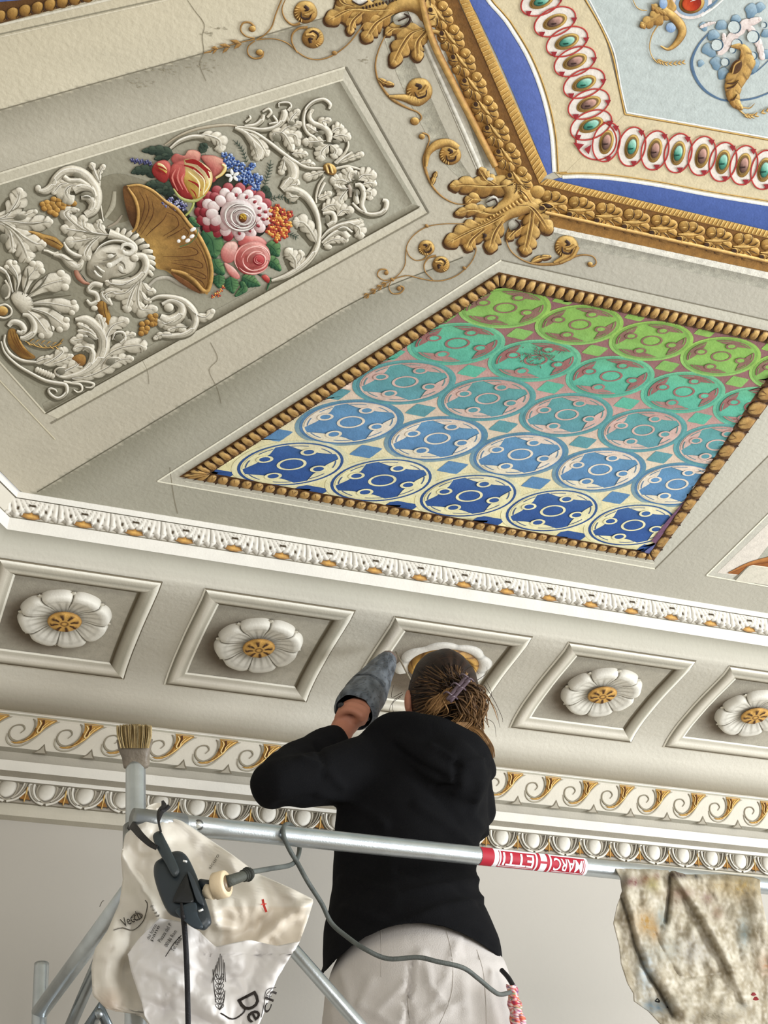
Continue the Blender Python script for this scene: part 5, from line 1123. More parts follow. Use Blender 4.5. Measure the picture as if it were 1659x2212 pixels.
w_.ac(ZC((1250, 1230), (1340, 1320), (1450, 1360), (1540, 1290)), (10, 18, 22, 14), 3).done('acanthus_volute')
# cornucopia
w_ = WP('golden fluted cornucopia cup spilling the bouquet'); CP3 = (hexc(96, 62, 26), hexc(150, 112, 56), hexc(188, 148, 84))
up = ZD((60, 580), (180, 570), (300, 620), (420, 720), (540, 800), (640, 930), (720, 1020), (780, 1120), (840, 1260), (860, 1400), (840, 1520), (800, 1590)); dn = ZD((30, 650), (60, 800), (110, 900), (150, 1000), (190, 1060), (240, 1100), (290, 1180), (320, 1260), (340, 1350), (440, 1380), (560, 1480), (740, 1590))
rows = []
for k in range(13):
    t = k / 12; row = []
    for a, b in zip(catmull(up, 5), catmull(dn, 5)):
        q = a.lerp(b, t); dd = (q - Vector(ZD((300, 1180))[0])).length / 75; col = mix(hexc(190, 152, 84), hexc(122, 82, 38), min(1, dd) ** .8 * .8 if k not in (0, 12) else .1)
        row.append((on_ceil(q.x, q.y, .003 + .003 * math.sin(math.pi * t)), col))
    rows.append(row)
w_.m.grid(rows)
w_.rb(up, (6, 7, 8, 8, 9, 9, 9, 9, 10, 10), .010, 12, (hexc(110, 72, 30), hexc(172, 130, 66), hexc(212, 172, 104)), False)
w_.bl(ZD((22, 610), (60, 575), (120, 640), (160, 760), (172, 880), (150, 980), (110, 960), (60, 820)), .002, 26, (hexc(70, 40, 16), hexc(98, 62, 28), hexc(120, 82, 42)), sh=False)
w_.rb(ZD((70, 590), (140, 700), (170, 830), (150, 960), (110, 1010)), (4, 7, 7, 7, 5), .006, 34, (hexc(130, 90, 42), hexc(178, 136, 72), hexc(206, 166, 98)), False)
w_.bl(ZD((480, 1390), (560, 1430), (660, 1490), (760, 1580), (700, 1570), (580, 1500), (510, 1440)), .004, 26, (hexc(80, 46, 18), hexc(116, 72, 36), hexc(136, 92, 50)), sh=False)
w_.rb(ZD((480, 1370), (600, 1400), (700, 1470), (780, 1560), (830, 1560), (855, 1480)), (6, 8, 8, 8, 6), .006, 34, (hexc(130, 90, 42), hexc(178, 136, 72), hexc(206, 166, 98)), False)
for pts in (((240, 650), (270, 760), (250, 860), (170, 1010)), ((180, 630), (230, 740), (200, 880), (150, 1000)), ((300, 720), (310, 830), (270, 920), (190, 1040)), ((440, 830), (400, 900), (300, 990), (240, 1050)), ((430, 820), (520, 860), (550, 940), (500, 990), (400, 1050)), ((620, 960), (520, 1020), (440, 1060)), ((590, 960), (640, 1010), (630, 1050)), ((540, 1170), (640, 1150), (720, 1180), (720, 1220), (600, 1240), (400, 1240)), ((500, 1280), (680, 1270), (770, 1310), (760, 1350), (640, 1330), (480, 1300)), ((560, 1330), (700, 1370), (800, 1420), (790, 1450), (660, 1400)), ((640, 1410), (760, 1470), (800, 1530)), ((700, 1090), (770, 1200), (820, 1350), (820, 1480)), ((330, 640), (450, 760), (570, 860), (660, 980))): w_.groove(ZD(*pts), 2.4, 44, hexc(88, 52, 20))
w_.done('cornucopia', M_GILT)
# bouquet ----------------------------------------------------------------
LF = (hexc(22, 34, 30), hexc(48, 62, 52), hexc(78, 92, 76)); LG = (hexc(22, 52, 38), hexc(50, 96, 66), hexc(112, 150, 96)); VIO = (hexc(40, 40, 70), hexc(74, 76, 118), hexc(150, 150, 190)); BLU = (hexc(28, 48, 110), hexc(66, 96, 160), hexc(170, 190, 220))
def fp(name, label, mat=M_FRESCO): w = WP(label); w.n = name; return w
w_ = WP('dark shadowed leaves behind the tulip')
w_.bl(ZD((500, 520), (620, 640), (700, 760), (760, 900), (760, 1000), (900, 1100), (1000, 1060), (1300, 1060), (1380, 900), (1200, 560), (1000, 440), (860, 560), (720, 660)), .002, 6, (hexc(26, 28, 24), hexc(44, 46, 38), hexc(60, 62, 50)), sh=False)
w_.bl(ZD((400, 640), (560, 700), (680, 900), (740, 980), (640, 880), (520, 800)), .002, 6, (hexc(26, 28, 24), hexc(44, 46, 38), hexc(60, 62, 50)), sh=False); w_.done('shadow_foliage')
for pts, wd, n in ((((500, 280), (400, 250), (300, 240), (210, 245)), (24, 26, 18, 5), 4), (((480, 300), (400, 300), (330, 320)), (20, 18, 6), 2), (((360, 480), (260, 430), (170, 430), (110, 450)), (26, 26, 18, 5), 4), (((500, 600), (400, 570), (310, 560), (250, 560)), (28, 26, 18, 6), 4), (((520, 640), (440, 620), (340, 620)), (26, 24, 8), 3), (((760, 270), (780, 220), (800, 190)), (18, 22, 10), 3), (((1300, 700), (1360, 660), (1370, 600)), (24, 28, 14), 3)):
    w_ = WP('dark grey-green leaf beside the tulip'); w_.ac(ZD(*pts), wd, n, .006, 8, LF, sh=False, depth=.3); w_.done('bouquet_leaf')
for pts, wd, n in ((((780, 990), (860, 1080), (880, 1180), (890, 1230)), (30, 50, 44, 14), 3), (((880, 1260), (900, 1320), (960, 1390)), (26, 34, 14), 3), (((650, 870), (690, 920), (740, 950)), (14, 22, 6), 3), (((930, 1410), (930, 1460), (930, 1520)), (24, 30, 10), 4), (((1040, 1430), (1050, 1500), (1060, 1570)), (26, 34, 10), 5), (((1150, 1430), (1220, 1470), (1310, 1510)), (20, 30, 6), 5), (((1140, 1470), (1160, 1540), (1090, 1610)), (10, 20, 6), 3), (((1380, 1120), (1440, 1160), (1480, 1220)), (24, 34, 12), 3), (((1360, 1280), (1430, 1290), (1500, 1360)), (22, 28, 10), 4), (((1420, 1440), (1400, 1500), (1380, 1560)), (4, 5, 2), 2)):
    w_ = WP('green leaf of the bouquet'); w_.ac(ZD(*pts), wd, n, .006, 8, LG, sh=False, depth=.16, fwd=.3); w_.groove(ZD(*pts), 1.6, 20, hexc(34, 70, 46)); w_.done('bouquet_leaf')
for P, n, sz in ((((1230, 980 + 0), (1380, 900), (1500, 600)), 0, 0), (((1360, 560), (1400, 440), (1420, 330)), 7, 9), (((1190, 350), (1140, 220), (1060, 140)), 7, 7), (((1420, 700), (1530, 680), (1640, 740)), 6, 8), (((1560, 1010), (1620, 1040), (1680, 1070)), 5, 8)):
    if not n: continue
    w_ = WP('fine dark fern sprig at the edge of the bouquet'); PP = catmull(ZD(*P), 8); w_.rb(ZD(*P), 1.2, .002, 8, LF, False)
    for k in range(n):
        p = PP[int(k * (len(PP) - 2) / n)]; t = (PP[int(k * (len(PP) - 2) / n) + 1] - p).normalized(); q = Vector((-t.y, t.x))
        for s in (-1, 1): w_.rb([p, p + t * sz * .6 + q * s * sz * .8], (2.2, 1), .002, 8, LF, False)
    w_.done('fern_sprig')
def florets(pts, r, pal, label, name, petals=4, eye=None, seed=1):
    random.seed(seed); w = WP(label)
    for x, y in pts:
        c = ZD((x, y))[0]
        for k in range(petals):
            a = k * 2 * math.pi / petals + random.random() * .6; cc = (c[0] + r * .6 * math.cos(a), c[1] + r * .6 * math.sin(a)); pk = random.choice(pal)
            w.bl(ell(cc, r * .55, r * .5, a, 7), .004, 10 + k % 3, pk, 2, False)
        if eye: w.bl(ell(c, r * .28, r * .25, 0, 6), .004, 20, eye, 1, False)
    w.done(name)
florets([(110 + 24 * k + 4 * (k % 2), 330 + 3 * k + 14 * (k % 2)) for k in range(8)], 4.6, [VIO, (hexc(30, 30, 54), hexc(54, 56, 86), hexc(90, 92, 130))], 'dark violet flower spike left of the tulip', 'violet_spike', 4, None, 3)
florets([(x, y) for x, y in ((980, 280), (1000, 340), (1040, 300), (1050, 370), (1100, 360), (1090, 420), (1140, 420), (1160, 470), (1120, 500), (1180, 540), (1230, 400), (1250, 380), (1210, 470), (1240, 540), (1280, 480), (1300, 540), (1320, 500), (1260, 590), (1200, 430), (1290, 590), (1010, 390), (1060, 330), (1180, 500), (1230, 500), (1150, 380))], 6.5, [BLU, (hexc(24, 40, 92), hexc(46, 74, 140), hexc(100, 130, 190)), (hexc(60, 90, 150), hexc(120, 148, 200), hexc(214, 224, 238))], 'blue delphinium spray right of the tulip', 'delphinium', 5, (hexc(20, 30, 70),) * 3, 4)
florets([(380, 770), (410, 740), (440, 770), (450, 720), (480, 700), (500, 760), (530, 730), (550, 780), (580, 740), (600, 790), (520, 790), (470, 745), (560, 700), (610, 760)], 5.2, [VIO, (hexc(90, 94, 130), hexc(160, 164, 196), hexc(226, 228, 240)), (hexc(50, 50, 86), hexc(88, 90, 140), hexc(160, 160, 200))], 'small violet flowers below the tulip', 'violet_cluster', 4, None, 5)
ORG = (hexc(120, 34, 26), hexc(176, 66, 48), hexc(222, 140, 80)); YOR = (hexc(170, 84, 40), hexc(222, 150, 70), hexc(250, 210, 120)); DRD = (hexc(90, 24, 24), hexc(150, 50, 44), hexc(190, 90, 80))
florets([(1430, 800), (1480, 780), (1530, 820), (1560, 870), (1470, 850), (1510, 870), (1440, 900), (1490, 920), (1540, 930), (1420, 960), (1470, 980), (1520, 990), (1570, 990), (1440, 1030), (1500, 1040), (1550, 1040), (1480, 1080), (1400, 880), (1600, 840), (1400, 1000), (1590, 940)], 7.6, [ORG, YOR, DRD, ORG], 'orange-red cluster of small blossoms on the right of the bouquet', 'orange_blossoms', 5, (hexc(250, 214, 120),) * 3, 6)
w_ = WP('small white five-petalled flower between tulip and delphinium')
for k in range(5):
    a = math.radians(-100 + 72 * k); c = ZD((1058, 480))[0]; w_.bl(ell((c[0] + 9 * math.cos(a), c[1] + 8 * math.sin(a)), 7, 3.6, a, 8), .004, 24, (hexc(220, 220, 214), hexc(244, 244, 240), hexc(250, 250, 248)), 2, False)
w_.done('white_flower')
w_ = WP('white buds on a thin stem across the cornucopia'); w_.rb(ZD((560, 1150), (660, 1110), (720, 1040), (725, 970)), 1.8, .003, 56, LG, False)
for x, y, a in ((685, 985, 7), (675, 1050, 6), (595, 1060, 5), (635, 1090, 6), (550, 1095, 4)): w_.bl(ell(ZD((x, y))[0], a, 4, -.5, 8), .004, 58, (hexc(220, 214, 206), hexc(244, 240, 234), hexc(250, 250, 246)), 2, False)
w_.done('white_buds')
# tulip
w_ = WP('red and yellow striped tulip'); TR = (hexc(116, 26, 30), hexc(176, 62, 58), hexc(214, 120, 110)); TY = (hexc(186, 140, 60), hexc(226, 196, 110), hexc(246, 238, 200)); TP = (hexc(150, 60, 60), hexc(196, 116, 106), hexc(226, 170, 150))
w_.bl(ZD((480, 330), (520, 270), (600, 290), (640, 240), (720, 240), (760, 290), (700, 400), (560, 400)), .008, 9, TP, sh=False).bl(ZD((760, 300), (860, 285), (940, 310), (1000, 350), (1000, 430), (920, 500), (870, 540), (840, 420)), .008, 9, TP, sh=False)
w_.rb(ZD((960, 370), (990, 400), (960, 460), (900, 500)), (5, 8, 5), .006, 18, TY, False).bl(ZD((470, 400), (520, 350), (600, 320), (640, 420), (600, 520), (640, 620), (690, 700), (620, 710), (540, 660), (480, 560), (455, 470)), .013, 12, TR, sh=False)
w_.bl(ZD((600, 330), (680, 320), (760, 350), (840, 410), (870, 480), (860, 560), (820, 640), (750, 700), (700, 710), (640, 620), (590, 520), (600, 420)), .014, 14, TY, sh=False)
for pts, wd in ((((610, 340), (700, 340), (800, 420), (840, 500)), (8, 9, 4)), (((600, 380), (690, 410), (780, 500), (800, 560)), (7, 6, 2)), (((620, 350), (740, 370), (850, 440)), (6, 5, 3)), (((640, 520), (720, 560), (760, 620)), (5, 4, 1)), (((660, 600), (700, 640), (720, 690)), (3, 3, 1))): w_.groove(ZD(*pts), max(wd), 38, hexc(150, 34, 32))
for pts in (((520, 420), (490, 500), (540, 620)), ((560, 400), (540, 500), (590, 610)), ((600, 460), (580, 520), (640, 640))): w_.groove(ZD(*pts), 4, 36, hexc(214, 128, 116))
for pts in (((690, 420), (790, 520), (780, 650)), ((640, 440), (740, 540), (740, 680)), ((820, 480), (840, 560), (780, 660))): w_.groove(ZD(*pts), 3.4, 38, hexc(248, 240, 196))
w_.rb(ZD((500, 600), (560, 680), (640, 715), (720, 712), (800, 660)), (3, 6, 7, 6, 3), .003, 34, (hexc(120, 126, 66), hexc(170, 174, 100), hexc(196, 200, 140)), False)
w_.rb(ZD((690, 700), (685, 760), (650, 820), (615, 855)), (6, 5, 5), .008, 30, (hexc(90, 110, 50), hexc(160, 170, 90), hexc(206, 210, 140)), False); w_.done('striped_tulip')
w_ = WP('small red and yellow tulip bud left of the striped tulip'); w_.bl(ZD((300, 410), (340, 350), (420, 330), (470, 370), (470, 460), (430, 540), (370, 530), (310, 470)), .010, 12, TR, sh=False).bl(ZD((350, 360), (400, 370), (440, 420), (430, 460), (370, 420)), .004, 28, TY, sh=False)
for pts in (((340, 400), (400, 440), (430, 460)), ((330, 380), (390, 400), (440, 430))): w_.groove(ZD(*pts), 4, 36, hexc(150, 34, 32))
w_.done('tulip_bud')
# white and crimson ranunculus: rings of petals
w_ = WP('large white and crimson ranunculus in the middle of the bouquet'); cen = Vector(ZD((1080, 820))[0]); PW = (hexc(186, 140, 142), hexc(226, 206, 202), hexc(244, 236, 232)); PR = (hexc(104, 24, 34), hexc(150, 50, 58), hexc(196, 116, 118))
random.seed(11)
for ring, (R, n, pr, lay) in enumerate(((60, 18, 15, 8), (49, 15, 15, 13), (38, 12, 14, 20))):
    for k in range(n):
        a = 2 * math.pi * k / n + .2 * ring; c = (cen.x - 2 + (R + 6) * math.cos(a) * 1.08, cen.y + (R - 6) * math.sin(a) * .92); red = (math.cos(a) < -.1 and ring < 2) or (ring == 0 and math.sin(a) < -.3)
        w_.bl(ell(c, pr, pr * .85, a, 8), .009, lay + k % 3, PR if (red and (ring == 0 or k % 2)) else PW, 2, False)
        if ring < 2 and not red: w_.bl(ell((c[0] - 3 * math.cos(a), c[1] - 3 * math.sin(a)), 5, 3.6, a, 6), .003, lay + 14, PR, 1, False)
w_.bl(ell((cen.x + 8, cen.y + 6), 40, 35, .1, 16), .012, 24, PW, 2, False)
c2 = (cen.x + 12, cen.y + 10)
for k, r in enumerate((36, 34, 30, 28, 24, 22, 18, 15, 12)):
    e = ell((c2[0] + k * .9, c2[1] + k * .5), r, r * .84, .2, 16); s0 = (k * 5) % 16
    w_.rb([e[(s0 + j) % 16] for j in range(8)], (1, 5, 1), .003, 46 + k, (hexc(120, 104, 98), hexc(226, 218, 210), hexc(250, 246, 240)), False); w_.rb([(x + 1.2, y + 1.8) for x, y in [e[(s0 + j) % 16] for j in range(8)]], (.8, 2.2, .8), .001, 45 + k, (hexc(90, 76, 72),) * 3, False)
w_.bl(ell((c2[0] + 5, c2[1] + 3), 9, 10, 0, 10), .003, 60, (hexc(60, 24, 16), hexc(120, 70, 30), hexc(196, 160, 60)), 2, False)
for k in range(9): w_.bl(ell((c2[0] + 5 + random.uniform(-5, 5), c2[1] + random.uniform(-6, 6)), 1.6, 1.6, 0, 5), .003, 66, (hexc(206, 170, 70),) * 3, 1, False)
w_.done('white_crimson_ranunculus')
w_ = WP('pink cabbage rose at the bottom of the bouquet'); PK = (hexc(150, 54, 56), hexc(204, 112, 106), hexc(236, 182, 172)); PKL = (hexc(176, 84, 80), hexc(222, 150, 142), hexc(244, 208, 196))
w_.bl(ZD((1110, 1110), (1150, 1050), (1230, 1040), (1330, 1060), (1380, 1120), (1300, 1160), (1150, 1150)), .008, 9, PK, sh=False).bl(ZD((950, 1180), (1000, 1110), (1080, 1100), (1110, 1150), (1100, 1240), (1040, 1300), (980, 1290), (950, 1240)), .009, 10, PKL, sh=False)
w_.bl(ZD((980, 1300), (1050, 1330), (1100, 1380), (1130, 1440), (1080, 1450), (1020, 1400)), .008, 10, PKL, sh=False).bl(ZD((1080, 1230), (1120, 1150), (1220, 1100), (1320, 1100), (1400, 1170), (1410, 1270), (1360, 1370), (1260, 1410), (1160, 1400), (1090, 1330)), .014, 13, PK, sh=False)
for k, (r, a0, ln) in enumerate(((40, 3.0, 6), (37, 1.0, 6), (34, 5.0, 6), (31, 3.6, 7), (28, 1.8, 6), (25, .2, 6), (21, 3.2, 7), (17, 5, 8))):
    c = ZD((1252 + 6 * k, 1262 + 2 * k))[0]; e = ell(c, r, r * .86, -.2, 16); s0 = int(a0 / 6.28 * 16); w_.rb([e[(s0 + j) % 16] for j in range(ln)], (1, 4.5, 1), .003, 38 + k, (hexc(170, 70, 70), hexc(232, 160, 150), hexc(250, 220, 210)), False)
w_.bl(ell(ZD((1305, 1275))[0], 13, 12, 0, 10), .003, 46, (hexc(120, 20, 30), hexc(176, 54, 60), hexc(206, 100, 100)), 2, False)
for r in (10, 6): e = ell(ZD((1305, 1275))[0], r, r * .8, .3, 12); w_.rb(e[:9], (.8, 1.8, .8), .002, 54, PK, False)
w_.done('pink_rose')
w_ = WP('small red rosebud right of the pink rose'); w_.bl(ZD((1330, 1430), (1370, 1410), (1410, 1450), (1410, 1490), (1370, 1480)), .006, 10, TR, sh=False).rb(ZD((1290, 1400), (1330, 1420)), (3, 6), .004, 9, LF, False); w_.done('rosebud')
florets([(870, 1620), (900, 1600), (920, 1580), (950, 1560), (970, 1530), (930, 1610)], 4, [DRD, YOR, ORG], 'small red blossom tip below the bouquet', 'red_blossom', 3, None, 8)
# right-hand white scrolls
w_ = WP('white scroll curving behind the bouquet')
w_.rb(ZD((420, 190), (540, 110), (680, 50), (840, 15), (1000, 0), (1100, 10)), (3, 5, 6, 7, 6, 5), .006, 6, (hexc(120, 104, 80), hexc(176, 164, 140), hexc(206, 198, 178)), False).rb(ZD((470, 220), (560, 150), (680, 110), (800, 110)), (6, 9, 10, 8), .008, 7)
w_.ac(ZD((760, 90), (860, 110), (930, 150), (940, 230)), (18, 30, 36, 18), 4).rb(ZE((-60, 420), (40, 470), (120, 560), (200, 660), (180, 740)), (8, 12, 18, 30, 20), .010, 8).ac(ZE((80, 480), (170, 540), (240, 640), (270, 700)), (12, 20, 26, 14), 3).ac(ZE((120, 560), (150, 660), (170, 740)), (14, 24, 16), 3)
w_.done('acanthus_scroll')
w_ = WP('white scroll in the upper right corner of the panel')
w_.rb(ZE((-40, 410), (80, 420), (220, 440), (340, 420), (420, 370), (460, 290), (450, 230)), (5, 7, 9, 10, 14, 18, 12), .010, 8).rb(ZE((40, 400), (150, 390), (220, 340), (240, 280)), (5, 9, 12, 8)).rb(ZE((300, 380), (380, 360), (340, 290)), (5, 8, 5)).rb(ZE((230, 250), (290, 220), (320, 260), (280, 310)), (4, 6, 7, 6)).rb(ZE((400, 200), (410, 160), (500, 155), (530, 190), (500, 240)), (3, 4, 5, 5, 8)).rb(ZE((50, 360), (100, 320), (90, 290)), (5, 6, 3))
w_.rb(ZE((0, 430), (140, 470), (280, 560), (420, 670), (560, 770), (700, 840), (870, 850)), (5, 7, 9, 9, 9, 8, 6), .009, 7).ac(ZE((330, 560), (350, 480), (440, 480), (500, 560), (540, 650)), (14, 20, 26, 26, 12), 5, .011, 9).hole(ZE((385, 530))[0], 9, 8)
w_.ac(ZE((420, 480), (490, 420), (560, 400), (620, 380)), (16, 22, 22, 14), 3, .010, 9).hole(ZE((535, 375))[0], 7, 5).ac(ZE((500, 380), (540, 310), (600, 250)), (16, 22, 14), 3).ac(ZE((480, 490), (570, 500), (600, 590)), (20, 28, 14), 3).ac(ZE((540, 700), (610, 690), (690, 700)), (16, 24, 10), 3).ac(ZE((620, 800), (700, 790), (770, 810)), (10, 18, 8), 3)
w_.rb(ZE((870, 600), (780, 530), (700, 470), (660, 370), (680, 240), (760, 150), (870, 120), (940, 170), (930, 220)), (5, 8, 9, 9, 8, 8, 8, 9, 6), .009, 9).rb(ZE((760, 220), (720, 300), (760, 370), (860, 410), (930, 480), (930, 570)), (8, 12, 12, 14, 18, 10), .011, 12)
w_.ac(ZE((900, 420), (860, 360), (930, 340)), (14, 20, 12), 3, .010, 11).ac(ZE((960, 470), (1010, 430), (1060, 420)), (20, 28, 14), 3, .010, 11).ac(ZE((970, 520), (1060, 500), (1130, 520)), (24, 32, 16), 3, .010, 11).ac(ZE((940, 600), (1000, 660), (980, 720)), (20, 28, 14), 3, .010, 11).ac(ZE((930, 600), (860, 660), (840, 740)), (24, 34, 18), 4, .010, 11).ac(ZE((880, 560), (790, 570), (680, 570)), (24, 28, 16), 4, .010, 11).ac(ZE((800, 470), (740, 430), (700, 400)), (18, 20, 10), 3, .010, 11)
w_.hole(ZE((845, 472))[0], 8, 5).hole(ZE((795, 600))[0], 6, 5).hole(ZE((1010, 570))[0], 9, 4, .3).rb(ZE((990, 790), (1080, 710), (1130, 620), (1130, 560)), (6, 7, 6, 4), .008, 9).rb(ZE((1010, 800), (1100, 730), (1180, 680)), (4, 7, 9), .007, 9).ac(ZE((1040, 790), (1160, 740), (1270, 700)), (6, 14, 14), 3).rb(ZE((1000, 850), (1100, 830), (1200, 840), (1320, 880)), (6, 6, 5, 2), .007, 9).ac(ZE((880, 880), (800, 910), (700, 940)), (8, 20, 20), 3)
w_.done('acanthus_scroll')
w_ = WP('white scroll in the lower right corner of the panel')
w_.rb(ZF((690, 200), (630, 290), (600, 400), (600, 480)), (5, 6, 6, 4), .008, 7).rb(ZF((690, 260), (650, 340), (620, 420)), (8, 7, 4), .008, 8)
w_.rb(ZF((130, 1300), (300, 1240), (480, 1120), (590, 980), (630, 830), (620, 660), (570, 520), (480, 400), (350, 340), (270, 340)), (6, 12, 14, 14, 12, 12, 15, 18, 20, 12), .011, 8)
w_.ac(ZF((600, 900), (540, 780), (460, 690), (390, 690)), (20, 34, 36, 18), 4, .011, 9).ac(ZF((380, 1180), (370, 1080), (310, 1000)), (20, 36, 22), 4, .011, 9).ac(ZF((400, 1120), (440, 1060), (430, 1000)), (14, 22, 12), 2).hole(ZF((380, 378))[0], 9, 3.4).ac(ZF((420, 420), (340, 420), (300, 380)), (18, 22, 10), 2)
w_.rb(ZF((250, 0), (340, 80), (360, 190), (300, 280), (240, 340)), (14, 26, 26, 28, 16), .011, 8).hole(ZF((275, 215))[0], 9, 3.2, -.4).ac(ZF((260, 20), (250, 90), (230, 160)), (12, 20, 14), 3).ac(ZF((340, 290), (390, 290), (400, 250)), (14, 16, 10), 2)
w_.ac(ZF((620, 440), (690, 410), (740, 380)), (12, 20, 12), 3).ac(ZF((660, 560), (740, 510), (820, 500)), (18, 34, 20), 4, .011, 9).rb(ZF((670, 590), (770, 590), (790, 670), (720, 720)), (8, 12, 14, 12), .010, 11).hole(ZF((718, 650))[0], 6, 9)
w_.ac(ZF((820, 620), (880, 560), (960, 560)), (16, 28, 18), 3, .011, 9).hole(ZF((940, 625))[0], 9, 4, -.4).rb(ZF((650, 860), (740, 770), (880, 710), (1040, 690), (1080, 650)), (5, 9, 13, 20, 12), .010, 9).ac(ZF((920, 680), (1040, 740), (1060, 820)), (16, 34, 20), 4, .010, 9)
w_.rb(ZF((660, 900), (760, 820), (860, 780), (940, 850)), (5, 10, 16, 16), .010, 9).rb(ZF((830, 760), (900, 740), (980, 790)), (6, 8, 5), .009, 10).hole(ZF((880, 762))[0], 10, 4).ac(ZF((670, 930), (780, 870), (910, 870)), (8, 20, 14), 4).bl(ell(ZF((725, 945))[0], 9, 6, 0, 8))
w_.rb(ZF((960, 420), (960, 340), (940, 290)), (6, 9, 8), .007, 8, (hexc(130, 118, 100), hexc(176, 164, 148), hexc(200, 192, 178))).rb(ZF((980, 480), (1050, 550), (1160, 600), (1270, 590), (1330, 540), (1340, 470), (1300, 450)), (6, 8, 9, 10, 12, 13, 8), .009, 9).rb(ZF((1010, 290), (1070, 300), (1100, 390), (1080, 500), (1120, 580)), (8, 13, 13, 12, 8), .011, 12)
w_.ac(ZF((960, 260), (930, 200), (950, 140)), (22, 34, 18), 4, .010, 10).ac(ZF((930, 270), (860, 240), (780, 250)), (22, 32, 18), 4, .010, 10).ac(ZF((930, 330), (860, 330), (800, 300)), (18, 22, 10), 3, .010, 10).ac(ZF((920, 350), (860, 430), (850, 470)), (22, 30, 14), 3, .009, 10).ac(ZF((980, 240), (1010, 180), (1000, 160)), (12, 16, 10), 2)
w_.ac(ZF((1040, 240), (1100, 190), (1190, 190)), (22, 38, 22), 4, .010, 10).ac(ZF((1090, 290), (1160, 270), (1210, 280)), (20, 26, 14), 3, .010, 10).ac(ZF((1110, 360), (1170, 370), (1160, 430)), (16, 26, 12), 3, .009, 10).hole(ZF((1030, 375))[0], 6, 8).hole(ZF((1025, 210))[0], 6, 6).hole(ZF((885, 342))[0], 7, 3.4).rb(ZF((1020, 350), (1020, 440), (1040, 490)), (8, 14, 10), .009, 12)
w_.rb(ZF((820, 110), (930, 95), (1040, 120), (1120, 150)), (5, 6, 5, 2), .007, 9)
w_.done('acanthus_scroll')
w_ = WP('small gilded clasp joining the two right-hand scrolls'); c = ZE((940, 855))[0]; w_.bl(ell(c, 16, 12, .6, 10), .011, 12, GO3, 2)
for d_ in (-6, 3): w_.rb([(c[0] + d_ - 3, c[1] - 9), (c[0] + d_ + 3, c[1] + 9)], (4, 6, 4), .006, 26, (GOLDD, GOLDL, hexc(246, 216, 150)), False)
w_.groove([(c[0] - 4, c[1] - 10), (c[0] + 3, c[1] + 9)], 2.6, 34, hexc(60, 34, 12)); w_.done('gilded_clasp', M_GILT)
# ================================================================ materials of loose things
M_STEEL = material('galvanised_steel', 0.33, 0.85, 0.10, 30, 0.08, 300, spec=.5)
M_CLOTH = material('stained_canvas', 0.95, 0, 0.06, 40, 0.18, 300, spec=.1)
M_BLACK = material('black_jersey', 0.95, 0, 0.12, 30, 0.35, 420, attr=False, color=(0.0055, 0.0055, 0.0062), spec=.10)
M_TROUS = material('painter_trousers', 0.92, 0, 0.06, 12, 0.25, 380, attr=False, color=hexc(190, 184, 178), spec=.12)
M_SKIN = material('skin', 0.6, 0, 0.06, 20, 0.12, 260, attr=False, color=hexc(172, 116, 92), spec=.3)
M_BAG = material('thin_white_plastic', 0.42, 0, 0.03, 8, 0.25, 26, spec=.4, trans=0.12)
M_PRINT = material('printed_ink', 0.6, 0, 0.05, 40, 0)
M_PLAST = material('dark_plastic', 0.42, 0, 0.08, 30, 0.1, 200, spec=.5)
M_RUBBER = material('rubber', 0.6, 0, 0.15, 60, 0.3, 300, spec=.35)
M_HAIR = material('hair', 0.6, 0, 0.35, 60, 0.3, 200, spec=.25)
M_TAPE = material('grey_tape', 0.5, 0, 0.25, 26, 0.6, 90, spec=.4)
M_BRISTLE = material('bristle', 0.8, 0, 0.2, 120, 0.4, 300, spec=.2)
DN = wdir(Vector((0, 0, 1)))
HF = Vector((DN.x, DN.y, 0)).normalized()
def GV(px, py, yref=1790.0): return ray(px, yref).dot(HF) / ray(px, py).dot(HF)      # keeps hanging things in an upright plane
def PV(px, py, D): return PD(px, py, D * GV(px, py))
def mD(px, D): return px * D / FPX        # pixels to metres at depth D
def vert_line(p, z): return Vector((p.x, p.y, z))
# ================================================================ scaffold
STL = hexc(186, 192, 194); STD = hexc(150, 154, 154)
topA = PD(293, 1652, 2.95); RA = .019
scaf = empty('scaffold', (topA.x, topA.y, 0)); tag(scaf, 'galvanised tube scaffold with a guard rail, standing in front of the wall', 'scaffold')
def part(mb, name, mat, root, label=None, recalc=True):
    o = mb.build(name, mat, recalc=recalc); put(o, root)
    if label: o['label'] = label
    return o
def post(top, r, name='post', zb=0.0):
    m = MB(); m.tube([vert_line(top, zb), top - Vector((0, 0, .01)), top], r, STL, 20); m.tube([top + Vector((0, 0, .0005)), top - Vector((0, 0, .02))], r * .8, hexc(60, 60, 58), 16)
    return part(m, name, M_STEEL, scaf)
post(topA, RA)
topB = PD(90, 2082, 3.22); post(topB, .0155)
rl0 = PD(310, 1773, 2.79); rl1 = PD(1332, 1880, 3.33); rdir = (rl1 - rl0).normalized(); rend = rl0 + rdir * 2.05
m = MB(); m.tube([rl0 + rdir * (2.05 * k / 12) for k in range(13)], RA, STL, 24); rail = part(m, 'guard_rail', M_STEEL, scaf)
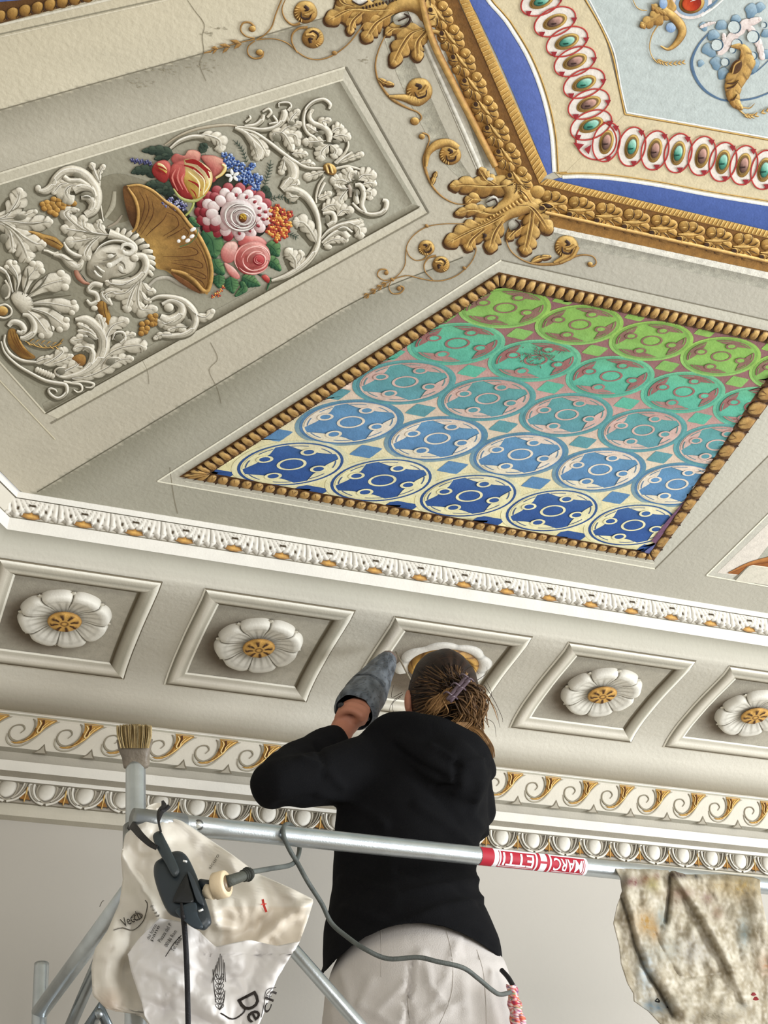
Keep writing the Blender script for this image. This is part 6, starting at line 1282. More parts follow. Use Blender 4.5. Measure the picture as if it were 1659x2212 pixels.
# spigot and bolt on the rail
m = MB(); m.tube([rl0 - rdir * .02, rl0 + rdir * .08], RA * 1.12, STD, 24)
for q in (0,):
    c = PD(429, 1782, 2.83); n = (CAM - c).normalized(); m.tube([c - n * .004, c + n * .004], .011, hexc(200, 202, 200), 16); m.tube([c + n * .004, c + n * .008], .0065, hexc(226, 228, 226), 12)
    m.tube([c + n * .0035, c + n * .006], .0095, hexc(120, 122, 120), 16)
part(m, 'rail_bolt', M_STEEL, scaf, 'round bolt head at the end of the guard rail')
m = MB(); c = (rl0 + topA * 0) ; pA = vert_line(topA, rl0.z); m.tube([pA, pA.lerp(rl0, .5), rl0 + rdir * .01], .014, STD, 12); m.tube([pA - Vector((0, 0, .03)), pA + Vector((0, 0, .03))], RA * 1.25, STD, 20); part(m, 'coupler', M_STEEL, scaf)
# braces and ledgers
m = MB(); a, b = PD(398, 1782, 2.93), PD(778, 2216, 2.86); d = (b - a).normalized(); m.tube([a, b, a + d * 1.25], .0125, STL, 16); brace_end = a + d * 1.25; part(m, 'brace', M_STEEL, scaf, 'diagonal brace passing in front of the white trousers')
m = MB(); a, b = PD(228, 2040, 3.08), PD(150, 2222, 3.17); d = (b - a).normalized(); m.tube([a - d * .25, b, b + d * .5], .0125, STD, 16); part(m, 'brace', M_STEEL, scaf)
lz = PD(150, 2196, 3.18).z; m = MB(); la = vert_line(topB, lz); lb = vert_line(topA, lz - .004); m.tube([la, lb], .017, STL, 16); part(m, 'ledger', M_STEEL, scaf)
m = MB(); c = PD(210, 2196, 3.05)
m.tube([c + Vector((-.02, 0, -.03)), c + Vector((.0, -.01, .02)), c + Vector((.035, 0, -.05))], .012, hexc(120, 128, 132), 12); m.tube([c + Vector((0, -.02, 0)), c + Vector((0, .03, 0))], .009, hexc(170, 176, 178), 12); part(m, 'clamp', M_STEEL, scaf, 'steel clamp on the low ledger')
# ================================================================ sticker on the rail
def on_rail(px, v, off=.0006):      # px = photo x of the tube axis, v = -1..1 around the visible side
    t = 0; # axis point whose image x is px
    lo, hi = 0.0, 2.05
    for _ in range(30):
        mid = (lo + hi) / 2
        if to_px(rl0 + rdir * mid)[0] < px: lo = mid
        else: hi = mid
    c = rl0 + rdir * lo; n = (CAM - c); n = (n - rdir * n.dot(rdir)).normalized(); up = rdir.cross(n).normalized()
    if up.z < 0: up = -up
    a = v * math.radians(78); return c + (n * math.cos(a) + up * math.sin(a)) * (RA + off)
def rail_patch(x0, x1, v0, v1, col, off, nx=10, nv=12):
    m = MB(); m.grid([[(on_rail(x0 + (x1 - x0) * i / nx, v0 + (v1 - v0) * j / nv, off), col) for j in range(nv + 1)] for i in range(nx + 1)]); return m
RD = hexc(168, 22, 44); WT = hexc(232, 228, 230)
def text_mesh(body, size=1.0, bold=0.0):
    cu = bpy.data.curves.new('lettering', 'FONT'); cu.body = body; cu.size = size; cu.offset = bold; cu.resolution_u = 3
    o = bpy.data.objects.new('lettering', cu); COL.objects.link(o); bpy.context.view_layer.update()
    me = bpy.data.meshes.new_from_object(o.evaluated_get(bpy.context.evaluated_depsgraph_get())); bpy.data.objects.remove(o); return me
def map_text(name, body, fn, col, mat, parent_root, cuts=2, bold=0.0, stretch=None):
    me = text_mesh(body, 1.0, bold); bm = bmesh.new(); bm.from_mesh(me); bmesh.ops.triangulate(bm, faces=bm.faces)
    if cuts: bmesh.ops.subdivide_edges(bm, edges=bm.edges, cuts=cuts, use_grid_fill=True)
    xs = [v.co.x for v in bm.verts]; ys = [v.co.y for v in bm.verts]; x0, x1, y0, y1 = min(xs), max(xs), min(ys), max(ys)
    mb = MB()
    for v in bm.verts: mb.add(fn((v.co.x - x0) / (x1 - x0), (v.co.y - y0) / (y1 - y0)), col)
    bm.verts.index_update()
    for f_ in bm.faces: mb.face(*[v.index for v in f_.verts])
    bm.free(); o = mb.build(name, mat, smooth=False); put(o, parent_root) if parent_root else None; return o
def rail_child(mb_or_obj, name=None, mat=None):
    o = mb_or_obj.build(name, mat, smooth=True) if isinstance(mb_or_obj, MB) else mb_or_obj
    o.data.transform(Matrix.Translation(-scaf.location)); o.parent = rail; return o
stk = rail_child(rail_patch(1031, 1258, -.86, .86, WT, .0006, 30), 'sticker', M_PRINT); stk['label'] = 'white and red maker sticker wrapped upside down on the rail'
def addm(dst, src):
    n = len(dst.v); dst.v += src.v; dst.c += src.c; dst.f += [tuple(i + n for i in f) for f in src.f]
pr = MB()
addm(pr, rail_patch(1031, 1057, -.86, .86, RD, .0010, 5)); addm(pr, rail_patch(1067, 1146, -.80, .62, RD, .0010, 16)); addm(pr, rail_patch(1180, 1252, -.78, .66, RD, .0010, 16))
addm(pr, rail_patch(1150, 1156, -.84, .84, RD, .0010, 3)); addm(pr, rail_patch(1170, 1176, -.84, .84, RD, .0010, 3)); addm(pr, rail_patch(1150, 1176, -.08, .10, RD, .0012, 6))
addm(pr, rail_patch(1071, 1143, -.66, -.60, WT, .0014, 12, 2)); addm(pr, rail_patch(1183, 1249, -.66, -.60, WT, .0014, 12, 2)); addm(pr, rail_patch(1068, 1071, -.66, .6, WT, .0014, 2)); addm(pr, rail_patch(1248, 1250, -.6, .5, WT, .0014, 2))
rail_child(pr, 'sticker_panel', M_PRINT)
rail_child(map_text('lettering', 'MARC', lambda x, y: on_rail(1246 - x * 62, .46 - y * .98, .0018), WT, M_PRINT, None, 2, .012)); rail_child(map_text('lettering', 'ETTI', lambda x, y: on_rail(1141 - x * 66, .46 - y * .98, .0018), WT, M_PRINT, None, 2, .012))
# ================================================================ flat brush standing in the post
br = empty('flat_brush', topA + Vector((0, 0, 0))); tag(br, 'wide flat paintbrush with tan bristles standing upright on the scaffold post', 'paintbrush')
def slab(rows, root, name, mat, dth=.018, colf=None, nseg=14):
    m = MB(); R = []
    for (y, xl, xr, D, th) in rows:
        row = []
        for k in range(nseg * 2):
            a = 2 * math.pi * k / (nseg * 2); cx_, hw = (xl + xr) / 2, (xr - xl) / 2; sx = math.copysign(abs(math.cos(a)) ** .45, math.cos(a)); p = PD(cx_ + hw * sx, y, D) - DN * 0 + DN * (-th * math.copysign(abs(math.sin(a)) ** .7, math.sin(a)))
            row.append((p, colf(y, sx, a) if colf else hexc(120, 110, 96)))
        R.append(row)
    idx = m.grid(R, True); m.face(*idx[0]); m.face(*idx[-1][::-1]); return part(m, name, mat, root)
slab([(1598 - 0, 252, 330, 2.95, .014), (1618, 256, 326, 2.95, .016), (1636, 264, 322, 2.95, .017), (1650, 266, 323, 2.95, .017), (1658, 268, 320, 2.95, .015)], br, 'ferrule', M_TAPE, colf=lambda y, s, a: mul(hexc(122, 112, 98), .85 + .2 * (int(y) % 3 == 0)))
random.seed(5)
m = MB()
for k in range(420):
    u = random.uniform(-1, 1); v = random.uniform(-1, 1); x0 = 291 + 34 * u; x1 = 290 + 38 * u + random.uniform(-1.5, 1.5); yt = 1566 + random.uniform(-2, 3) + 3 * abs(u) ** 4
    D0 = 2.95 + v * .017; c = random.choice((hexc(178, 156, 110), hexc(146, 124, 80), hexc(206, 188, 146), hexc(110, 90, 56)))
    m.tube([PD(x0 * .9 + 29, 1616, D0 - (.006 if v < 0 else 0)), PD((x0 + x1) / 2 + u, 1590, D0), PD(x1, yt, D0)], lambda f: .0011 * (1 - .5 * f), c, 3, False)
part(m, 'bristles', M_BRISTLE, br, recalc=False)['kind'] = 'stuff'
m = MB(); m.tube([topA + Vector((0, 0, -.05)), topA + Vector((0, 0, .01))], .011, hexc(120, 96, 60), 10); part(m, 'handle', M_BRISTLE, br)
# ================================================================ carrier bag
def dpoly(P, x, y):
    best = 1e9
    for a, b in zip(P, P[1:]):
        dx, dy = b[0] - a[0], b[1] - a[1]; t = max(0, min(1, ((x - a[0]) * dx + (y - a[1]) * dy) / (dx * dx + dy * dy + 1e-9))); best = min(best, math.hypot(x - a[0] - t * dx, y - a[1] - t * dy))
    return best
def edge_at(P, y):
    for a, b in zip(P, P[1:]):
        if a[1] <= y <= b[1]: return a[0] + (b[0] - a[0]) * (y - a[1]) / (b[1] - a[1] + 1e-9)
    return P[0][0] if y < P[0][1] else P[-1][0]
def sheet(L, R, y0, y1, dep, colf, nx=50, ny=60, back=None, topf=None):
    m = MB(); rows = []
    for i in range(ny + 1):
        row = []
        for j in range(nx + 1):
            u = j / nx; y = y0 + (y1 - y0) * i / ny; x = edge_at(L, y) * (1 - u) + edge_at(R, y) * u
            if topf: yt = topf(x); y = yt + (y1 - yt) * i / ny
            row.append((PD(x, y, dep(x, y)), colf(x, y)))
        rows.append(row)
    m.grid(rows)
    if back:
        rb = []
        for i in range(ny + 1):
            row = []
            for j in range(nx + 1):
                p = Vector(rows[i][j][0]); e = min(1, 4 * (j / nx) * (1 - j / nx)) ** .5; row.append((p + DN * (.002 + back * e), rows[i][j][1]))
            rb.append(row)
        m.grid([r[::-1] for r in rb]); n = (nx + 1) * (ny + 1)
        for i in range(ny):
            for j in (0, nx): a = i * (nx + 1) + j; b = a + nx + 1; rj = nx - j; c = n + i * (nx + 1) + rj; d = c + nx + 1; m.face(a, b, d, c)
    return m
bagL = [(317, 1743), (300, 1775), (270, 1803), (261, 1850), (265, 1900), (258, 1950), (232, 2010), (205, 2050), (197, 2090), (200, 2150), (232, 2182), (300, 2192), (350, 2240)]
bagR = [(350, 1756), (392, 1776), (430, 1800), (505, 1850), (560, 1890), (640, 1925), (678, 1944), (664, 1990), (647, 2035), (600, 2110), (560, 2212), (548, 2240)]
bf = [([(261, 1840), (300, 1910), (343, 1980)], 9, -.022), ([(345, 1757), (420, 1850), (470, 1900)], 30, .02), ([(240, 1990), (225, 2080), (240, 2160)], 22, -.02), ([(300, 1990), (262, 2100), (285, 2190)], 16, .018), ([(560, 1890), (600, 1960), (560, 2020)], 26, .02), ([(678, 1944), (610, 1985), (560, 2030)], 12, -.018), ([(450, 1930), (470, 2000), (500, 2005)], 8, -.012), ([(330, 1800), (310, 1870)], 16, .015), ([(600, 1900), (650, 1960)], 14, -.012), ([(440, 1820), (560, 1920)], 16, -.01)]
def bdep(x, y): return GV(x, y) * (2.78 + .05 * noise.noise(Vector((x * .012, y * .012, 5))) + .012 * abs(noise.noise(Vector((x * .04, y * .03, 2)))) + sum(a * math.exp(-(dpoly(P, x, y) / w_) ** 2) for P, w_, a in bf))
BC = hexc(222, 215, 201)
def bcol(x, y):
    c = BC
    if y > 2130 and x < 270: c = mix(c, hexc(190, 160, 132), .5 * math.exp(-((x - 236) ** 2 + (y - 2165) ** 2) / 900))
    if 480 < x < 660 and y > 1960: c = mix(c, hexc(200, 178, 148), .35)
    return c
bag = empty('carrier_bag', PD(430, 2150, 2.78)); tag(bag, 'crumpled white printed carrier bag hanging open from the scaffold post', 'bag')
m = sheet(bagL, bagR, 1745, 2240, bdep, bcol, 60, 80, back=.045); part(m, 'bag_body', M_BAG, bag)
fL = [(343, 1983), (300, 2030), (276, 2062), (285, 2100), (305, 2160), (312, 2195), (340, 2240)]; fR = [(648, 1983), (648, 2033), (600, 2110), (560, 2212), (548, 2240)]
ftop = lambda x: (lambda P: next((a[1] + (b[1] - a[1]) * (x - a[0]) / (b[0] - a[0]) for a, b in zip(P, P[1:]) if a[0] <= x <= b[0]), 2062 if x < 343 else 2035))([(276, 2062), (300, 2028), (343, 1983), (395, 1992), (430, 2012), (466, 2046), (540, 2030), (600, 2044), (650, 2034)])
ff_ = [([(300, 2080), (400, 2130), (470, 2200)], 18, -.018), ([(466, 2046), (430, 2120), (330, 2200)], 18, .016), ([(400, 1995), (410, 2100), (380, 2190)], 20, -.016), ([(560, 2040), (540, 2120), (520, 2212)], 18, .018), ([(640, 2040), (590, 2100)], 12, -.012), ([(300, 2160), (400, 2190), (470, 2212)], 12, .014), ([(350, 2040), (460, 2110)], 10, -.012)]
def fdep(x, y): return GV(x, y) * (2.712 + .02 * noise.noise(Vector((x * .015, y * .015, 8))) + .010 * abs(noise.noise(Vector((x * .05, y * .04, 1)))) + sum(a * math.exp(-(dpoly(P, x, y) / w_) ** 2) for P, w_, a in ff_) + .03 * max(0, 1 - abs(x - 276) / 30))
m = MB(); rows = []
for i in range(61):
    row = []
    for j in range(61):
        u = j / 60; x = 276 + (648 - 276) * u; yt = ftop(x); t = i / 60; y = yt + (2244 - yt) * t; xl, xr = edge_at(fL, y), edge_at(fR, y); x2 = max(x, xl) if y > 2062 else x; x2 = min(x2, xr) if y > 2033 else x2
        x2 = xl + (xr - xl) * u if y > 2062 else x2; row.append((PD(x2, y, fdep(x2, y)), hexc(232, 228, 224)))  # coloured whiter than the body for the brighter light it gets
    rows.append(row)
m.grid(rows); front = part(m, 'front_panel', M_BAG, bag, 'whiter printed front panel of the bag')
md = front.modifiers.new('thickness', 'SOLIDIFY'); md.thickness = .0012
def bagtext(body, ox, oy, ang, wd, ht, dep, col, bold=0.0, name='printed_text', lab=None):
    ca, sa = math.cos(math.radians(ang)), math.sin(math.radians(ang))
    def fn(x, y):
        u, v = x * wd, -(y * ht); px, py = ox + u * ca - v * sa, oy + u * sa + v * ca; return PD(px, py, dep(px, py) - .0045)
    o = map_text(name, body, fn, col, M_PRINT, bag, 1, bold)
    return o
INK = hexc(44, 38, 34); INK2 = hexc(90, 84, 74)
bagtext('Vecch', 268, 2004, -28, 44, 20, bdep, INK, 0)
bagtext('De', 512, 2160, 62, 58, 44, fdep, INK, .01)
for k, t in enumerate(('Piazza del P', '00186 Rom', 'Tel. 0668')): bagtext(t, 347 + 14 * k, 2036 + 10 * k, -58, 46 - 6 * k, 8, fdep if k else fdep, INK)
for k, t in enumerate(('dal forno', 'pane')): bagtext(t, 322 + 9 * k, 2030 + 4 * k, -62, 36, 7, lambda x, y: min(bdep(x, y), fdep(x, y)), INK)
bagtext('ch', 580, 2190, -68, 50, 20, fdep, INK); bagtext('sicuro', 455, 1878, -58, 36, 7, bdep, INK2)
def ink_lines(name, lines, dep, lab=None):
    m = MB()
    for pts, w_, c in lines:
        P = catmull(pts, 4); L = len(P); rows = []
        for i, p in enumerate(P):
            t = (P[min(i + 1, L - 1)] - P[max(i - 1, 0)]).normalized(); n = Vector((-t.y, t.x)) * w_ / 2; rows.append([(PD(*(p + n), dep(p.x, p.y) - .004), c), (PD(*(p - n), dep(p.x, p.y) - .004), c)])
        m.grid(rows)
    o = part(m, name, M_PRINT, bag, lab, recalc=False); return o
ZW = Z(180, 1700, 3.072)
wl = []
for dx in (-52, -36, -20, -4, 12, 28, 40): wl.append((ZW((905 + dx, 1250 + abs(dx + 4)), (905 + dx * .6 + 6, 1100 + abs(dx) * 1.6)), 1.4, INK))
for k in range(7):
    y = 1270 + 33 * k
    for s in (-1, 1): wl.append((ZW((905, y + 10), (905 + s * 26, y - 14), (905 + s * 16, y - 30), (905, y + 10)), 1.5, INK))
wl.append((ZW((860, 1210), (868, 1330), (880, 1430)), 1.8, INK)); wl.append((ZW((940, 1350), (930, 1430), (905, 1480)), 1.8, INK)); wl.append((ZW((910, 1500), (990, 1540), (1060, 1500), (1075, 1460)), 3.4, INK))
ink_lines('wheat_emblem', wl, fdep, 'printed ear of wheat')
mdep = lambda x, y: min(bdep(x, y), fdep(x, y) if y > 1990 and x > 340 else 9)
for L_ in ([(ZW((200, 950), (260, 935), (330, 950), (390, 900), (415, 840), (425, 780), (410, 750)), 2.2, INK2)], [(ZW((320, 860), (350, 840), (390, 850), (370, 880), (330, 880)), 2, INK2)], [(ZW((108, 795), (125, 760), (138, 755)), 1.6, INK2)], [(ZW((545, 1125), (600, 1040), (650, 985)), 1.8, INK)], [(ZW((385, 1045), (430, 1000), (455, 990)), 1.8, INK)]): ink_lines('printed_stroke', L_, mdep)
ink_lines('red_mark', [(ZW((1190, 745), (1200, 790), (1215, 830)), 5, hexc(196, 60, 50)), (ZW((1180, 780), (1215, 775)), 2.4, hexc(196, 60, 50))], bdep, 'small red print')
ink_lines('printed_frame', [(ZW((1280, 1330), (1215, 1350), (1200, 1440), (1180, 1530)), 1.6, INK), (ZW((1250, 1340), (1215, 1380), (1250, 1390)), 1.4, INK)], fdep)
# ================================================================ socket block tied to the post, with straps, plug and lead
def rbox(P, name, mat, root, col, th, lab=None, r=.35):    # rounded slab from a pixel outline at depth D; outline spline
    out, D = P; pts = catmull(out, 5, True); c = sum(pts, Vector((0, 0))) / len(pts); m = MB(); rows = []
    for s_, d_ in ((.80, -th / 2), (.95, -th * .44), (1.0, -th * .25), (1.0, th * .25), (.95, th * .44), (.8, th / 2)):
        rows.append([(PV(*(c + (p - c) * s_), D + d_), col) for p in pts])
    idx = m.grid(rows, True)
    for l, rr in ((idx[0], 1), (idx[-1], 0)):
        k = m.add(PV(c.x, c.y, D + (-th / 2 if rr else th / 2)), col)
        for i in range(len(l)): m.face(l[i], l[(i + 1) % len(l)], k)
    return part(m, name, mat, root, lab)
sk = empty('socket_block', PV(394, 1960, 2.62)); tag(sk, 'dark oval power socket block tied with black tape to the scaffold post', 'power socket')
NV = hexc(34, 42, 46)
rbox((ZW((470, 520), (520, 470), (610, 425), (680, 450), (740, 560), (800, 720), (850, 880), (830, 930), (780, 950), (660, 880), (560, 830), (480, 640)), 2.62), 'socket_body', M_PLAST, sk, NV, .05)
rbox((ZW((462, 320), (510, 293), (545, 350), (590, 440), (640, 560), (600, 600), (540, 500), (480, 390)), 2.60), 'handle', M_PLAST, sk, hexc(42, 50, 52), .03)
rbox((ZW((690, 575), (640, 650), (598, 745), (620, 770), (735, 765), (710, 650)), 2.592), 'socket_opening', M_PLAST, sk, hexc(10, 12, 12), .012, 'black triangular opening')
rbox((ZW((615, 810), (740, 765), (760, 850), (795, 930), (740, 940), (650, 870)), 2.585), 'hinged_cover', M_PLAST, sk, hexc(36, 48, 56), .014)
rbox((ZW((690, 560), (735, 610), (790, 740), (800, 790), (755, 760), (720, 660)), 2.588), 'side_rim', M_PLAST, sk, hexc(48, 56, 62), .012)
for p_ in (((662, 490), (688, 496)), ((765, 825), (795, 812))):
    m = MB(); a, b = ZW(*p_); m.tube([PV(*a, 2.578), PV(*b, 2.578)], .0018, hexc(220, 220, 216), 8); part(m, 'painted_glint', M_PLAST, sk, 'small pale glint on the plastic')  # glint on the dark plastic, modelled as a pale bar
def strap(pts, w_, name, root, mat=M_RUBBER, col=hexc(22, 20, 22), th=.003):
    m = MB(); P = catmull([(x, y) for x, y, d in pts], 6); Dp = [p[2] for p in pts]; L = len(P); rows = []
    for i, p in enumerate(P):
        f_ = i / (L - 1) * (len(Dp) - 1); j = min(int(f_), len(Dp) - 2); D = Dp[j] + (Dp[j + 1] - Dp[j]) * (f_ - j); t = (P[min(i + 1, L - 1)] - P[max(i - 1, 0)]).normalized(); ww = w_(i / (L - 1)) if callable(w_) else w_; n = Vector((-t.y, t.x)) * ww / 2
        rows.append([(PV(*(p + n), D), col), (PV(*(p + n), D + th), col), (PV(*(p - n), D + th), col), (PV(*(p - n), D), col)])
    idx = m.grid(rows, True); m.face(*idx[0]); m.face(*idx[-1][::-1]); o = part(m, name, mat, root); return o
strap([(*p, d) for p, d in zip(ZW((283, 240), (330, 262), (380, 320), (440, 375), (490, 405)), (2.90, 2.72, 2.64, 2.60, 2.58))], lambda f: 20 - 9 * f, 'tape', sk)
strap([(*p, d) for p, d in zip(ZW((525, 90), (535, 130), (510, 170), (500, 230), (515, 300)), (2.74, 2.70, 2.66, 2.62, 2.58))], lambda f: 5 + 10 * math.sin(math.pi * min(1, f * 1.3)), 'tape', sk)
strap([(*p, d) for p, d in zip(ZW((570, 122), (545, 150), (515, 160)), (2.69, 2.68, 2.67))], lambda f: 8, 'tape', sk)
strap([(*p, d) for p, d in zip(ZW((650, 770), (660, 860), (672, 940), (685, 1150), (692, 1400), (697, 1640)), (2.575, 2.57, 2.60, 2.63, 2.63, 2.66))], lambda f: 5 + 7 * min(1, f * 3), 'strap_tail', sk)
ad = empty('plug_adapter', PV(474, 1918, 2.60)); tag(ad, 'cream plastic adapter ring between socket block and grey plug', 'adapter')
m = MB(); a = PV(432, 1910, 2.61); b = PV(*ZW((870, 660))[0], 2.60); c_ = PV(*ZW((955, 640))[0], 2.59); CRM = hexc(216, 196, 162)
m.tube([a, a.lerp(b, .8)], .009, NV, 12); part(m, 'pin_sleeve', M_PLAST, ad)
m = MB(); m.tube([b, b.lerp(c_, .1), b.lerp(c_, .9), c_], lambda f: .0225 if .05 < f < .95 else .020, CRM, 20); m.tube([c_ - (c_ - b) * .05, c_ + (c_ - b) * .03], .014, hexc(120, 100, 74), 16); part(m, 'adapter_ring', M_PLAST, ad)
m = MB(); d0 = PV(*ZW((812, 690))[0], 2.605); d1 = PV(*ZW((872, 700))[0], 2.60); m.tube([d0, d1], .012, hexc(222, 206, 176), 12); part(m, 'adapter_neck', M_PLAST, ad)
ld = empty('power_lead', PD(515, 1894, 2.60)); tag(ld, 'grey rubber lead looped over the guard rail and running to the hip', 'cable')
m = MB(); CB = hexc(84, 88, 84); p0, p1 = PV(*ZW((945, 632))[0], 2.59), PV(*ZW((1090, 580))[0], 2.63); dd = (p1 - p0)
m.tube([p0, p0 + dd * .25, p0 + dd * .9, p1], lambda f: .0105 - .003 * f, hexc(72, 74, 66), 16)
for k in range(4): q = p0 + dd * (.80 + .09 * k); m.tube([q, q + dd * .035], .0125 if k == 2 else .0105, hexc(50, 52, 46), 14)
part(m, 'plug', M_RUBBER, ld, 'ribbed dark plug')
RT = on_rail(618, 1.1, .006)
def railD(x): t = (x - 310) / (1332 - 310); return 2.79 + (3.33 - 2.79) * t
cab1 = [PV(541, 1884, 2.64), PV(587, 1876, 2.78), PD(626, 1869, 2.90), PD(641, 1856, 2.97), PD(647, 1832, 3.01), PD(643, 1806, 3.02), PD(630, 1784, 3.00), PD(618, 1781, 2.955), PD(612, 1790, 2.915), PD(613, 1806, 2.90), PD(619, 1822, 2.915), PD(629, 1842, 2.93), PD(642, 1863, 2.93), PD(665, 1905, 2.92), PD(695, 1952, 2.95), PD(716, 1994, 2.95), PD(750, 2024, 2.93), PD(788, 2050, 2.90), PD(838, 2071, 2.90), PD(902, 2068, 2.90), PD(944, 2077, 2.90), PD(999, 2090, 2.91), PD(1032, 2113, 2.93), PD(1062, 2138, 2.95), PD(1080, 2148, 2.98), PD(1102, 2144, 3.02)]
m = MB(); m.tube(catmull(cab1, 6), .0046, CB, 10, colf=lambda f, k: mul(CB, .75 + .5 * noise.noise(Vector((f * 40, k * 2, 0))) + .25)); part(m, 'cable', M_RUBBER, ld)
# ================================================================ stained drop cloth over the rail
ZC8 = Z(1260, 1800, 4.158)
dL = ZC8((262, 255), (330, 385), (352, 500), (300, 640), (268, 800), (320, 1000), (336, 1160), (395, 1340), (448, 1430), (452, 1500), (580, 1590), (700, 1720), (720, 1860)); dR = [(1642, 1890), (1656, 1960), (1690, 2080), (1730, 2250)]
dtop = lambda x: (lambda P: next((a[1] + (b[1] - a[1]) * (x - a[0]) / (b[0] - a[0]) for a, b in zip(P, P[1:]) if a[0] <= x <= b[0]), 1862 if x < 1324 else 1904))(ZC8((262, 255), (520, 285), (760, 308), (790, 320), (920, 350), (1300, 375), (1530, 400), (1600, 430)))
cfolds = [([ZC8((265, 420))[0], *ZC8((330, 560), (400, 740), (460, 1000), (560, 1250), (680, 1420), (800, 1640))], 6, .045), (ZC8((780, 320), (770, 560), (740, 800)), 5, .04), (ZC8((740, 380), (720, 700), (680, 900)), 14, .03), (ZC8((600, 900), (700, 1100), (820, 1300)), 10, -.02), (ZC8((640, 900), (740, 1120), (860, 1280)), 5, .02),
          (ZC8((790, 330), (960, 570), (1150, 860), (1300, 1150), (1450, 1500)), 9, -.035), (ZC8((900, 600), (1080, 900), (1250, 1200)), 10, .025), (ZC8((400, 420), (440, 800), (600, 1150), (900, 1600)), 16, -.03), (ZC8((920, 340), (1100, 500), (1300, 800)), 10, .014), (ZC8((1540, 500), (1600, 900)), 20, -.02), (ZC8((1100, 450), (1400, 500)), 12, .01), (ZC8((900, 1300), (1300, 1250)), 6, .012)]
def cdep(x, y):
    yt = dtop(x); base = railD(x) - .005; over = max(0, 1 - (y - yt) / 16.0)
    return (base + .03 * over ** 2 - .028 * (1 - over) + .04 * noise.noise(Vector((x * .01, y * .008, 9))) * min(1, (y - yt) / 60) + .010 * noise.noise(Vector((x * .045, y * .03, 3))) * min(1, (y - yt) / 30) + .002 * noise.noise(Vector((x * .13, y * .08, 4))) + .62 * sum(a * math.exp(-(dpoly(P, x, y) / w_) ** 2) for P, w_, a in cfolds) * min(1, (y - yt) / 14)) * GV(x, y, 1885)
spots = []
for zx, zy, rx, ry, c, a in ((560, 800, 90, 100, hexc(150, 118, 66), .75), (640, 880, 40, 90, hexc(150, 112, 50), .8), (430, 440, 90, 40, hexc(110, 70, 66), .75), (560, 420, 40, 40, hexc(104, 64, 54), .8), (650, 400, 30, 40, hexc(96, 56, 54), .8), (880, 540, 110, 50, hexc(120, 92, 78), .6), (830, 620, 90, 60, hexc(118, 104, 86), .6),
                              (1440, 470, 140, 110, hexc(160, 138, 92), .7), (1220, 480, 110, 60, hexc(150, 132, 96), .6), (1110, 590, 50, 50, hexc(120, 94, 86), .6), (1440, 900, 50, 130, hexc(150, 160, 158), .7), (1200, 720, 60, 60, hexc(140, 118, 100), .6), (700, 780, 60, 110, hexc(130, 138, 134), .6), (760, 1050, 140, 100, hexc(150, 152, 144), .5),
                              (560, 1250, 70, 170, hexc(150, 162, 168), .6), (640, 1560, 120, 60, hexc(120, 140, 152), .7), (340, 420, 60, 60, hexc(126, 124, 114), .6), (400, 1300, 50, 80, hexc(140, 128, 104), .6), (1000, 1060, 130, 130, hexc(172, 168, 160), .6), (1180, 1650, 220, 60, hexc(110, 102, 84), .7), (620, 460, 60, 60, hexc(164, 152, 100), .6), (1430, 1550, 50, 40, hexc(120, 118, 108), .6),
                              (1640, 1180, 60, 90, hexc(160, 126, 96), .6), (820, 370, 60, 40, hexc(70, 54, 46), .8), (880, 380, 40, 30, hexc(70, 50, 46), .8), (1010, 390, 26, 26, hexc(66, 62, 56), .9)):
    spots.append((1260 + zx / 4.158, 1800 + zy / 4.158, rx / 4.158, ry / 4.158, c, a))
def ccol(x, y):
    n1 = noise.noise(Vector((x * .05, y * .035, 1))); n2 = noise.noise(Vector((x * .16, y * .12, 7))); n3 = noise.noise(Vector((x * .4, y * .25, 2)))
    c = mix(hexc(188, 180, 162), hexc(148, 137, 115), .5 + n1 * 1.0); c = mix(c, hexc(206, 199, 186), max(0, n2) * 1.0); c = mix(c, hexc(116, 105, 84), max(0, -n2 - .1) * .9 + max(0, n3 - .3) * .6)
    for sx, sy, rx, ry, cc, a in spots:
        d = ((x - sx) / rx) ** 2 + ((y - sy) / ry) ** 2
        if d < 5: c = mix(c, cc, min(1, a * 1.35) * math.exp(-d * .9) * (.8 + .7 * n2 + .4 * n3))
    return c
cloth = empty('drop_cloth', PD(1490, 1890, 3.38)); tag(cloth, 'paint-stained canvas drop cloth hung over the right end of the guard rail', 'cloth')
m = MB(); rows = []; NX, NY = 120, 150
for i in range(NY + 1):
    row = []
    for j in range(NX + 1):
        u = j / NX; t = i / NY; yy = 1858 + (2250 - 1858) * t; xl, xr = edge_at(dL, yy), edge_at(dR, yy); x = xl + (xr - xl) * u; yt = dtop(x); y = yt + (2250 - yt) * t; row.append((PD(x, y, cdep(x, y)), ccol(x, y)))
    rows.append(row)
m.grid(rows)
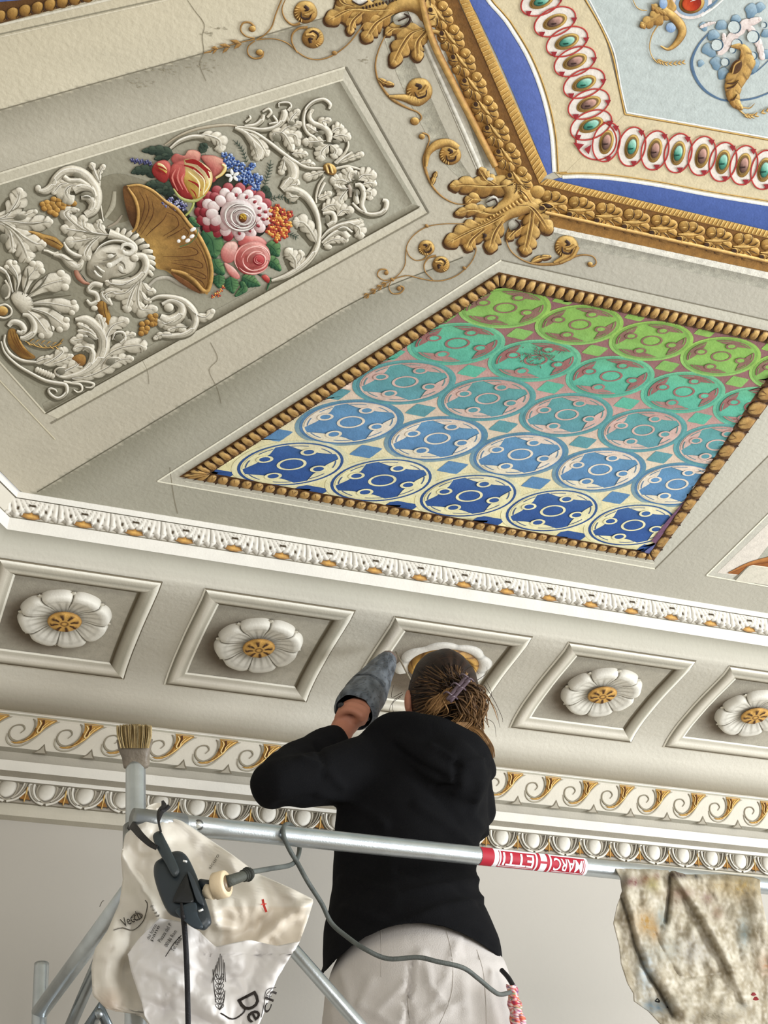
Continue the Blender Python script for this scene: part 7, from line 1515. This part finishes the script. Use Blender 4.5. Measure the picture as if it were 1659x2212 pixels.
# the part of the cloth that falls behind the rail
rows = []
for i in range(3):
    row = []
    for j in range(NX + 1):
        x = edge_at(dL, 1862) + (1642 - edge_at(dL, 1862)) * j / NX; yt = dtop(x); row.append((PD(x, yt + 1 + (0 if i == 0 else 10 * i), cdep(x, yt) + (.0 if i == 0 else .05 + .01 * i)), ccol(x, yt + 5 * i)))
    rows.append(row)
m.grid(rows)
part(m, 'canvas', M_CLOTH, cloth, recalc=False).modifiers.new('thickness', 'SOLIDIFY').thickness = .0015
for zx, zy, r, c, lab in ((680, 1497, 30, hexc(14, 14, 12), 'dark hole'), (1530, 1445, 20, hexc(120, 20, 26), 'crimson paint dab'), (1550, 1485, 22, hexc(120, 20, 26), 'crimson paint dab'), (1470, 1495, 16, hexc(126, 30, 34), 'crimson paint dab'), (1085, 375, 12, hexc(236, 232, 220), 'white paint dab'), (760, 1560, 16, hexc(30, 28, 24), 'dark hole')):
    cx_, cy_ = ZC8((zx, zy))[0]; m = MB(); pts = [(cx_ + r / 4.158 * math.cos(t) * (1.1 + .3 * math.sin(3 * t)), cy_ + r / 4.158 * .8 * math.sin(t)) for t in [2 * math.pi * k / 14 for k in range(14)]]
    k0 = m.add(PD(cx_, cy_, cdep(cx_, cy_) - .004), c); ids = [m.add(PD(px, py, cdep(px, py) - .003), c) for px, py in pts]
    for i in range(14): m.face(k0, ids[i], ids[(i + 1) % 14])
    part(m, 'paint_dab' if 'dab' in lab else 'hole', M_PRINT, cloth, lab, recalc=False)
# ================================================================ the restorer
def ringloft(mb, rings, n=24, cap=True):        # rings: (centre, axis_u*half, axis_v*half)
    rows = []
    for c, a, b in rings: rows.append([(c + a * math.cos(2 * math.pi * k / n) + b * math.sin(2 * math.pi * k / n), (1, 1, 1)) for k in range(n)])
    idx = mb.grid(rows, True)
    if cap:
        for l, c in ((idx[0], rings[0][0]), (idx[-1], rings[-1][0])):
            k = mb.add(c, (1, 1, 1))
            for i in range(n): mb.face(l[i], l[(i + 1) % n], k)
def limb(mb, P, R, n=16, sub=5):                # tapering limb with rounded ends
    pts = catmull(P, sub); L = len(pts)
    def rr(f): q = f * (len(R) - 1); j = min(int(q), len(R) - 2); return R[j] + (R[j + 1] - R[j]) * (q - j)
    d0 = (pts[0] - pts[1]).normalized(); d1 = (pts[-1] - pts[-2]).normalized()
    full = [pts[0] + d0 * R[0] * .7, pts[0] + d0 * R[0] * .4] + pts + [pts[-1] + d1 * R[-1] * .4, pts[-1] + d1 * R[-1] * .7]
    rad = [R[0] * .55, R[0] * .88] + [rr(i / (L - 1)) for i in range(L)] + [R[-1] * .88, R[-1] * .55]
    m = len(full); up = Vector((.2, .1, .97)); rows = []
    for i, p in enumerate(full):
        t = (full[min(i + 1, m - 1)] - full[max(i - 1, 0)]).normalized(); a = (up - t * up.dot(t)); a.normalize(); up = a; b = t.cross(a)
        rows.append([(p + (a * math.cos(2 * math.pi * k / n) + b * math.sin(2 * math.pi * k / n)) * rad[i], (1, 1, 1)) for k in range(n)])
    idx = mb.grid(rows, True); mb.face(*idx[0][::-1]); mb.face(*idx[-1])
def ball(mb, c, ax, n=14):                      # ax: three axis vectors
    rows = []
    for i in range(1, n):
        th = math.pi * i / n; rows.append([(c + ax[0] * math.sin(th) * math.cos(2 * math.pi * k / (2 * n)) + ax[1] * math.sin(th) * math.sin(2 * math.pi * k / (2 * n)) + ax[2] * math.cos(th), (1, 1, 1)) for k in range(2 * n)])
    idx = mb.grid(rows, True); t = mb.add(c + ax[2], (1, 1, 1)); b = mb.add(c - ax[2], (1, 1, 1)); w_ = 2 * n
    for k in range(w_): mb.face(idx[0][(k + 1) % w_], idx[0][k], t); mb.face(idx[-1][k], idx[-1][(k + 1) % w_], b)
def remesh(mb, vox, smooth, name, mat, disp=None):
    o = mb.build('tmp_body', mat, recalc=True)
    md = o.modifiers.new('r', 'REMESH'); md.mode = 'VOXEL'; md.voxel_size = vox; md.use_smooth_shade = True
    if smooth: sm = o.modifiers.new('s', 'SMOOTH'); sm.iterations = smooth; sm.factor = .5
    bpy.context.view_layer.update(); me = bpy.data.meshes.new_from_object(o.evaluated_get(bpy.context.evaluated_depsgraph_get())); bpy.data.objects.remove(o)
    me.name = name
    if disp:
        nrm = [v.normal.copy() for v in me.vertices]; co = [v.co + nrm[i] * disp(v.co) for i, v in enumerate(me.vertices)]
        for v, c in zip(me.vertices, co): v.co = c
    me.materials.clear(); me.materials.append(mat); me.polygons.foreach_set('use_smooth', [True] * len(me.polygons)); me.update()
    ob = bpy.data.objects.new(name, me); COL.objects.link(ob); return ob
RTv = Vector((r_.x, r_.y, 0)).normalized(); UPv = Vector((0, 0, 1)); FWv = UPv.cross(RTv).normalized()
if FWv.dot(DN) < 0: FWv = -FWv
cR = r_.copy()                                   # screen right
# joints from the photo: pixel position and depth
hipc = PD(902, 2150, 3.17); waist = PD(884, 1960, 3.28); chest = PD(890, 1760, 3.42); neckb = PD(925, 1615, 3.53); headc = PD(958, 1508, 3.60)
HIPZ = hipc.z; FLOORZ = max(0.0, HIPZ - .84)
def ringpx(cx_, cy_, D, hw, dep, tilt=0.0, lean=0.0):
    c = PD(cx_, cy_, D); a = RTv * mD(hw, D); a = a + UPv * tilt * mD(hw, D); return (c, a, FWv * dep + UPv * lean * dep)
# ---- hoodie
hd = MB()
ringloft(hd, [ringpx(892, 2120, 3.18, 196, .150), ringpx(892, 2085, 3.20, 196, .152), ringpx(888, 2050, 3.22, 192, .150), ringpx(880, 2005, 3.25, 182, .142), ringpx(873, 1950, 3.285, 164, .126), ringpx(872, 1900, 3.32, 156, .112), ringpx(878, 1840, 3.36, 158, .112), ringpx(888, 1780, 3.40, 166, .116),
              ringpx(892, 1720, 3.44, 165, .118), ringpx(892, 1670, 3.475, 158, .112), ringpx(900, 1630, 3.50, 132, .10), ringpx(920, 1596, 3.525, 96, .08), ringpx(930, 1575, 3.535, 70, .066)], 40)
sL = PD(790, 1650, 3.44); eL = PD(600, 1692, 3.30); wL = PD(722, 1600, 3.60)
limb(hd, [PD(850, 1665, 3.47), PD(770, 1668, 3.42), PD(690, 1682, 3.36), eL], [.088, .078, .062, .053]); limb(hd, [eL, PD(618, 1668, 3.38), PD(668, 1632, 3.50), wL], [.052, .052, .046, .040])
ball(hd, PD(585, 1697, 3.31), (RTv * .045, UPv * .052, FWv * .05)); ball(hd, PD(590, 1718, 3.30), (RTv * .04, UPv * .03, FWv * .045))
sR = PD(1000, 1650, 3.47); eR = PD(1028, 1752, 3.50)
limb(hd, [sR, PD(1014, 1700, 3.48), eR], [.060, .054, .046]); limb(hd, [eR, PD(1020, 1690, 3.66), PD(985, 1620, 3.80)], [.046, .044, .038]); ball(hd, PD(1022, 1776, 3.46), (RTv * .037, UPv * .05, FWv * .05))
# collar and hood lying on the back
limb(hd, [PD(806, 1598, 3.46), PD(850, 1572, 3.45), PD(930, 1586, 3.42), PD(1010, 1625, 3.42), PD(1048, 1668, 3.44)], [.030, .036, .044, .046, .030]); limb(hd, [PD(860, 1600, 3.42), PD(930, 1648, 3.36), PD(990, 1690, 3.34)], [.030, .042, .030]); limb(hd, [PD(1040, 1660, 3.42), PD(1020, 1700, 3.36), PD(985, 1706, 3.34)], [.026, .034, .024])
limb(hd, [PD(900, 1610, 3.42), PD(980, 1640, 3.37), PD(1020, 1670, 3.37)], [.040, .046, .034])
folds = [([(745, 1960), (850, 2000), (960, 1960), (1050, 1940)], 9, .007), ([(720, 2010), (860, 1985), (1000, 2010), (1060, 2040)], 9, -.006), ([(900, 1740), (980, 1790), (1040, 1860)], 10, .008), ([(740, 1900), (860, 1930), (1030, 1900)], 9, .006), ([(860, 1880), (960, 1900), (1040, 1950)], 8, -.006), ([(690, 1720), (760, 1730), (830, 1780)], 10, .008), ([(650, 1640), (700, 1660), (740, 1700)], 8, .007), ([(683, 1610), (700, 1650), (696, 1680)], 6, -.006), ([(600, 1740), (680, 1720), (740, 1740)], 8, -.006), ([(1040, 1700), (1020, 1760), (1050, 1800)], 8, .006),
         ([(860, 1640), (920, 1700), (990, 1770)], 10, -.006), ([(960, 1680), (900, 1650), (850, 1610)], 7, -.008), ([(988, 1640), (985, 1700), (940, 1700)], 6, -.010), ([(930, 1610), (1000, 1650), (1050, 1640)], 7, .008), ([(740, 1820), (850, 1850), (1000, 1830)], 12, .006)]
def hfold(co):
    x, y = to_px(co); v = .004 * noise.noise(co * 9) + .002 * noise.noise(co * 26)
    for P, w_, a in folds:
        d = dpoly(P, x, y)
        if d < 3 * w_: v += a * math.exp(-(d / w_) ** 2)
    return v
person = empty('person', (hipc.x, hipc.y, FLOORZ)); tag(person, 'restorer seen from behind in a black hoodie and pale trousers, arms raised to the coffer', 'person')
hood = remesh(hd, .0085, 4, 'hoodie', M_BLACK, hfold)
# the hem is an arch: cut the lower edge (higher in the middle, lower at the sides)
bm = bmesh.new(); bm.from_mesh(hood.data)
def hem(x): return 1996 + 100 * min(1.3, (abs(x - 905) / 200)) ** 2.2 if x < 905 else 1996 + 66 * min(1.3, (x - 905) / 165) ** 2.0
for v in bm.verts:                      # everything below the hem line is drawn up to it
    for _ in range(2):
        q = to_px(v.co)
        if q[1] > hem(q[0]) and q[1] > 1985: v.co += UPv * ((q[1] - hem(q[0])) * 3.22 / FPX / .744)
bm.to_mesh(hood.data); bm.free()
hood.data.update(); put(hood, person); hood['label'] = 'black hooded sweatshirt'
# ---- trousers
tr = MB()
ringloft(tr, [ringpx(895, 1975, 3.27, 140, .105), ringpx(897, 2010, 3.25, 156, .118), ringpx(898, 2050, 3.23, 166, .124), ringpx(900, 2090, 3.20, 188, .136), ringpx(902, 2130, 3.18, 202, .142), ringpx(904, 2180, 3.15, 208, .140), ringpx(906, 2230, 3.12, 210, .132), ringpx(906, 2275, 3.09, 206, .12)], 40)
lt, rt_ = hipc - RTv * .095 - UPv * .04, hipc + RTv * .095 - UPv * .04
for s_, q in ((-1, lt), (1, rt_)):
    limb(tr, [q, q + RTv * s_ * .01 - UPv * .18, q + RTv * s_ * .015 - UPv * .38 + FWv * .01, q + RTv * s_ * .02 - UPv * .56, Vector((q.x, q.y, 0)) + RTv * s_ * .02 + UPv * (FLOORZ + .10)], [.108, .095, .078, .072, .068])
tf = [([(890, 2080), (880, 2160), (884, 2240)], 5, -.016), ([(820, 2180), (880, 2120), (905, 2060)], 7, .007), ([(970, 2180), (930, 2130), (915, 2060)], 7, .007), ([(860, 2220), (890, 2150)], 5, .008), ([(985, 2040), (965, 2110), (930, 2180)], 6, .006), ([(740, 2100), (760, 2180)], 10, .005), ([(1040, 2110), (1050, 2160), (1054, 2212)], 3, -.003), ([(800, 2120), (770, 2200)], 12, .006), ([(1000, 2120), (1010, 2200)], 10, .006), ([(920, 2212), (1000, 2160)], 8, .008), ([(850, 2212), (780, 2170)], 8, .007)]
def tfold(co):
    x, y = to_px(co); v = .003 * noise.noise(co * 10) * min(1, max(0, (y - 2050) / 40))
    if y < 2070 and x > 1000: return -.004
    for P, w_, a in tf:
        d = dpoly(P, x, y)
        if d < 3 * w_: v += a * math.exp(-(d / w_) ** 2)
    return v
tro = remesh(tr, .009, 3, 'trousers', M_TROUS, tfold); put(tro, person); tro['label'] = 'pale grey work trousers'
_bm = bmesh.new(); _bm.from_mesh(tro.data); _bm.transform(Matrix.Translation(person.location)); TBV = BVHTree.FromBMesh(_bm); _bm.free()
for P in ([(822, 2004), (824, 2060), (823, 2110)], [(962, 2004), (974, 2050), (979, 2110), (972, 2160), (950, 2212)], [(1030, 2052), (1043, 2095), (1049, 2150), (1051, 2225)], [(880, 2150), (884, 2200), (886, 2240)]):
    q = [TBV.ray_cast(CAM, ray(x, y).normalized())[0] for x, y in catmull(P, 8)]; q = [h for h in q if h]
    if len(q) > 3:
        m = MB(); m.tube(q, .0010, hexc(176, 170, 162), 5, False); o = m.build('seam', M_STUCCO); o.data.transform(Matrix.Translation(-person.location)); o.parent = tro
# shoes
for s_, q in ((-1, lt), (1, rt_)):
    m = MB(); f0 = Vector((q.x, q.y, FLOORZ)) + RTv * s_ * .02
    limb(m, [f0 + FWv * -.04 + UPv * .045, f0 + FWv * .05 + UPv * .04, f0 + FWv * .15 + UPv * .032], [.044, .042, .031]); o = remesh(m, .008, 2, 'shoe', M_RUBBER); put(o, person)
# ---- body: one continuous skin under the clothes: torso, neck, head with face, arms, hands, legs
bd = MB()
ringloft(bd, [ringpx(900, 2210, 3.13, 150, .10), ringpx(898, 2120, 3.18, 150, .105), ringpx(884, 1980, 3.28, 118, .085), ringpx(880, 1860, 3.35, 118, .085), ringpx(888, 1740, 3.43, 128, .09), ringpx(905, 1650, 3.49, 104, .075), ringpx(925, 1600, 3.53, 60, .055)], 28)
for s_, q in ((-1, lt), (1, rt_)): limb(bd, [q + UPv * .05, q - UPv * .2, q + RTv * s_ * .015 - UPv * .38, Vector((q.x, q.y, FLOORZ + .09)) + RTv * s_ * .02], [.085, .07, .052, .036])
# head looks up and away at the coffer: face axis
up_h = (UPv * .90 - FWv * .30 + RTv * .10).normalized(); fw_h = (FWv * .93 + UPv * .34 - RTv * .12); fw_h = (fw_h - up_h * fw_h.dot(up_h)).normalized(); rt_h = fw_h.cross(up_h).normalized()
if rt_h.dot(RTv) < 0: rt_h = -rt_h
limb(bd, [neckb - UPv * .03, neckb + UPv * .05 + FWv * .01, headc - up_h * .05], [.060, .050, .052])
ball(bd, headc + up_h * .015, (rt_h * .074, fw_h * .092, up_h * .098)); ball(bd, headc + fw_h * .03 - up_h * .052, (rt_h * .056, fw_h * .062, up_h * .062))     # skull and jaw
ball(bd, headc + fw_h * .098 - up_h * .022, (rt_h * .013, fw_h * .018, up_h * .026), 8); ball(bd, headc + fw_h * .086 - up_h * .064, (rt_h * .024, fw_h * .012, up_h * .009), 8)   # nose, lips
for s_ in (-1, 1):
    ball(bd, headc + fw_h * .078 + rt_h * s_ * .030 + up_h * .004, (rt_h * .014, fw_h * .012, up_h * .009), 8)
    ball(bd, headc - fw_h * .004 + rt_h * s_ * .085 - up_h * .014, (rt_h * .009, fw_h * .017, up_h * .030), 8)       # ears
# arms
limb(bd, [PD(850, 1665, 3.47), PD(770, 1670, 3.42), PD(690, 1684, 3.36), eL], [.062, .052, .044, .038]); limb(bd, [eL, PD(650, 1645, 3.46), wL, PD(742, 1572, 3.64)], [.038, .036, .030, .028])
limb(bd, [sR, PD(1014, 1700, 3.48), eR, PD(1020, 1690, 3.66), PD(985, 1620, 3.80), PD(960, 1585, 3.86)], [.045, .042, .036, .034, .028, .026])
# left hand closed round the base of the tool
T0, T1 = PD(768, 1545, 3.66), PD(846, 1420, 3.93); tax = (T1 - T0).normalized(); side = (cR - tax * cR.dot(tax)).normalized(); nrm_ = tax.cross(side).normalized()
if nrm_.dot(DN) > 0: nrm_ = -nrm_
palm = PD(752, 1556, 3.655)
limb(bd, [PD(736, 1578, 3.64), palm, PD(760, 1535, 3.67)], [.028, .032, .030])
for k, (off, ln) in enumerate(((-.002, 1.0), (.018, 1.06), (.037, 1.0), (.054, .84))):
    c = T0 + tax * (off - .035); P_ = []
    for a in (150, 110, 65, 15, -40, -80): P_.append(c + (side * math.cos(math.radians(a)) * -1 + nrm_ * math.sin(math.radians(a))) * (.034 * ln))
    limb(bd, [palm.lerp(c, .4)] + P_, [.0115, .010, .0098, .0095, .009, .0085, .008], 10, 3)
limb(bd, [palm, PD(782, 1556, 3.63), PD(786, 1530, 3.65), PD(790, 1512, 3.67)], [.016, .014, .0115, .0095], 10, 3)
# right hand, mostly behind the head, holding a fine brush
pr_ = PD(938, 1545, 3.90); limb(bd, [PD(960, 1585, 3.86), pr_, PD(926, 1525, 3.91)], [.028, .034, .030]); tip = PD(902, 1498, 3.92)
for k in range(4):
    b0 = pr_.lerp(PD(926, 1525, 3.91), .8) + cR * (.024 - .017 * k); mid = b0 + (tip - b0) * .5 + DN * (.012 + .006 * k); e_ = tip + DN * (.004 + .011 * k) + UPv * (-.012 * k)
    limb(bd, [b0, mid, e_], [.0105, .0095, .0082], 10, 3)
limb(bd, [pr_ - cR * .02, PD(912, 1522, 3.87), tip - DN * .008], [.015, .012, .009], 10, 3)
body = remesh(bd, .0055, 2, 'body', M_SKIN); put(body, person)
# ---- hair: cap, gathered knot, loose strands, claw clip
HD1, HD2, HB = hexc(28, 19, 14), hexc(52, 35, 24), hexc(176, 134, 86)
hm = MB(); hc = headc
capm = MB(); rows = []
for i in range(0, 25):
    th = math.pi * (i / 24) * .80 + .02; row = []
    for k in range(64):
        ph = 2 * math.pi * k / 64; dirn = (rt_h * math.sin(th) * math.cos(ph) + up_h * math.sin(th) * math.sin(ph) - fw_h * math.cos(th))
        r = .004 * noise.noise(Vector((ph * 3, th * 1.5, 0))) + .0025 * math.sin(ph * 32)
        p = hc + rt_h * dirn.dot(rt_h) * (.083 + r) + up_h * (dirn.dot(up_h) * (.106 + r) + .010) + fw_h * dirn.dot(fw_h) * (.104 + r)
        nsv = noise.noise(Vector((math.cos(ph) * 7, math.sin(ph) * 7, th))); c = mix(HD1, HD2, .5 + nsv)
        row.append((p, c))
    rows.append(row)
capm.grid(rows, True); hair = capm.build('hair', M_HAIR, recalc=True); put(hair, person); hair['label'] = 'dark hair with blond ends, pinned up'
def strand(m, P, r, c1, c2, n=5): 
    pts = catmull(P, 5); m.tube(pts, lambda f: r * (1 - .75 * f ** 2) * (.6 + .4 * min(1, f * 8)), c1, n, False, colf=lambda f, k: mix(c1, c2, f))
random.seed(21); sm2 = MB()
def hp_(px, py, D): return PD(px, py, D)
_bm = bmesh.new(); _bm.from_mesh(hair.data); _bm.transform(Matrix.Translation(person.location)); HBV = BVHTree.FromBMesh(_bm); _bm.free()
def on_hair(px, py, lift):
    h = HBV.ray_cast(CAM, ray(px, py).normalized())
    return (h[0] - ray(px, py).normalized() * lift) if h[0] else None
knot = PD(992, 1520, 3.50)
for k in range(420):      # hair swept from the hairline to the knot
    a = random.uniform(0, 2 * math.pi); e = random.uniform(.75, 1.0)
    x0 = 955 + 80 * math.cos(a) * e; y0 = 1506 + (76 if math.sin(a) < 0 else 60) * math.sin(a) * e
    x1 = 985 + random.gauss(0, 12); y1 = 1490 + random.gauss(0, 14); mx_, my_ = (x0 + x1) / 2 + random.gauss(0, 5), (y0 + y1) / 2 + random.gauss(0, 5)
    dz = lambda x, y: 3.60 - .124 * math.sqrt(max(0, 1 - ((x - 955) / 100) ** 2 - ((y - 1500) / 96) ** 2)) - .004 - random.random() * .006
    lt_ = (x0 > 990 or y0 > 1540); c1 = random.choice((HD1, HD1, HD2, mix(HD2, HB, .22))); c2 = random.choice((HD1, HD2, mix(HD2, HB, .5)))
    if lt_ and random.random() < .55: c1 = mix(HD2, HB, random.random() * .8)
    lf = random.random() * .007; pp = [on_hair(x0 + (x1 - x0) * q, y0 + (y1 - y0) * q, .001 + lf * min(1, q * 3)) for q in (0, .2, .4, .6, .8)]; pp = [q for q in pp if q]
    if len(pp) > 2: strand(sm2, pp + [hp_(x1, y1, 3.455 + random.random() * .02)], .0020, c1, c2)
for k in range(330):      # loose knot falling to the lower right
    x0 = 985 + random.gauss(0, 14); y0 = 1488 + random.gauss(0, 14); t = random.random()
    x1 = 1032 + random.gauss(0, 12) - 20 * t; y1 = 1500 + 36 * t + random.gauss(0, 10); x2 = 1005 + random.gauss(0, 22); y2 = 1572 + random.gauss(0, 16)
    g_ = random.random(); c1 = mix(HD1, HD2, random.random()); c2 = mix(HD2, HB, g_ ** .8)
    strand(sm2, [hp_(x0, y0, 3.45 + random.random() * .03), hp_(x1, y1, 3.445 + random.random() * .05), hp_((x1 + x2) / 2 + 6, (y1 + y2) / 2, 3.45 + random.random() * .04), hp_(x2, y2, 3.46 + random.random() * .03)], .0021, c1, c2)
for k in range(90):       # blond locks on the left of the knot
    x0 = 968 + random.gauss(0, 8); y0 = 1500 + random.gauss(0, 8); strand(sm2, [hp_(x0, y0, 3.44), hp_(940 + random.gauss(0, 8), 1530 + random.gauss(0, 6), 3.46), hp_(918 + random.gauss(0, 10), 1552 + random.gauss(0, 8), 3.49)], .0019, mix(HD2, HB, .6), mix(HD2, HB, random.random()))
for k in range(60):       # long lock falling over the shoulder
    j = random.gauss(0, 4); strand(sm2, [hp_(1018 + j, 1570, 3.45), hp_(1040 + j, 1588 + random.gauss(0, 3), 3.43), hp_(1058 + j * .8, 1612, 3.42), hp_(1064 + j * .6, 1636 + random.gauss(0, 3), 3.42)], .0018, mix(HD2, HB, .3 + .5 * random.random()), mix(HD2, HB, .3))
    if k < 40: j = random.gauss(0, 10); strand(sm2, [hp_(1000 + j, 1560, 3.45), hp_(985 + j, 1580, 3.44), hp_(1010 + j, 1592 + random.gauss(0, 5), 3.43)], .0018, mix(HD2, HB, .45), mix(HD2, HB, .7))
hs = sm2.build('hair_strands', M_HAIR); hs['kind'] = 'stuff'; hs.data.transform(Matrix.Translation(-person.location)); hs.parent = hair
fly = MB()
for P in (((1046, 1480), (1066, 1510), (1084, 1548), (1086, 1560)), ((1044, 1500), (1070, 1530), (1080, 1572)), ((870, 1500), (852, 1512), (842, 1530), (840, 1552)), ((868, 1496), (846, 1506), (850, 1480)), ((866, 1505), (848, 1520), (852, 1548)), ((1040, 1548), (1066, 1562), (1072, 1592)), ((1030, 1470), (1050, 1455), (1052, 1440)), ((1000, 1452), (1020, 1440), (1034, 1456)), ((950, 1424), (975, 1418), (990, 1428)), ((1046, 1520), (1062, 1500), (1050, 1470))):
    fly.tube(catmull([hp_(x, y, 3.52) for x, y in P], 5), lambda f: .0009 * (1 - .6 * f), HD2, 4, False)
o = fly.build('stray_hair', M_HAIR); o['kind'] = 'stuff'; o.data.transform(Matrix.Translation(-person.location)); o.parent = hair
cl = MB(); CLP = hexc(92, 76, 84)
for P in (((966, 1512), (985, 1488), (1008, 1462)), ((972, 1516), (992, 1492), (1014, 1468))): cl.tube(catmull([hp_(x, y, 3.432) for x, y in P], 5), .0045, CLP, 8)
for k in range(6):
    t = k / 5; x, y = 968 + 44 * t, 1512 - 48 * t; s_ = -1 if k % 2 else 1; cl.tube(catmull([hp_(x, y, 3.43), hp_(x + 12 * s_, y - 8, 3.427), hp_(x + 20 * s_, y - 2, 3.445)], 4), .0022, CLP, 6)
o = cl.build('claw_clip', M_PLAST); o['label'] = 'dusky purple claw clip'; o.data.transform(Matrix.Translation(-person.location)); o.parent = hair
# ---- belt end with a bright cord
m = MB(); m.tube(catmull([PD(1083, 2095, 3.10), PD(1098, 2112, 3.08), PD(1112, 2136, 3.06)], 4), .005, hexc(20, 18, 20), 8); o = m.build('belt_end', M_RUBBER); put(o, person); o['label'] = 'black strap end at the right hip'
rag = empty('paint_rag', PD(1118, 2180, 3.07)); tag(rag, 'narrow rag streaked with pink, red and green paint hanging at the right hip', 'rag')
m = MB(); rows = []; cols = [hexc(206, 120, 90), hexc(222, 190, 186), hexc(186, 60, 70), hexc(200, 150, 170), hexc(150, 60, 90), hexc(226, 214, 206), hexc(120, 150, 110), hexc(90, 80, 130)]
for i in range(50):
    t = i / 49; cx_ = 1104 + 22 * t; y = 2128 + 118 * t; hw = 7 + 9 * t + 2 * math.sin(t * 22); row = []
    for j in range(9): u = -1 + j / 4; row.append((PD(cx_ + hw * u, y, 3.06 - .012 * math.cos(u * 1.5) + .006 * noise.noise(Vector((t * 9, u * 2, 0))) - .05 * t), cols[int(abs(noise.noise(Vector((t * 11, u * 1.3, 4)))) * 19) % 8]))
    rows.append(row)
m.grid(rows); part(m, 'rag_cloth', M_CLOTH, rag, recalc=False).modifiers.new('thickness', 'SOLIDIFY').thickness = .004
# ---- tape-wrapped tool in the left hand and the fine brush in the right
tool = empty('wrapped_tool', T0); tag(tool, 'tapered tool wrapped in grey tape, held up in the left hand', 'tool')
m = MB(); TPc = hexc(56, 62, 68); prof = [(0, .046), (.04, .051), (.10, .053), (.25, .052), (.45, .046), (.65, .038), (.85, .029), (.97, .021), (1.0, .013)]; B0 = PD(764, 1540, 3.66); B1 = PD(842, 1418, 3.95); ax_ = B1 - B0; al = ax_.length; axn = ax_.normalized(); s1 = (cR - axn * cR.dot(axn)).normalized(); s2 = axn.cross(s1)
rows = []
for i in range(121):
    t = i / 120
    for (a, ra), (b, rb_) in zip(prof, prof[1:]):
        if a <= t <= b: r = ra + (rb_ - ra) * (t - a) / (b - a); break
    row = []
    for k in range(96):
        a = 2 * math.pi * k / 96; rr = r * (1 + .035 * abs(noise.noise(Vector((math.cos(a) * 4, math.sin(a) * 4, t * 10)))) + .05 * noise.noise(Vector((math.cos(a) * 2, math.sin(a) * 2, t * 7))) - (.05 if abs(t - .33) < .012 else 0) + (.03 if .02 < t < .07 else 0)); c = mix(TPc, hexc(104, 110, 116), .5 + noise.noise(Vector((math.cos(a) * 3, t * 9, math.sin(a) * 3))))
        if abs(t - .33) < .02: c = mul(c, .5)
        if abs(noise.noise(Vector((math.cos(a) * 2.2, math.sin(a) * 2.2, t * 6 + 3)))) < .035 or abs(noise.noise(Vector((math.cos(a) * 5, math.sin(a) * 5, t * 12)))) < .02: c = mul(c, .45)
        if t > .93: c = hexc(110, 92, 84)
        if k in (60, 61): c = mul(c, .55)
        row.append((B0 + axn * (al * t) + (s1 * math.cos(a) + s2 * math.sin(a)) * rr, c))
    rows.append(row)
idx = m.grid(rows, True); m.face(*idx[-1]); part(m, 'tapered_body', M_TAPE, tool)
for px_, py_ in ((738, 1524), (790, 1552)):
    m = MB(); ball(m, PD(px_, py_, 3.64), (cR * .009, UPv * .007, FWv * .008), 8); m.c = [(.02, .02, .022, 1)] * len(m.c); part(m, 'tape_corner', M_RUBBER, tool, 'black folded tape corner')
fb = empty('fine_brush', tip); tag(fb, 'thin paintbrush in the right hand touching the unfinished flower', 'paintbrush')
m = MB(); e0, e1 = tip + (tip - PD(853, 1404, 4.0)) * .15, PD(853, 1404, 4.0); m.tube([e0, e0.lerp(e1, .5), e1], lambda f: .0032 - .0014 * f, hexc(150, 140, 122), 8); part(m, 'handle', M_BRISTLE, fb)
m = MB(); m.tube([e1, e1 + (e1 - e0) * .05], .0022, hexc(60, 40, 28), 8); part(m, 'tip', M_BRISTLE, fb)
# ---- platform she stands on (below the frame)
m = MB(); c = Vector((hipc.x, hipc.y, FLOORZ - .025)) - FWv * .02; rot = Matrix(((RTv.x, FWv.x, 0), (RTv.y, FWv.y, 0), (0, 0, 1)))
m.box(c, 1.7, .55, .05, hexc(150, 130, 100), rot); part(m, 'platform_board', M_BRISTLE, scaf)
for sx in (-.8, .8):
    for sy in (-.25, .25):
        q = c + RTv * sx + FWv * sy
        m = MB(); m.tube([Vector((q.x, q.y, 0)), Vector((q.x, q.y, c.z - .02))], .019, STL, 14); part(m, 'post', M_STEEL, scaf)
